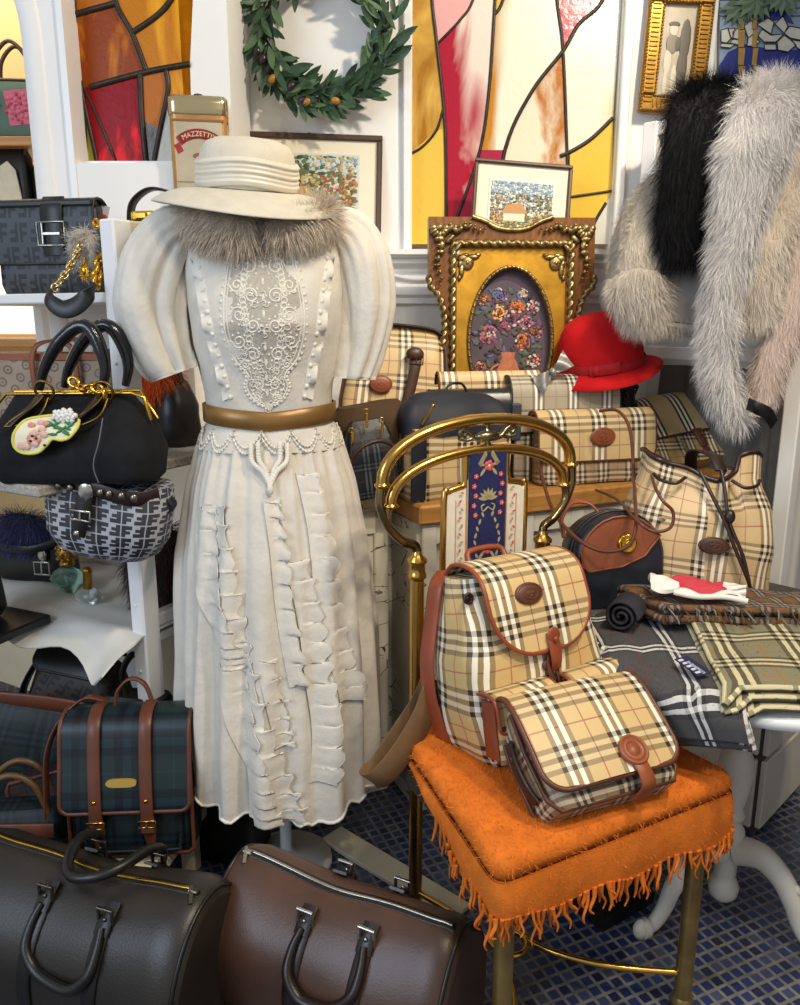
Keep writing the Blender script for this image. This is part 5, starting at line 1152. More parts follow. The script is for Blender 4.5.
# brown bag tops behind the tote
q = onsh(-.30, .30, .977); t6 = thing('monogram_bag', 'beige monogram bag with silver lock standing behind the tan tote', 'bag', q, (0, 0, R(-16)))
b = body([(0, .26, .05, 0), (.1, .26, .05, 0), (.2, .25, .04, 0), (.235, .24, .03, 0)], .015); b.build('body', mat('taupe_canvas', '#7d6c52', .6, var=.15, vs=50), t6)
b = MB(); b.box((.06, -.027, .2), (.035, .006, .03), .003); b.build('lock', SILV, t6)
b = MB(); b.tube(spline([(-.11, -.02, .16), (-.07, -.03, .2), (-.02, -.03, .235)], 6), .004, 6); b.build('cord', mat('cream_cord', '#cbb58c', .6), t6)
# orange fox tail bag on the right of the middle shelf
q = onsh(.0, .19, .977); q = atZ(163, 444, .98); t7 = thing('fur_bag', 'black bag with bright orange fox fur flap between the patch bag and the dress', 'bag', (q[0]-.0, q[1]+.03, .977), (0, 0, R(-30)))
b = body([(0, .17, .10, 0), (.02, .19, .12, 0), (.1, .18, .11, 0), (.16, .13, .07, 0), (.18, .08, .04, 0)], .04); b.fn(soften(.006, 12)); b.build('body', BLK, t7)
b = MB(); b.ell((-.04, -.02, .16), (.10, .06, .065), 16); b.fur(5000, .04, .0012, (.1, -.2, -.8), .5, 1, .35); b.build('fur_flap', [mat('orange_fox_base', '#c8480e', .9), furmat('orange_fox_hair', '#b8400c', '#e0601a', '#f08434', tip='#d8581a')], t7)
b = MB(); b.tube(spline([(-.08, 0, .16), (-.05, 0, .25), (.03, 0, .25), (.07, 0, .16)], 6), .006, 7); b.build('handle', BLK, t7)
# black frame bag with the flower patch
SBD = MB(); SBD.box((-.32, -.13, .965), (.66, .24, .022), .004); SBD.build('shelf_board', SPK, SU)
q = V3(-.645, 1.59, .977); t8 = thing('frame_bag', 'black suede bag with gold frame, rolled handles and a painted flower patch', 'bag', q, (R(0), 0, R(-6)))
t8.scale = (.92, .95, .88)
SUE = mat('black_suede', '#171719', .9, 0, .3, .3, 22, .4, 300)
b = body([(0, .33, .13, 0), (.015, .36, .15, 0), (.07, .375, .16, 0), (.13, .34, .11, 0), (.175, .28, .06, 0), (.195, .255, .035, 0)], .05); b.fn(soften(.008, 9)); b.build('body', SUE, t8)
b = MB(); b.tube([(-.17, -.02, .165), (-.14, -.022, .195), (.14, -.022, .2), (.165, -.02, .19), (.175, -.015, .14)], .004, 8); b.tube([(-.14, .01, .197), (.145, .01, .202), (.18, .008, .14)], .004, 8); b.build('gold_frame', GOLD, t8)
b = MB(); b.tube(spline([(.095, -.068, .15), (.09, -.084, .10), (.075, -.086, .05), (.08, -.08, .01)], 6), .0014, 5); b.build('seam', mat('grey_thread', '#6a6a6a', .6), t8)
SHN = mat('glossy_black_leather', '#0e0f14', .16, 0, .6, .3, 60, .5, 160)
for y, lean in ((-.03, 0), (.035, .02)):
    b = MB(); P = spline([(-.06+lean, y, .205), (-.045+lean, y, .25), (-.01+lean, y, .305), (.035+lean, y*.9, .342), (.065+lean, y*.9, .335), (.085+lean, y, .29), (.09+lean, y, .25), (.08+lean, y, .21)], 7); k = len(P); b.tube(P, [.008+.007*math.sin(PI*i/(k-1)) for i in range(k)], 10); b.build('handle', SHN, t8)
for x0 in (-.07, .06):
    b = MB(); b.ribbon(spline([(x0+.02, -.04, .195), (x0, -.055, .17), (x0-.025, -.07, .145), (x0-.035, -.075, .135)], 5), .03, .006, (.8, 0, .5)); b.build('handle_tab', DKBR, t8)
    b = MB(); b.tube([(x0+.03+.02*math.cos(j*PI/8), -.045-.006*math.sin(j*PI/8), .205+.022*math.sin(j*PI/8)) for j in range(16)], .0032, 6, closed=True); b.tube(spline([(x0-.045, -.078, .13), (x0-.02, -.075, .15), (x0+.015, -.06, .175), (x0+.03, -.05, .195)], 4), .0028, 6); b.tube(spline([(x0-.045, -.078, .13), (x0-.01, -.078, .135), (x0+.03, -.07, .155), (x0+.04, -.05, .19)], 4), .0028, 6); b.build('ring', OLDB, t8)
b = MB(); chain(b, [(.03, -.05, .225), (.055, -.055, .21), (.075, -.052, .215), (.095, -.05, .2)], .013, .004); b.build('gold_links', GOLD, t8)
b = MB(); 
for k in range(26): b.ell((.02+.026*math.cos(k*2.4)*math.sqrt(k/26), -.08-.004*(1-k/26), .155+.015*math.sin(k*2.4)*math.sqrt(k/26)), (.006, .005, .006), 7)
b.build('pearl_cluster', mat('white_pearl', '#e8e4dc', .25), t8)
kb = [(-.135, .085), (-.12, .115), (-.08, .125), (-.035, .128), (-.005, .122), (.0, .105), (-.012, .085), (-.03, .078), (-.05, .08), (-.065, .065), (-.085, .05), (-.115, .048), (-.133, .06)]
kp = spline([(x, 0, z) for x, z in kb], 5, True)
b = MB(); proj = lambda x, z: -.083-.012*math.sin(max(0, z)/.13*PI)+.02*max(0, z-.09)/.04
PT = np.array([[ (x*s_+(-.07)*(1-s_), proj(0, z*s_+.09*(1-s_))-.004, z*s_+.09*(1-s_)) for s_ in (0.001, .5, 1)] for x, _, z in kp]); b.grid(PT.transpose(1, 0, 2), closed_v=True, m=0, smooth=True, flip=False)
b.tube(PT[:, -1], .0032, 6, closed=True, m=1); rnd = random.Random(2)
for k in range(15):
    x, z = rnd.uniform(-.12, -.065), rnd.uniform(.062, .112); b.ell((x, proj(0, z)-.006, z), (.009, .002, .008), 8, m=2 if k % 3 else 3)
for k in range(20):
    x, z = rnd.uniform(-.065, -.015), rnd.uniform(.086, .118); b.ell((x, proj(0, z)-.006, z), (.011, .002, .0035), 7, (0, rnd.uniform(-1, 1), 0), m=4)
for k in range(5):
    x, z = rnd.uniform(-.1, -.06), rnd.uniform(.06, .09); b.ell((x, proj(0, z)-.008, z), (.004, .002, .003), 6, m=5)
b.xf(TR((.05, -.002, .028))); b.build('flower_patch', [mat('cream_patch', '#e2d9bd', .7), mat('yellow_piping', '#d9d052', .6), mat('pale_rose', '#e0b3a4', .7), mat('peach_rose', '#dd9078', .7), mat('leaf_green_print', '#2f7a45', .7), mat('dark_print', '#2c2a26', .7)], t8)
# small letter bag hanging under the frame bag
q = V3(-.612, 1.615, .812); t9 = thing('letter_bag', 'grey bag with small black letter pattern hanging under the black suede bag', 'bag', q, (R(4), R(8), R(-6)))
b = body([(0, .16, .08, 0), (.015, .205, .11, 0), (.05, .25, .13, 0), (.12, .265, .12, 0), (.165, .25, .10, 0)], .055); b.fn(soften(.008, 10)); b.build('body', FFZ, t9)
b = MB(); b.ribbon(spline([(-.02, -.05, .19), (-.02, -.066, .15), (-.025, -.073, .1), (-.032, -.072, .06)], 6), np.linspace(.036, .03, 19), .006, (1, 0, -.1)); buckle(b, (-.025, -.077, .105), .04, .02, .003, 1); b.ell((-.033, -.076, .065), (.007, .004, .007), 8, m=1); b.ell((-.018, -.07, .155), (.017, .006, .02), 14, m=1); b.build('clasp_strap', [BLK, SILV], t9)
b = MB(); b.ribbon(spline([(-.1, -.055, .17), (-.02, -.067, .165), (.07, -.06, .15), (.115, -.03, .16)], 6), .03, .004, (0, 0, 1)); 
for x in (.012, .03, .055, .08, -.05, -.075): b.ell((x, -.07, .157), (.008, .005, .009), 9, m=1)
b.build('studded_band', [DKBR, mat('antique_stud', '#8c8272', .3, 1)], t9)
for sx in (-1, 1): b = MB(); b.ribbon(spline([(sx*.115, 0, .10), (sx*.135, .0, .13), (sx*.112, .0, .152)], 6), .028, .005, (0, 1, 0)); b.build('strap_end', NAVY, t9)
# the lowest shelf: white cloth, perfume bottles, fur things
CL = MB(); g = []
for i in range(34):
    row = []
    for j in range(20):
        a, e = i/33, j/19; x = -.70+.72*a; y = .30-.42*e; z = .578+.006*noise.noise(Vector((a*9, e*6, 1)))+.012*max(0, noise.noise(Vector((a*5, e*4, 7))))
        ov = max(0, -y-.036); z -= ov*(.6+.35*math.sin(a*9)+.2*math.sin(a*23)); 
        p = onsh(x, y-.03*e*math.sin(a*14)*(e > .85), z+.012); row.append(p)
    g.append(row)
CL.sheet(np.array(g), .004); o = CL.build('shelf_cloth', mat('white_cloth', '#d9d5cb', .85, 0, .2, .05, 12, .3, 120), None); tag(o, 'crumpled white cloth spread over the lowest shelf under the perfume bottles', 'cloth')
def gls(name, col, rough=.08):
    t = NT(name); return t.set(srgb(col), rough, 0, .6, Transmission_Weight=.85, IOR=1.45)
GG, GC = gls('green_glass', '#a3cfbc'), gls('clear_glass', '#dfe6e2'); WG = mat('worn_gold_cap', '#a8803a', .3, 1, var=.3, vs=90, bump=.8, bs=120, bd=.004)
q = atZ(70, 592, .592); t10 = thing('perfume_bottle', 'green glass perfume bottle with tall gold filigree cap on the white cloth', 'bottle', q, (0, 0, R(-20)))
b = MB(); b.lathe([(0, 0), (.018, 0), (.022, .006), (.03, .014), (.046, .026), (.048, .034), (.036, .046), (.02, .056), (.012, .06), (0, .061)], 10); b.fn(lambda p: p*V3(1, .55, 1)); 
b.tube([(.022*math.cos(j*PI/8), -.024, .034+.014*math.sin(j*PI/8)) for j in range(16)], .003, 6, closed=True); b.build('glass_body', GG, t10)
b = MB(); b.lathe([(.012, .06), (.016, .062), (.016, .068), (.013, .071), (.017, .075), (.02, .09), (.018, .105), (.013, .114), (.006, .118), (0, .12)], 20)
for j in range(10):
    for z in (.078, .09, .102): b.ell((.018*math.cos(j*.63+z*40), .018*math.sin(j*.63+z*40), z), (.005, .005, .004), 6)
b.build('cap', WG, t10); t10.scale = (1.2, 1.2, 1.2)
q = atZ(88, 603, .592); t11 = thing('perfume_bottle', 'clear cut glass perfume bottle with gold stopper in front of the green bottle', 'bottle', q, (0, R(5), R(-20)))
b = MB(); b.lathe([(0, 0), (.02, 0), (.031, .008), (.034, .018), (.026, .03), (.012, .037), (0, .038)], 9); b.fn(lambda p: p*V3(1, .7, 1)); b.build('glass_body', GC, t11)
b = MB(); b.lathe([(.009, .036), (.01, .04), (.0095, .075), (.011, .078), (.009, .086), (0, .088)], 16); b.build('stopper', WG, t11); t11.scale = (1.15, 1.15, 1.1)
DKF = furmat('dark_brown_hair', '#140d0a', '#2a1b14', '#453024', tip='#2d1f18')
q = onsh(-.055, .13, .59); b = MB(); b.ell((-.02, 0, .10), (.085, .06, .115), 20); b.ell((.075, .06, .11), (.075, .06, .13), 18); b.fur(6500, .045, .0013, (.0, -.1, -.9), .6, 1, .35); o = b.build('fur_stole', [mat('dark_fur_base', '#120c09', .9), DKF], None, q, (0, 0, R(-10))); tag(o, 'dark brown fur bundle on the lowest shelf behind the white post', 'fur')
q = onsh(-.55, .13, .592); t12 = thing('fur_trim_bag', 'black bag with violet blue fur flap and grey buckle on the lowest shelf', 'bag', q, (0, 0, R(-12)))
b = body([(0, .2, .08, 0), (.02, .22, .1, 0), (.12, .21, .09, 0), (.17, .17, .05, 0)], .03); b.build('body', BLK, t12)
b = MB(); b.ell((-.01, -.035, .135), (.09, .04, .055), 18); b.fur(3000, .035, .0011, (0, -.2, -.7), .6, 1, .35); b.build('fur_flap', [mat('violet_fur_base', '#23243c', .9), furmat('violet_blue_hair', '#1f2038', '#34375c', '#53587f', tip='#3b3f68')], t12)
b = MB(); b.ribbon(spline([(-.11, -.04, .14), (-.05, -.075, .11), (.04, -.08, .105), (.1, -.05, .12)], 6), .022, .005, (0, 0, 1)); b.build('strap', BLK, t12)
b = MB(); buckle(b, (.06, -.065, .05), .045, .035, .0035); b.ell((.06, -.06, .085), (.014, .005, .02), 12); b.build('buckle', SILV, t12)
t13 = thing('hobo_bag', 'black bag with long strap at the left picture edge on a black side table', 'bag', (-1.0, 1.76, .602), (0, 0, R(-10)))
b = body([(0, .1, .10, 0), (.03, .14, .12, 0), (.12, .13, .1, 0), (.16, .1, .06, 0)], .04); b.build('body', BLK, t13)
b = MB(); b.ribbon(spline([(.05, -.02, .15), (.078, -.05, .12), (.08, -.07, .06), (.055, -.075, .006)], 6), .022, .005, (1, .3, 0)); b.build('strap', BLK, t13)
t14 = thing('side_table', 'small black side table at the left picture edge under the black bag', 'table', (-1.0, 1.76, 0), (0, 0, R(-24)))
b = MB(); b.box((0, 0, .59), (.26, .22, .022), .004); b.build('top', BLACKP, t14); b = MB(); b.lathe([(.1, 0), (.1, .012), (.02, .02), (.016, .03), (.016, .58)], 20); b.build('pedestal', BLACKP, t14)
# ------------------------------------------------------------------ tartan bags on the plinth
q = V3(-.578, 1.56, .158); t1 = thing('tartan_backpack', 'dark green tartan backpack with two brown buckled straps in front of the white post', 'backpack', q, (R(-7), R(-1), R(2)))
b = body([(0, .25, .085, 0), (.015, .262, .10, 0), (.15, .262, .10, 0), (.26, .25, .085, .006), (.305, .235, .06, .012)], .02); b.build('body', TRT, t1)
for sx in (-1, 1): b = MB(); b.tube([(sx*.131, -.052, z) for z in (.295, .2, .1, .012)], .0045, 7); b.build('edge_piping', DTAN, t1)
b = MB(); b.tube([(-.131, -.052, .012), (-.12, -.053, .003), (.12, -.053, .003), (.131, -.052, .012)], .0045, 7); b.build('edge_piping', DTAN, t1)
b = body([(0, .185, .02, 0), (.012, .2, .03, 0), (.1, .198, .026, 0), (.12, .19, .015, 0)], .012); b.xf(TR((.012, -.062, .02))); pk = b.build('front_pocket', TRT, t1)
b = MB(); b.tube(spline([(-.088, -.08, .05), (-.085, -.082, .032), (-.07, -.083, .027), (.095, -.083, .027), (.108, -.082, .035), (.112, -.08, .06)], 5), .003, 6); b.build('pocket_piping', mat('dark_teal_piping', '#16262a', .5), pk)
fb, ed = flap(.27, [(.03, .305), (.01, .316), (-.03, .312), (-.058, .29), (-.072, .22), (-.086, .14), (-.088, .115)], .02, .005); f1 = fb.build('flap', plaid('dark_tartan_flap', '#1b2b2c', '#0b1018', '#182c38', '#1f3b30', P=.16, w=.11, dv=.6, wv=.4, wh=.4, rough=.4, lineamt=.5), t1)
b = MB(); b.tube(ed, .005, 8); b.build('flap_piping', DTAN, f1)
for x in (-.062, .045):
    b = MB(); b.ribbon(spline([(x-.004, .01, .321), (x-.003, -.03, .319), (x, -.066, .292), (x, -.0795, .22), (x+.002, -.093, .14), (x+.003, -.0945, .10), (x+.005, -.088, .06), (x+.006, -.084, .03)], 6), np.r_[np.full(30, .027), np.linspace(.03, .032, 5), np.linspace(.025, .014, 8)], .005, (1, 0, 0)); b.ell((x+.002, -.0975, .142), (.0045, .003, .0045), 8, m=1); buckle(b, (x+.003, -.099, .092), .036, .014, .002, 1); b.box((x+.004, -.096, .078), (.028, .008, .012), .002); b.build('buckle_strap', [DTAN, GOLD], t1)
b = MB(); b.loft([[(x*.032, y, z*.009) for x, z in [(math.copysign(abs(math.cos(a))**.5, math.cos(a)), math.copysign(abs(math.sin(a))**.9, math.sin(a))) for a in np.linspace(0, 2*PI, 24, endpoint=False)]] for y in (.003, -.002, -.003)]); b.xf(TR((-.005, -.0845, .178)))
b.build('name_plate', mat('brass_name_plate', '#d2ac58', .4, .35), f1)
b = MB(); b.ribbon(spline([(-.035, .0, .318), (-.028, .0, .35), (.0, -.0, .375), (.03, .0, .362), (.045, .0, .318)], 6), .016, .006, (0, 1, 0)); b.build('grab_handle', DTAN, t1)
b = MB(); b.ribbon(spline([(-.06, .02, .32), (-.10, .0, .335), (-.15, -.02, .29), (-.178, -.03, .22), (-.185, -.03, .12), (-.19, -.03, .05)], 7), .018, .005, (.3, 1, 0)); b.build('shoulder_strap', DTAN, t1)
# maroon saddle bag peeping out behind it
q = V3(-.745, 1.605, .158); t2 = thing('saddle_bag', 'small maroon tartan saddle bag with gold plate leaning behind the tartan backpack', 'bag', q, (R(-10), R(-14), R(4)))
D2 = [(x, .15-z) for x, z in dome(.2, .15, .05)]; b = MB(); b.loft([[(x, y, z) for x, z in D2] for y in (-.035, -.025, .025, .035)]); b.build('body', TRM, t2)
b = MB(); b.tube([(x, -.036, z) for x, z in D2], .004, 7, closed=True); b.build('edge_piping', DTAN, t2)
b = MB(); b.loft([[(x*.022, y, z*.007) for x, z in [(math.cos(a), math.sin(a)) for a in np.linspace(0, 2*PI, 18, endpoint=False)]] for y in (.0, -.006)]); b.xf(TR((.055, -.038, .05), (0, R(-20), 0))); b.build('name_plate', GOLD, t2)
b = MB(); b.ribbon(spline([(-.09, -.0, .13), (-.115, -.02, .08), (-.10, -.03, .02), (-.08, -.035, -.02)], 6), .016, .005, (0, 1, 0)); b.ell((-.09, -.03, .03), (.008, .004, .012), 8); b.build('strap', DTAN, t2)
# big green tartan bag behind, black letter backpack, black handle bag
q = V3(-.875, 1.70, .158); t3 = thing('tartan_bag', 'large plain dark green tartan bag with brown top edge at the left of the plinth', 'bag', q, (R(-4), R(12), R(6)))
b = body([(0, .30, .08, 0), (.02, .32, .1, 0), (.15, .32, .1, 0), (.25, .27, .06, 0), (.265, .25, .04, 0)], .03); b.fn(soften(.008, 9)); b.build('body', TRT, t3)
b = MB(); b.ribbon(spline([(-.125, -.02, .262), (0, -.03, .272), (.13, -.02, .262)], 8), .04, .008, (0, -.3, 1)); b.build('top_edge', DTAN, t3)
q = V3(-.84, 1.86, .158); t4 = thing('letter_backpack', 'black and brown letter monogram backpack behind the tartan bags on the floor', 'backpack', q, (R(-6), R(6), R(-12)))
b = body([(0, .2, .12, 0), (.02, .23, .14, 0), (.2, .24, .13, 0), (.29, .2, .09, 0), (.32, .15, .05, 0)], .04); b.fn(soften(.012, 9)); b.build('body', FFB, t4)
fb, ed = flap(.19, [(.04, .31), (.02, .335), (-.03, .33), (-.06, .305), (-.075, .28)], .03, .006); f4 = fb.build('top_flap', BLK, t4); b = MB(); b.tube(ed, .004, 6); b.build('flap_piping', DKBR, f4)
b = MB(); b.ribbon(spline([(-.1, -.02, .3), (-.13, -.05, .2), (-.12, -.06, .05)], 6), .03, .006, (0, 1, 0)); b.build('strap', BLK, t4)
q = V3(-.62, 1.74, .158); t5 = thing('black_handbag', 'black leather bag with looped handle behind the tartan backpack on the plinth', 'bag', q, (0, 0, R(-10)))
b = body([(0, .2, .09, 0), (.02, .22, .1, 0), (.2, .21, .09, 0), (.27, .15, .05, 0)], .03); b.fn(soften(.006, 9)); b.build('body', BLK, t5)
b = MB(); b.tube(spline([(-.03, 0, .26), (-.035, 0, .32), (-.01, 0, .365), (.02, 0, .365), (.04, 0, .32), (.035, 0, .26)], 6), .008, 8); b.build('handle', BLK, t5)
q = V3(-.44, 1.76, .0); t6 = thing('tall_bag', 'black bag with wide strap loop on the floor between the white post and the dress', 'bag', q, (0, 0, R(-16)))
b = body([(0, .2, .12, 0), (.03, .22, .13, 0), (.3, .2, .1, 0), (.42, .16, .06, 0)], .03); b.build('body', BLK, t6)
b = MB(); b.ribbon(spline([(-.06, 0, .42), (-.05, 0, .52), (.0, 0, .56), (.06, 0, .52), (.085, 0, .42)], 6), .03, .006, (0, 1, 0)); b.build('strap', BLK, t6)
q = V3(-.80, 1.43, .0); t7 = thing('tan_trim_bag', 'dark bag with tan leather handles at the left picture edge behind the black duffel', 'bag', (-.87, 1.555, .158), (0, 0, R(6)))
b = body([(0, .26, .08, 0), (.02, .28, .1, 0), (.07, .27, .09, 0), (.10, .25, .06, 0)], .03); b.build('body', TRT, t7)
for y in (-.03, .03): b = MB(); b.tube(spline([(-.03, y, .09), (-.02, y, .15), (.03, y, .185), (.08, y, .16), (.105, y, .09)], 6), .007, 8); b.build('handle', mat('olive_tan_leather', '#5d4222', .45, var=.2), t7)
b = MB(); b.ribbon([(-.12, -.052, .075), (0, -.056, .07), (.12, -.052, .06)], .035, .006, (0, 0, 1)); b.ribbon([(-.0, -.056, .045), (.05, -.057, .035)], .016, .006, (0, 0, 1)); b.build('trim', DTAN, t7)
# ------------------------------------------------------------------ two leather duffels in front
def duffel(name, label, loc, rot, L, H, D, m_, m_h, m_f, hp, zipm, seed, hx0=0, up=True):
    t_ = thing(name, label, 'duffel bag', loc, rot); secs = []; n_ = 44
    def prof(x):
        k = abs(x)/(L/2); return 1-.12*max(0, (k-.82)/.18)**2
    xs_ = np.r_[-L/2, -L/2+.008, np.linspace(-L/2+.02, L/2-.02, 22), L/2-.008, L/2]
    for x in xs_:
        s_ = prof(x)*(1 if abs(x) < L/2-.004 else .95); sec = []
        for i in range(n_):
            a = 2*PI*i/n_; c_, s2 = math.cos(a), math.sin(a); p = 2.6
            r_ = (abs(c_)**p+abs(s2)**p)**(-1/p); y, z = D/2*c_*r_, H/2*s2*r_
            z = z*(1 if z > 0 else 1); y *= 1-.42*max(0, z/(H/2))**1.6; z += H/2
            if z < .02: z = max(z, 0)
            sec.append((x, y*s_, (z-H*.45)*s_+H*.45-.016*math.cos(x/L*PI*1.0)*(z/H)**3*0+.0))
        secs.append(sec)
    b = MB(); b.loft([s_[::-1] for s_ in secs][::-1] if False else secs)
    sag = lambda p: p+V3(0, .012*noise.noise(Vector((p[0]*6, p[1]*6, p[2]*7+seed)))*(p[2]/H), -.02*(p[2]/H)**2*math.cos(p[0]/L*PI)+.010*noise.noise(Vector((p[0]*5+seed, p[1]*5, 2)))*(p[2]/H))
    b.fn(sag); b.build('body', m_, t_)
    top = lambda x: sag(V3(x, 0, H*.985*prof(x)+H*.45*(1-prof(x))))
    b = MB(); b.ribbon([top(x)+V3(0, 0, .003) for x in np.linspace(-L*.46, L*.46, 30)], .022, .005, (0, 1, 0)); zp = b.build('zip_tape', m_h, t_)
    b = MB(); b.ribbon([top(x)+V3(0, 0, .0065) for x in np.linspace(-L*.45, L*.45, 30)], .006, .003, (0, 1, 0)); b.build('zip_teeth', zipm, zp)
    def side(x, z, sg):
        p = 2.6; zz = max(-.97, min(.97, (z-H/2)/(H/2))); y = D/2*(1-abs(zz)**p)**(1/p); y *= 1-.42*max(0, zz)**1.6; return sag(V3(x, sg*(y+.002), z))
    for sg in (-1, 1):
        for hx in (hx0-hp, hx0+hp):
            b = MB(); b.ribbon([side(hx, z, sg) for z in np.linspace(.02, H*.88, 14)], .028, .004, (1, 0, 0)); b.build('handle_strap', m_h, t_)
            b = MB(); c = side(hx, H*.93, sg)+V3(0, sg*.012, 0); 
            for q_ in (-.014, .014): b.box(c+V3(q_, 0, 0), (.005, .006, .042), .001)
            b.box(c+V3(0, 0, .019), (.028, .006, .004), .001); b.box(c-V3(0, 0, .019), (.028, .006, .004), .001); b.ell(c+V3(0, sg*.003, .0), (.004, .003, .004), 8); b.build('handle_ring', m_f, t_)
            b = MB(); b.ribbon([side(hx, H*.86, sg)+V3(0, sg*.004, 0), side(hx, H*.92, sg)+V3(0, sg*.008, 0), side(hx, H*.965, sg)+V3(0, sg*.004, .004)], .03, .005, (1, 0, 0)); b.build('ring_tab', m_h, t_)
        b = MB(); zt = H*.9; h0 = side(hx0-hp, zt, sg); h1 = side(hx0+hp, zt, sg)
        if sg < 0: P = spline([h0+V3(0, -.012, -.0), h0+V3(-.006, -.034, -.026), h0+V3(-.002, -.056, -.058), h0+V3(.026, -.068, -.084), (h0+h1)/2+V3(0, -.07, -.09), h1+V3(-.026, -.068, -.084), h1+V3(.002, -.056, -.058), h1+V3(.006, -.034, -.026), h1+V3(0, -.012, 0)], 6)
        elif not up: P = spline([h0+V3(0, .012, 0), h0+V3(0, .03, -.07), h0+V3(.03, .04, -.115), h1+V3(-.03, .04, -.115), h1+V3(0, .03, -.07), h1+V3(0, .012, 0)], 6)
        else: P = spline([h0+V3(0, .014, 0), h0+V3(-.006, .01, .035), h0+V3(-.004, -.04, .062), h0+V3(.02, -.10, .062), h0+V3(.05, -.125, .055), h1+V3(-.04, -.12, .058), h1+V3(-.01, -.09, .064), h1+V3(.004, -.03, .06), h1+V3(.004, .01, .035), h1+V3(0, .014, 0)], 6)
        k = len(P); b.tube(P, [.006+.004*min(1, 4*min(i, k-1-i)/k) for i in range(k)], 10); b.build('handle', m_h, t_)
    for sx in (-1, 1):
        b = MB(); x = sx*(L/2-.01); P = [(sec[0]*1.0, sec[1]*1.0, sec[2]) for sec in secs[1 if sx < 0 else -2]]; P = [sag(V3(*p)) for p in P]; b.tube(P, .004, 7, closed=True); b.build('end_piping', m_h, t_)
    b = MB(); c = top(-L*.44 if seed else L*.44)+V3(0, -.004, .006); b.box(c, (.02, .012, .008), .002); b.box(c+V3(.0, -.008, .0), (.008, .035, .004), .001, (.3, 0, .5)); b.build('zip_pull', m_f, zp)
    return t_
DB = mat('black_pebbled_leather', '#26211b', .38, 0, .5, .25, 7, .35, 260); DBH = leather('black_handle_leather', '#14120f', .35)
DR2 = mat('brown_soft_leather', '#4c3427', .36, 0, .5, .28, 6, .3, 300); DRH = leather('brown_handle_leather', '#1f1410', .33)
duffel('duffel_bag', 'large black leather duffel bag lying at the front left of the tiled floor', (-.575, 1.285, 0), (0, 0, R(-19)), .52, .325, .28, DB, DBH, mat('dark_nickel', '#6f665a', .35, 1), .068, GOLD, 0, .03)
d2 = duffel('duffel_bag', 'dark brown leather duffel bag on the floor beside the front brass chair leg', (-.10, 1.235, 0), (0, 0, R(-27)), .47, .315, .25, DR2, DRH, SILV, .06, SILV, 3, .022, False)
# loose pale boards and strap under the dress
b = MB(); b.box((0, 0, .006), (.42, .07, .012), .002); o = b.build('loose_board', CREAMP, None, (-.02, 1.66, 0), (0, 0, R(-42))); tag(o, 'pale wooden board lying on the tiles behind the brown duffel', 'board')
# ------------------------------------------------------------------ gilt ornate frame with flower painting
GILT = mat('antique_gilt', '#8f7a50', .38, .85, .5, .5, 30, .5, 90, .004); GILTB = mat('bright_gilt', '#d09a34', .32, .8, .5, .25, 18, .3, 80); WALN = mat('walnut_stain', '#774a1e', .34, .25, .5, .45, 14, stretch=(5, 5, .6))
FRM = thing('gilt_frame', 'ornate dark gilt frame with an oval flower painting at the back of the bench', 'picture frame', (.322, 2.325, .852), (R(-5), 0, R(3)))
HW, HH = .238, .72
def prof_side(sg):
    return [(sg*HW, HH), (sg*HW, .56), (sg*(HW-.004), .53), (sg*(HW-.03), .50), (sg*(HW-.045), .44), (sg*(HW-.04), .37), (sg*(HW-.022), .335), (sg*(HW-.018), .31), (sg*(HW-.035), .29), (sg*(HW-.05), .25), (sg*(HW-.045), .2), (sg*(HW-.02), .16), (sg*(HW-.005), .13), (sg*HW, .1), (sg*HW, 0)]
rt = prof_side(1); lf_ = prof_side(-1)
outl = lf_+[(x, z) for x, z in rt[::-1]]; outl = outl[::-1]
topc = [(.115, HH), (.08, HH-.012), (.045, HH-.03), (0, HH-.036), (-.045, HH-.03), (-.08, HH-.012), (-.115, HH)]
poly = [rt[0]]+topc+[lf_[0]]+lf_[1:]+rt[::-1][:-1]
IW, IH0, IH1 = .158, .085, .635
# frame as four mitred boards round the inner opening
b = MB()
def board(pts): b.poly([(x, -.0, z) for x, z in pts], .045, (0, 1, 0))
board([(-IW, IH1)]+[lf_[0]]+lf_[1:]+[(-IW, IH0)]); board([(IW, IH1)]+[rt[0]]+rt[1:]+[(IW, IH0)]); board([rt[0]]+topc+[lf_[0], (-IW, IH1), (IW, IH1)]); board([rt[-1], (IW, IH0), (-IW, IH0), lf_[-1]])
b.build('frame_boards', WALN, FRM)
def rope(name, pts, r, parent, m_, tw=90, closed=False):
    P = spline([(x, y, z) for x, y, z in pts], 10, closed); L = np.r_[0, np.cumsum(np.linalg.norm(np.diff(P, axis=0), axis=1))]; n_ = int(L[-1]/.004); Q = np.array([[np.interp(s_, L, P[:, k]) for k in range(3)] for s_ in np.linspace(0, L[-1], n_)])
    g = []; T_ = np.gradient(Q, axis=0); _, a, c = basis(T_[0])
    for i in range(n_):
        d = T_[i]/np.linalg.norm(T_[i]); a = a-d*(a @ d); a /= np.linalg.norm(a); c = np.cross(d, a); row = []
        for j in range(14):
            t_ = 2*PI*j/14; rad = r*(1+.30*math.cos(2*t_-i*.004*tw*4)); row.append(Q[i]+rad*(a*math.cos(t_)+c*math.sin(t_)))
        g.append(row)
    bb = MB(); bb.grid(np.array(g).transpose(1, 0, 2), closed_u=True); return bb.build(name, m_, parent)
for sd in (lf_, rt): rope('rope_moulding', [(x*1.0, -.006, z) for x, z in sd[1:-2]], .0085, FRM, GILT, 70)
e = .012
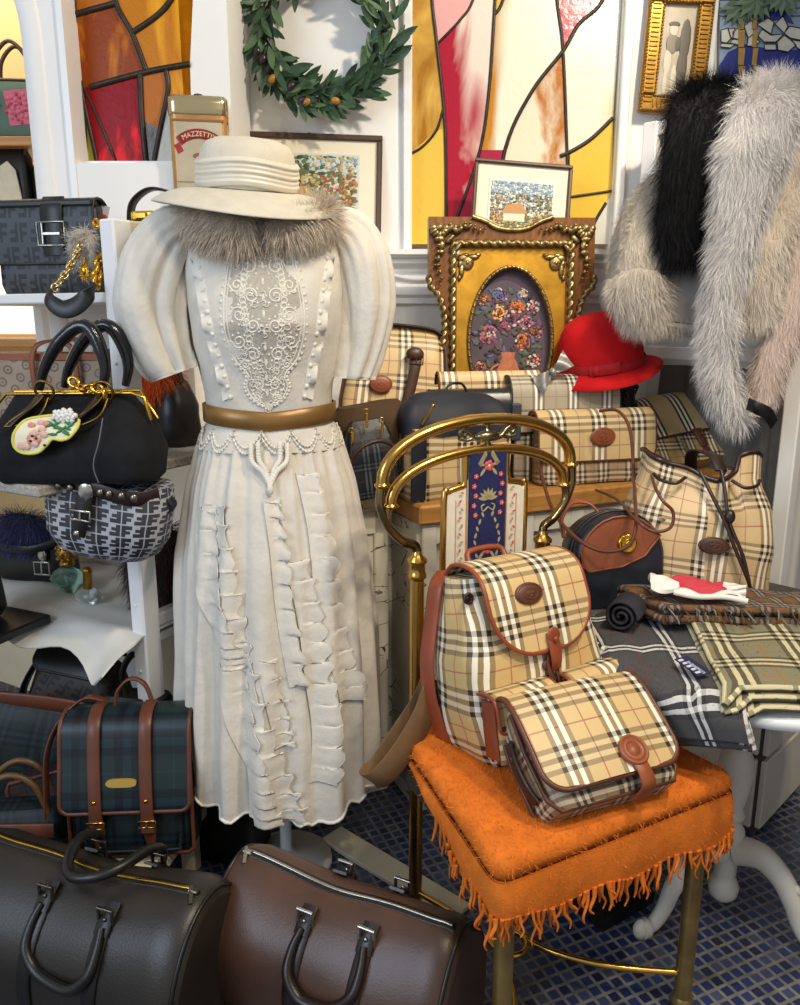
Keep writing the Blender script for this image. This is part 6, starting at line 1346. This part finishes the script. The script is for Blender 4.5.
for p, q in (((-IW-e, IH1+e), (IW+e, IH1+e)), ((IW+e, IH1+e), (IW+e, IH0-e)), ((IW+e, IH0-e), (-IW-e, IH0-e)), ((-IW-e, IH0-e), (-IW-e, IH1+e))): rope('inner_rope', [(p[0], -.006, p[1]), ((p[0]+q[0])/2, -.006, (p[1]+q[1])/2), (q[0], -.006, q[1])], .009, FRM, GILT, 60)
rnd = random.Random(9)
for sx in (-1, 1):
    for sz, z0 in ((1, HH-.02), (-1, .03)):
        b = MB(); c = V3(sx*(HW-.03), -.008, z0-.012*sz)
        for k in range(7):
            a = k*PI/6*1.0; b.ell(c+V3(-sx*.018*math.cos(a), -.003, -sz*.018*math.sin(a)), (.012, .008, .009), 9, (0, -a*sx*sz, 0))
        b.ell(c, (.014, .012, .014), 12)
        for dx, dz in ((1, 0), (0, 1)):                      # acanthus runs along both edges from the corner
            for k in range(8):
                w_ = .016*(1-k/10); p = c+V3(-sx*dx*(.03+.014*k)-sx*dz*.006*math.sin(k*1.3), -.004, -sz*dz*(.03+.018*k)-sz*dx*.006*math.sin(k*1.3)); b.ell(p, (w_, .007, w_*.6), 8, (0, (k % 2-.5)*1.6+(.8 if dz else 0), 0)); b.ell(p+V3(sx*.008*dz, -.002, sz*.008*dx), (w_*.5, .006, w_*.35), 7)
        b.ell(c+V3(-sx*.03, -.002, -sz*.03), (.018, .007, .008), 8, (0, sx*sz*.8, 0)); b.ell(c+V3(-sx*.05, -.002, -sz*.055), (.022, .006, .007), 8, (0, sx*sz*.9, 0)); b.build('corner_ornament', GILT, FRM)
b = MB(); b.tube([(x, -.004, z) for x, z in spline([(x, z, 0) for x, z in topc], 5)[:, :2]], .007, 8); b.build('top_moulding', GILT, FRM)
# gold mat with the oval opening
oa, oz, oc = .118, .205, .375
b = MB(); n_ = 64; inn_ = []; out_ = []
for k in range(n_):
    a = 2*PI*k/n_; c_, s_ = math.cos(a), math.sin(a); q = max(abs(c_)/IW, abs(s_)/((IH1-IH0)/2)); inn_.append((oa*c_, .008, oc+oz*s_)); out_.append((c_/q, .008, (IH0+IH1)/2+s_/q))
for y0 in (0,): b.grid(np.array([out_, inn_]), closed_v=True, smooth=False); b.grid(np.array([inn_, [(x, .03, z) for x, _, z in inn_]]), closed_v=True)
b.build('gold_mount', GILTB, FRM)
b = MB(); b.tube([(x*1.03, .004, oc+(z-oc)*1.02) for x, _, z in inn_], .006, 8, closed=True)
for k in range(0, n_): b.ell((inn_[k][0]*1.03, -.001, oc+(inn_[k][2]-oc)*1.02), (.0042, .004, .0042), 6)
b.build('oval_bead', GILT, FRM)
for sx in (-1, 1):
    for sz in (-1, 1):
        b = MB(); c = V3(sx*(IW-.03), .004, (IH1-.04) if sz > 0 else IH0+.04)
        for dx, dz, w_, h_ in ((0, 0, .02, .022), (.012, .012, .018, .012), (-.016, .016, .02, .008), (.016, -.022, .008, .022), (.004, .02, .012, .008), (.02, -.004, .008, .012), (-.03, .022, .010, .006), (.022, -.042, .006, .010)): b.ell(c+V3(sx*dx, 0, sz*dz), (w_, .006, h_), 10)
        b.ell(c, (.008, .01, .008), 8); b.build('spandrel', GILT, FRM)
b = MB(); b.poly([(x*1.02, .028, oc+(z-oc)*1.02) for x, _, z in inn_], .006, (0, 1, 0)); cv = b.build('canvas', mat('dusky_mauve_canvas', '#4e4150', .6, var=.25, vs=14), FRM)
PT_ = [mat('paint_'+n, c, .6, var=.2, vs=60) for n, c in (('orange', '#c2692e'), ('yellow', '#e0ae4a'), ('pink', '#a9606e'), ('plum', '#6c3a5c'), ('rust', '#a3502c'), ('blue', '#5a5f94'), ('leaf', '#4c5a44'), ('cream', '#cdb8ac'), ('vase', '#b36b4a'), ('dark', '#3a2a30'))]
b = MB(); yy = .026
def rose(x, z, r, m, m2=9):
    for k in range(34):
        a = rnd.random()*2*PI; q_ = math.sqrt(rnd.random()); mm_ = m if rnd.random() < .62 else rnd.choice([m2, 9, 3, 4, 7]); b.ell((x+r*q_*math.cos(a), yy-.0004*(1-q_), oc+z+r*.9*q_*math.sin(a)), (r*rnd.uniform(.16, .32), .0004, r*rnd.uniform(.10, .2)), 7, (0, -a+1.57, 0), m=mm_)
    for k in range(5): b.ell((x+r*.2*math.cos(k*1.3), yy-.0012, oc+z+r*.2*math.sin(k*1.3)), (r*.16, .0004, r*.1), 6, (0, k, 0), m=m2)
for k in range(150): a = rnd.random()*2*PI; q = math.sqrt(rnd.random()); b.ell((.098*q*math.cos(a)-.005, yy+.001, oc+.03+.135*q*math.sin(a)), (.015, .0004, .006), 7, (0, rnd.uniform(-1.5, 1.5), 0), m=rnd.choice([6, 9, 3, 9, 6, 5]))
for args in ((-.03, .085, .024, 1, 4), (.022, .10, .022, 0, 4), (.005, .065, .03, 3, 9), (.05, .055, .022, 2, 9), (-.06, .02, .028, 2, 7), (-.015, .045, .022, 3, 2), (.04, .0, .026, 0, 4), (.078, .025, .018, 4, 9), (.07, .10, .02, 7, 2), (-.03, .13, .024, 5, 5), (-.075, .12, .018, 4, 1), (.075, -.055, .022, 7, 4), (-.085, -.075, .018, 4, 9), (.04, .14, .014, 7, 7)): rose(*args)
vz = [(-.028, -.14), (-.036, -.11), (-.036, -.09), (-.024, -.06), (-.017, -.045), (-.022, -.03), (.022, -.03), (.017, -.045), (.026, -.06), (.036, -.09), (.034, -.115), (.026, -.14)]
b.poly([(x-.002, yy, oc+z) for x, z in vz], .002, (0, 1, 0), 8); b.tube(spline([(-.03, yy, oc-.065), (-.052, yy, oc-.08), (-.05, yy, oc-.105), (-.034, yy, oc-.11)], 5), .004, 6, m=8); b.build('painting', PT_, cv)
# ------------------------------------------------------------------ pictures on and above the ledge
def picture(name, label, loc, rot, w, h, fw, m_f, mount, fill, sub='artwork', depth=.02):
    t_ = thing(name, label, 'picture', loc, rot); 
    for (cx_, cz, sx, sz) in ((0, fw/2, w, fw), (0, h-fw/2, w, fw), (-w/2+fw/2, h/2, fw, h-2*fw), (w/2-fw/2, h/2, fw, h-2*fw)): 
        b = MB(); b.box((cx_, 0, cz), (sx, depth, sz), .003); b.build('frame_bar', m_f, t_)
    b = MB(); b.box((0, .004, h/2), (w-2*fw, .006, h-2*fw)); mt = b.build('mount', mount, t_); b = MB(); mats = fill(b); b.build(sub, mats, mt); return t_
WD = mat('dark_oak_frame', '#4a3222', .45, var=.2, vs=40); MTW = mat('ivory_mount', '#e6dcc2', .7)
def landscape(w, h, zc, seed, pal):
    def f(b):
        r_ = random.Random(seed); b.box((0, -.0005, zc), (w, .002, h), m=0)
        for k in range(1100):
            x, z = r_.uniform(-.48, .48), r_.uniform(-.48, .48); m = pal(x, z, r_); sx_, sz_ = r_.uniform(.012, .034), r_.uniform(.012, .034)
            b.ell((max(-w/2+.012, min(w/2-.012, x*w)), -.0022-.0004*(k % 3), zc+max(-h/2+.01, min(h/2-.01, z*h))), (sx_*w, .0004, sz_*h), 6, m=m)
        b.poly([(w*x, -.0036, zc+h*z) for x, z in ((-.3, -.18), (-.22, .0), (.0, .04), (.1, -.16))], .0008, (0, -1, 0), 3); b.poly([(w*x, -.0034, zc+h*z) for x, z in ((-.26, -.32), (-.26, -.16), (.06, -.16), (.06, -.32))], .0008, (0, -1, 0), 5)
        return [mat('art_'+n, c, .5) for n, c in (('pale_sky', '#c9cfc6'), ('leaf_green', '#5f7346'), ('straw', '#c2a45c'), ('thatch', '#b07a3c'), ('russet', '#9a5538'), ('plaster', '#d8ccb4'), ('dark_green', '#38482f'), ('blue', '#7f9ab0'))]
    return f
def palA(x, z, r):
    if z > .2 and (-.3 < x < .0 or r.random() < .2): return r.choice([1, 6, 1])
    if z > .25: return r.choice([0, 0, 7, 2])
    if x > .12: return r.choice([2, 4, 4, 1, 3])
    return r.choice([1, 6, 2, 1, 5])
picture('landscape_print', 'wood framed cottage print standing on the ledge behind the sun hat', (-.285, 2.585, ZM+.003), (R(-9), R(1.5), R(2)), .45, .345, .017, WD, MTW, landscape(.31, .21, .182, 3, palA))
o = MB(); o.tube([(.008*math.cos(k*PI/6), 0, .006*math.sin(k*PI/6)) for k in range(12)], .002, 6, closed=True); o.box((0, .0, -.008), (.014, .004, .01), .002)
lp_ = [x for x in bpy.data.objects if x.name == 'landscape_print'][0]; o.build('hanger', OLDB, lp_, (.0, 0, .342))
def palB(x, z, r):
    if z > .22: return r.choice([7, 7, 0])
    if z < -.15: return r.choice([1, 2, 2, 4, 1])
    return r.choice([5, 6, 3, 1, 7])
picture('cottage_print', 'small wood framed cottage picture standing on the ledge behind the gilt frame', (.355, 2.515, ZM+.003), (R(-10), R(4), R(2)), .295, .25, .011, WD, MTW, landscape(.20, .15, .122, 8, palB))
# gold framed photograph on the right part of the wall
GF = mat('gold_leaf', '#9a7230', .35, .75, .5, .3, 40, .3, 90); q = atY(669, 114, YB-.03)
GP = thing('photo_frame', 'gold beaded frame with a sepia photograph hanging on the white wall', 'picture', q, (R(0), R(2.5), R(0)))
w_, h_, fw = .195, .345, .048
b = MB()
for (cx_, cz, sx, sz) in ((0, fw/2, w_, fw), (0, h_-fw/2, w_, fw), (-w_/2+fw/2, h_/2, fw, h_-2*fw), (w_/2-fw/2, h_/2, fw, h_-2*fw)): b.box((cx_, 0, cz), (sx, .03, sz), .006)
for o_ in (.006, .045):
    P = [(-w_/2+o_, -.016, o_), (w_/2-o_, -.016, o_), (w_/2-o_, -.016, h_-o_), (-w_/2+o_, -.016, h_-o_)]
    for i in range(4):
        a, c = V3(*P[i]), V3(*P[(i+1) % 4]); n_ = int(np.linalg.norm(c-a)/.009)
        for k in range(n_): b.ell(a+(c-a)*k/n_, (.0045, .0045, .0045), 6)
for k in range(22):
    for sx in (-1, 1): b.box((sx*(w_/2-.025), -.0165, .03+.0125*k), (.024, .005, .005), .001)
for k in range(10):
    for z in (.025, h_-.025): b.box((-.056+.0125*k, -.0165, z), (.005, .005, .024), .001)
b.build('frame', GF, GP)
b = MB(); b.box((0, .004, h_/2), (w_-2*fw+.004, .006, h_-2*fw+.004)); ph = b.build('photograph', mat('sepia_paper', '#b7aa92', .4, var=.15, vs=20), GP)
b = MB(); z0 = h_/2
for x, z, rx, rz, m in ((-.012, .06, .014, .018, 1), (-.014, .02, .018, .03, 0), (-.022, -.03, .013, .035, 1), (-.024, -.085, .007, .035, 1), (.0, -.08, .009, .04, 1), (.024, .03, .016, .06, 2), (.022, -.05, .016, .06, 2), (-.012, .075, .017, .008, 2), (.002, .02, .014, .02, 2)): b.ell((x, .0005, z0+z*.95), (rx, .0008, rz), 12, m=m)
b.build('figures', [mat('sepia_mid', '#857a66', .5), mat('sepia_light', '#cfc5b0', .5), mat('sepia_dark', '#5a5144', .5)], ph)
# ------------------------------------------------------------------ wreath
WR = thing('olive_wreath', 'green olive leaf wreath with a few olives hanging on the white wall', 'wreath', atY(324, 34, YB-.05), (0, 0, 0))
LG = [mat('olive_leaf', '#2f4a30', .5, var=.3, vs=40), mat('olive_leaf_pale', '#4f6b48', .55, var=.2, vs=40), mat('twig', '#4c3b28', .7)]
rnd = random.Random(4); RW = .176
b = MB()
for o_ in range(5): b.tube([((RW+.012*math.sin(k*.6+o_*1.3))*math.cos(2*PI*k/60), .012*math.cos(k*.5+o_*2), (RW+.012*math.sin(k*.6+o_*1.3))*math.sin(2*PI*k/60)) for k in range(60)], .0035, 6, closed=True, m=2)
b.build('twig_ring', LG, WR)
b = MB()
for k in range(420):
    a = rnd.random()*2*PI; r_ = RW+rnd.uniform(-.03, .035); c = V3(r_*math.cos(a), rnd.uniform(-.045, .005), r_*math.sin(a)); dirn = a+PI/2+rnd.uniform(-1.1, 1.1); L = rnd.uniform(.05, .085); wd = L*.27
    d = V3(math.cos(dirn), rnd.uniform(-.5, .25), math.sin(dirn)); d /= np.linalg.norm(d); s_ = np.cross(d, V3(rnd.uniform(-.5, .5), -1, rnd.uniform(-.5, .5))); s_ /= np.linalg.norm(s_); up = np.cross(s_, d); g = []
    for i in range(7):
        q_ = i/6; w2 = wd/2*math.sin(PI*min(1, q_*.96+.02))**.8; cc = c+d*L*q_-up*.012*math.sin(PI*q_)*0+up*.01*q_*q_; g.append([cc-s_*w2, cc+up*w2*-.25, cc+s_*w2])
    b.sheet(np.array(g), .0012, m=rnd.choice([0, 0, 1]))
b.build('leaves', LG, WR)
for (a, r_, m) in ((205, .192, 0), (198, .20, 1), (214, .19, 1), (222, .2, 2), (238, .18, 0), (262, .185, 1), (256, .2, 2), (280, .195, 2), (95, .17, 1), (100, .185, 1), (252, .20, 0)):
    b = MB(); b.ell((r_*math.cos(R(a)), -.05, r_*math.sin(R(a))), (.011, .011, .015), 12, (0, R(a), 0)); b.build('olive', [mat('olive_plum', '#33202a', .3), mat('olive_black', '#221a22', .3), mat('olive_ochre', '#a8742c', .35)][m], WR)
# ------------------------------------------------------------------ tea tin
TN = thing('tea_tin', 'old cream and tan tea tin with a red lettered ribbon standing behind the sun hat', 'tin', (atY(201, 150, 2.29)[0], 2.29, 1.526), (0, 0, R(10)))
TN.scale = (1, 1, 1.06)
TIN = mat('tin_ochre', '#b98a4e', .35, .3, .5, .25, 10); TINC = mat('tin_cream', '#b9ad92', .35, .2, .5, .15, 14)
b = body([(0, .145, .125, 0), (.26, .145, .125, 0)], .018); b.build('body', TIN, TN)
b = body([(.26, .149, .129, 0), (.262, .151, .131, 0), (.297, .151, .131, 0), (.303, .14, .12, 0)], .02); ld = b.build('lid', mat('tin_lid_metal', '#c9b88e', .2, .9), TN); b = MB(); b.lathe([(0, .303), (.006, .303), (.006, .309), (.013, .313), (.011, .318), (0, .32)], 14); b.build('knob', mat('dark_knob', '#2b211c', .4), ld)
b = MB(); b.box((0, -.0632, .125), (.118, .002, .235), m=0); b.box((.0735, 0, .125), (.002, .085, .235), m=0); b.box((0, -.0638, .246), (.13, .002, .005), m=2); b.box((.074, -.0, .246), (.002, .1, .005), m=2); b.box((0, -.0642, .105), (.118, .001, .002), m=2)
for k in range(21): a = (k-10)/10*R(38); c = V3(.078*math.sin(a), -.0646, .138+.078*math.cos(a)); b.box(c, (.0085, .001, .023), 0, (0, a, 0), m=1)
for sx in (-1, 1): b.box((sx*.052, -.0644, .182), (.016, .001, .022), 0, (0, sx*.5, 0), m=1)
b.ell((0, -.0645, .165), (.018, .0008, .008), 12, m=2); b.build('label_print', [TINC, mat('tin_red', '#9c2a26', .4), mat('tin_brown', '#8a5a34', .4)], TN)
tx = text_mb('MAZZETTI\'S', .0165, .0004, 0, .085); tx.xf(TR((0, -.0655, .2155))); tx.build('lettering', mat('cream_lettering', '#dccaa4', .5), TN)
# ------------------------------------------------------------------ palm mosaic panel, right
YM = YB-.02; MP = thing('mosaic_panel', 'blue stained glass panel with two palm trees and white clouds at the upper right', 'panel', (0, 0, 0))
mm = [mat('glass_'+n, c, .25, var=.15, vs=16) for n, c in (('sky', '#8f9fb0'), ('cloud', '#d2cdbb'), ('ultramarine', '#2c3680'), ('leaf', '#6d7f5e'), ('trunk', '#b08a48'), ('leaf_dark', '#50664f'))]
def MA(u, v, dy=0): return atY(u, v, YM-dy)
b = MB(); b.poly([MA(u, v) for u, v in ((721, -60), (880, -60), (880, 100), (719, 100))], .01, (0, 1, 0), 0)
b.poly([MA(u, v, .002) for u, v in ((719, 80), (719, 66), (728, 52), (745, 44), (765, 48), (785, 50), (830, 48), (860, 60), (880, 100), (719, 100))], .003, (0, 1, 0), 2); b.poly([MA(u, v, .002) for u, v in ((755, 22), (770, 12), (784, 5), (794, 24), (780, 20))], .003, (0, 1, 0), 2)
pc_ = [[(721, 30), (728, 28), (731, 38), (727, 43), (721, 42)], [(728, 29), (735, 28), (733, 37), (731, 38)], [(733, 32), (740, 26), (742, 40), (733, 38)], [(733, 39), (744, 40), (742, 46), (730, 43)], [(744, 26), (752, 20), (754, 34), (748, 38)], [(748, 38), (753, 34), (760, 42), (753, 46), (747, 46)], [(757, 24), (768, 18), (774, 22), (771, 34), (762, 28)], [(762, 29), (771, 35), (783, 34), (776, 42), (764, 42), (758, 36)], [(775, 24), (783, 16), (788, 26), (784, 33)], [(784, 33), (790, 26), (800, 28), (808, 33), (800, 40), (790, 38)], [(777, 42), (784, 35), (790, 39), (796, 45), (788, 52), (778, 50)], [(792, 40), (800, 41), (812, 36), (820, 44), (806, 52), (797, 48)], [(721, 43), (735, 44), (730, 48), (721, 47)], [(764, 44), (776, 44), (776, 50), (765, 50)]]
for p in pc_: b.poly([MA(u, v, .004) for u, v in p], .003, (0, 1, 0), 1)
for (u0, u1, w2) in ((742, 741, 3.4), (756, 754, 2.6)):
    for k in range(5): v0, v1 = 12+18*k, 29+18*k; b.poly([MA(u, v, .007) for u, v in ((u0-w2, v0), (u0+w2, v0), (u1+w2*.8, v1), (u1-w2*.8, v1))], .004, (0, 1, 0), 4)
rnd = random.Random(6)
for cu_, cv_ in ((741, 5), (756, 0), (782, -5)):
    for k in range(11):
        a = -.4+k*.4; L = rnd.uniform(15, 24); ex, ey = cu_+L*math.cos(a), cv_+L*.8*math.sin(a)+6; nx_, ny_ = -(ey-cv_)/L*4, (ex-cu_)/L*4; b.poly([MA(u, v, .009+.0006*k+.006*(cu_ > 750)+.006*(cu_ > 770)) for u, v in ((cu_, cv_), ((cu_+ex)/2+nx_, (cv_+ey)/2+ny_-2), (ex, ey), ((cu_+ex)/2-nx_, (cv_+ey)/2-ny_-2))], .003, (0, 1, 0), 3 if k % 2 else 5)
b.build('glass', mm, MP)
b = MB()
for p in pc_: b.tube([MA(u, v, .005) for u, v in p], .0016, 5, closed=True)
for k in range(9): b.tube([MA(719, -40+8*k, .001), MA(880, -40+8*k, .001)], .0012, 5) if k < 8 else None
b.build('lead_came', LEAD, MP); b = MB(); 
x0_, x1_ = MA(717, 0)[0], MA(880, 0)[0]; b.box((x0_-.012, YM, 2.2), (.028, .03, 1.0), .003); b.build('panel_frame', GLOSSW, MP)
# ------------------------------------------------------------------ alcove shelves and their bags
AX = atY(12, 140, 3.0)[0]
AS = thing('display_shelves', 'lit wooden display shelves in the alcove beyond the white arch', 'shelf', (AX-.25, 3.08, 0))
za, zb2 = atY(12, 138, 2.95)[2], atY(12, 216, 2.95)[2]
for z in (za, zb2, zb2-.42): b = MB(); b.box((0, 0, z-.015), (1.1, .32, .03), .003); b.build('shelf_board', OAK, AS)
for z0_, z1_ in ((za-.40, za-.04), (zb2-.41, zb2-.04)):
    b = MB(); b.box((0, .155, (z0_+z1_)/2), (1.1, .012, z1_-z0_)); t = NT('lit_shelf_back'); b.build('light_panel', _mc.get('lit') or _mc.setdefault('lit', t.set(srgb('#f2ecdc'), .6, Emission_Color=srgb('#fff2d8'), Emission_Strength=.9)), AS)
q = V3(AX-.05, 3.0, za); a1 = thing('rose_box_bag', 'green and pink rose print bag with brown handles on the alcove shelf', 'bag', q, (0, 0, R(6)))
b = body([(0, .30, .12, 0), (.01, .31, .13, 0), (.175, .30, .12, 0), (.18, .29, .11, 0)], .015); b.build('body', mat('grey_green_canvas', '#4f6a5a', .6), a1)
b = MB(); rnd = random.Random(8)
for cx_ in (-.1, 0, .1):
    b.box((cx_, -.0655, .095), (.075, .002, .11), .0005, (0, rnd.uniform(-.15, .15), 0), 1)
    for k in range(26): a = k*2.4; r_ = .042*math.sqrt(k/26); b.ell((cx_+r_*math.cos(a), -.0675, .095+1.2*r_*math.sin(a)), (.008, .0015, .006), 7, (0, a, 0), m=0 if k % 2 else 1)
b.build('rose_print', [mat('rose_dark', '#a83a50', .6), mat('rose_pink', '#c8617a', .6)], a1)
b = MB(); b.ribbon([(-.15, -.03, .183), (.15, -.03, .183)], .06, .01, (0, 1, 0)); b.build('top_edge', BRN, a1)
for y in (-.03, .03): b = MB(); b.tube(spline([(.02, y, .18), (.03, y, .26), (.08, y, .31), (.13, y, .26), (.14, y, .18)], 6), .007, 7); b.build('handle', BRN, a1)
q = V3(AX-.03, 3.0, zb2); a2 = thing('white_tote', 'black and white leather tote with thin straps on the lower alcove shelf', 'bag', q, (0, 0, R(-4)))
b = body([(0, .17, .10, 0), (.02, .19, .11, 0), (.2, .17, .06, 0), (.23, .15, .03, 0)], .02); b.build('body', BLK, a2); b = MB(); b.poly([(-.02, -.058, .015), (.085, -.058, .01), (.06, -.048, .15), (.03, -.04, .18), (-.0, -.045, .16)], .006, (0, -1, 0)); b.build('white_panel', mat('ivory_leather', '#cfc5ac', .5, var=.1), a2)
for sx in (-1, 1): b = MB(); b.tube(spline([(sx*.03, -.02, .22), (sx*.05, -.03, .30), (sx*.09, -.03, .25), (sx*.08, -.02, .2)], 6), .004, 6); b.build('strap', BLK, a2)
q = V3(AX+.105, 3.02, zb2); b = body([(0, .10, .10, 0), (.15, .10, .09, 0), (.2, .06, .05, 0)], .03); o = b.build('dark_pouch', BLK, None, q); tag(o, 'plain black pouch on the lower alcove shelf beside the arch', 'pouch')
q = V3(AX-.19, 3.02, zb2); b = body([(0, .14, .12, 0), (.15, .14, .11, 0), (.22, .08, .05, 0)], .03); o = b.build('black_pouch', BLK, None, q); tag(o, 'soft black bag left of the black and white tote in the alcove', 'bag')
# ------------------------------------------------------------------ furs on the white rack
def furpath(name, label, pts, wid, thk, n, L, lay, mats, cat='fur', w=.0012, lift=.7, flat=(1, 0, 0), wave=.006, jit=.35):
    P = spline(pts, 8); k = len(P); wd = np.interp(np.linspace(0, 1, k), np.linspace(0, 1, len(wid)), wid); secs = []
    for i in range(k):
        d = P[min(i+1, k-1)]-P[max(i-1, 0)]; d, s1, s2 = basis(d, (0, 1, 0)) if abs(d[1]) < .9*np.linalg.norm(d) else basis(d, (0, 0, 1))
        sw = V3(*flat); sw = sw-d*(sw @ d); sw /= np.linalg.norm(sw); s2 = np.cross(d, sw)
        secs.append([P[i]+sw*wd[i]/2*math.cos(2*PI*j/18)+s2*thk/2*math.sin(2*PI*j/18)+wave*np.array(noise.noise_vector(Vector(P[i]*9+j))) for j in range(18)])
    b = MB(); b.loft(secs); b.fur(n, L, w, lay, lift, 1, .35, jit=jit); o = b.build(name, mats, None); tag(o, label, cat); return o
BF = [mat('black_fur_base', '#080809', .8), furmat('black_hair', '#060607', '#101012', '#1c1c1f', .6, '#18181b', .1, 0)]
GFUR = [mat('grey_fur_base', '#b5b0ae', .9), furmat('silver_grey_hair', '#a09c9c', '#cfcbc8', '#eeeae5', .7, '#efebe6')]
PF = [mat('blush_fur_base', '#c4ae9f', .9), furmat('blush_hair', '#ab9282', '#d3c0b3', '#ecdfd5', .7, '#ecdfd6')]
CF = [mat('beige_coat_base', '#b3a796', .9), furmat('beige_coat_hair', '#94887a', '#c3b8a9', '#e2dacd', .7, '#ded6ca')]
furpath('black_fur_stole', 'thick black fur stole hanging over the rack beside the gold framed photograph', [atY(744, 110, 2.35), atY(716, 98, 2.22), atY(706, 120, 2.08), atY(700, 180, 2.06), atY(692, 230, 2.07), atY(688, 258, 2.08)], [.13, .16, .18, .19, .18, .14], .07, 22000, .055, (.0, -.1, -.9), BF, 'fur', .0008, .6, jit=.3)
furpath('grey_fur_boa', 'long silver grey fur boa hanging from the rack top beside the black fur stole', [atY(800, 105, 2.30), atY(785, 92, 2.16), atY(768, 110, 2.04), atY(752, 160, 1.98), atY(738, 230, 1.97), atY(722, 300, 1.98), atY(718, 360, 1.98), atY(728, 405, 1.98), atY(740, 425, 1.98)], [.12, .16, .16, .155, .11, .085, .075, .065, .04], .07, 26000, .042, (-.15, -.1, -.9), GFUR, 'fur', .0008, .6, jit=.28)
furpath('blush_fur_boa', 'pinkish beige fur boa end hanging down right of the grey boa', [atY(800, 195, 2.10), atY(802, 260, 2.06), atY(792, 310, 2.05), atY(776, 355, 2.05), atY(764, 395, 2.05), atY(762, 405, 2.05)], [.11, .11, .10, .09, .07, .04], .06, 10000, .03, (-.1, -.1, -1.0), PF, 'fur', .0008, .5, jit=.22)
# fur jacket: body, cuffed sleeves, grey lining
LF = [mat('cream_fur_base', '#cbbfae', .9), furmat('cream_fur_hair', '#b3a594', '#d9cebf', '#f0e9dd', .7, '#ece4d8')]
FJ = thing('fur_jacket', 'beige grey fur jacket with cuffed sleeves hanging on the white rack', 'jacket', atY(720, 300, 2.18))
def part(name, pts, wid, thk, n, L, mats, lay=(0, -.1, -.8)):
    o = furpath(name, '', '', wid, thk, n, L, lay, mats) if False else None
    P = [V3(*p)-V3(*FJ.location) for p in pts]; P = spline(P, 8); k = len(P); wd = np.interp(np.linspace(0, 1, k), np.linspace(0, 1, len(wid)), wid); secs = []
    for i in range(k):
        d = P[min(i+1, k-1)]-P[max(i-1, 0)]; d = d/np.linalg.norm(d); sw = V3(1, .1, 0); sw = sw-d*(sw @ d); sw /= np.linalg.norm(sw); s2 = np.cross(d, sw)
        secs.append([P[i]+sw*wd[i]/2*math.cos(2*PI*j/20)+s2*thk/2*math.sin(2*PI*j/20)+.012*np.array(noise.noise_vector(Vector(P[i]*8+j*.5))) for j in range(20)])
    b = MB(); b.loft(secs)
    if n: b.fur(n*2, L, .0008, lay, .5, 1, .35, jit=.25)
    return b.build(name, mats, FJ)
part('left_sleeve', [atY(668, 190, 2.2), atY(652, 215, 2.16), atY(641, 250, 2.13), atY(638, 285, 2.11)], [.12, .12, .11, .105], .10, 5000, .022, CF)
part('left_cuff', [atY(640, 278, 2.11), atY(640, 295, 2.10), atY(648, 322, 2.12)], [.12, .14, .09], .11, 3500, .04, CF)
part('hanging_sleeve', [atY(650, 200, 2.25), atY(628, 240, 2.22), atY(622, 285, 2.2), atY(622, 300, 2.2)], [.08, .08, .07, .04], .06, 2500, .03, CF)
part('right_sleeve', [atY(800, 150, 2.12), atY(790, 190, 2.10), atY(770, 235, 2.07), atY(762, 262, 2.06)], [.13, .14, .14, .12], .10, 4500, .022, LF)
part('right_cuff', [atY(766, 245, 2.06), atY(756, 285, 2.05), atY(752, 325, 2.06)], [.13, .14, .09], .11, 4000, .035, LF)
part('body', [atY(722, 150, 2.26), atY(712, 220, 2.20), atY(700, 290, 2.16), atY(696, 325, 2.15)], [.28, .30, .28, .27], .07, 0, 0, mat('grey_satin_lining', '#b3aca6', .4, 0, .5, .2, 9))
part('hem_fur', [atY(652, 325, 2.11), atY(690, 331, 2.10), atY(725, 332, 2.11)], [.02, .02, .02], .03, 900, .02, CF)
# dark hanger strap and grey tag by the boa
b = MB(); P = spline([atY(748, 404, 1.93), atY(757, 408, 1.91), atY(768, 414, 1.91), atY(774, 424, 1.93)], 5); b.ribbon(P, .03, .005, (0, -.2, 1)); o = b.build('leather_strap', BLK, None); tag(o, 'short black leather strap wrapped round the lower end of the fur boas', 'strap')
# folded dark clothes low on the rack
q = onb(1.12, .20, 0)
b = MB(); g = []
for i in range(24):
    a = i/23; g.append([RKO+V3(math.cos(RKW)*(.03+.42*a), math.sin(RKW)*(.03+.42*a), 0)+V3(.06+.02*math.sin(a*16+e_*2), .045+.02*math.sin(a*11), 1.15-.75*e_) for e_ in np.linspace(0, 1, 14)])
b.sheet(np.array(g), .006); o = b.build('hanging_coat', mat('dark_grey_cloth', '#67645f', .8, 0, .3, .3, 6), None); tag(o, 'dark grey coat hanging from the middle rail of the white rack', 'coat')
# ------------------------------------------------------------------ groups of like things
for base, grp in (('duffel_bag', 'leather duffel bags on the floor'), ('perfume_bottle', 'perfume bottles on the white cloth'), ('wool_scarf', 'folded wool scarves on the round table')):
    for o in S.objects:
        if o.name.split('.')[0] == base and o.get('label'): o['group'] = grp
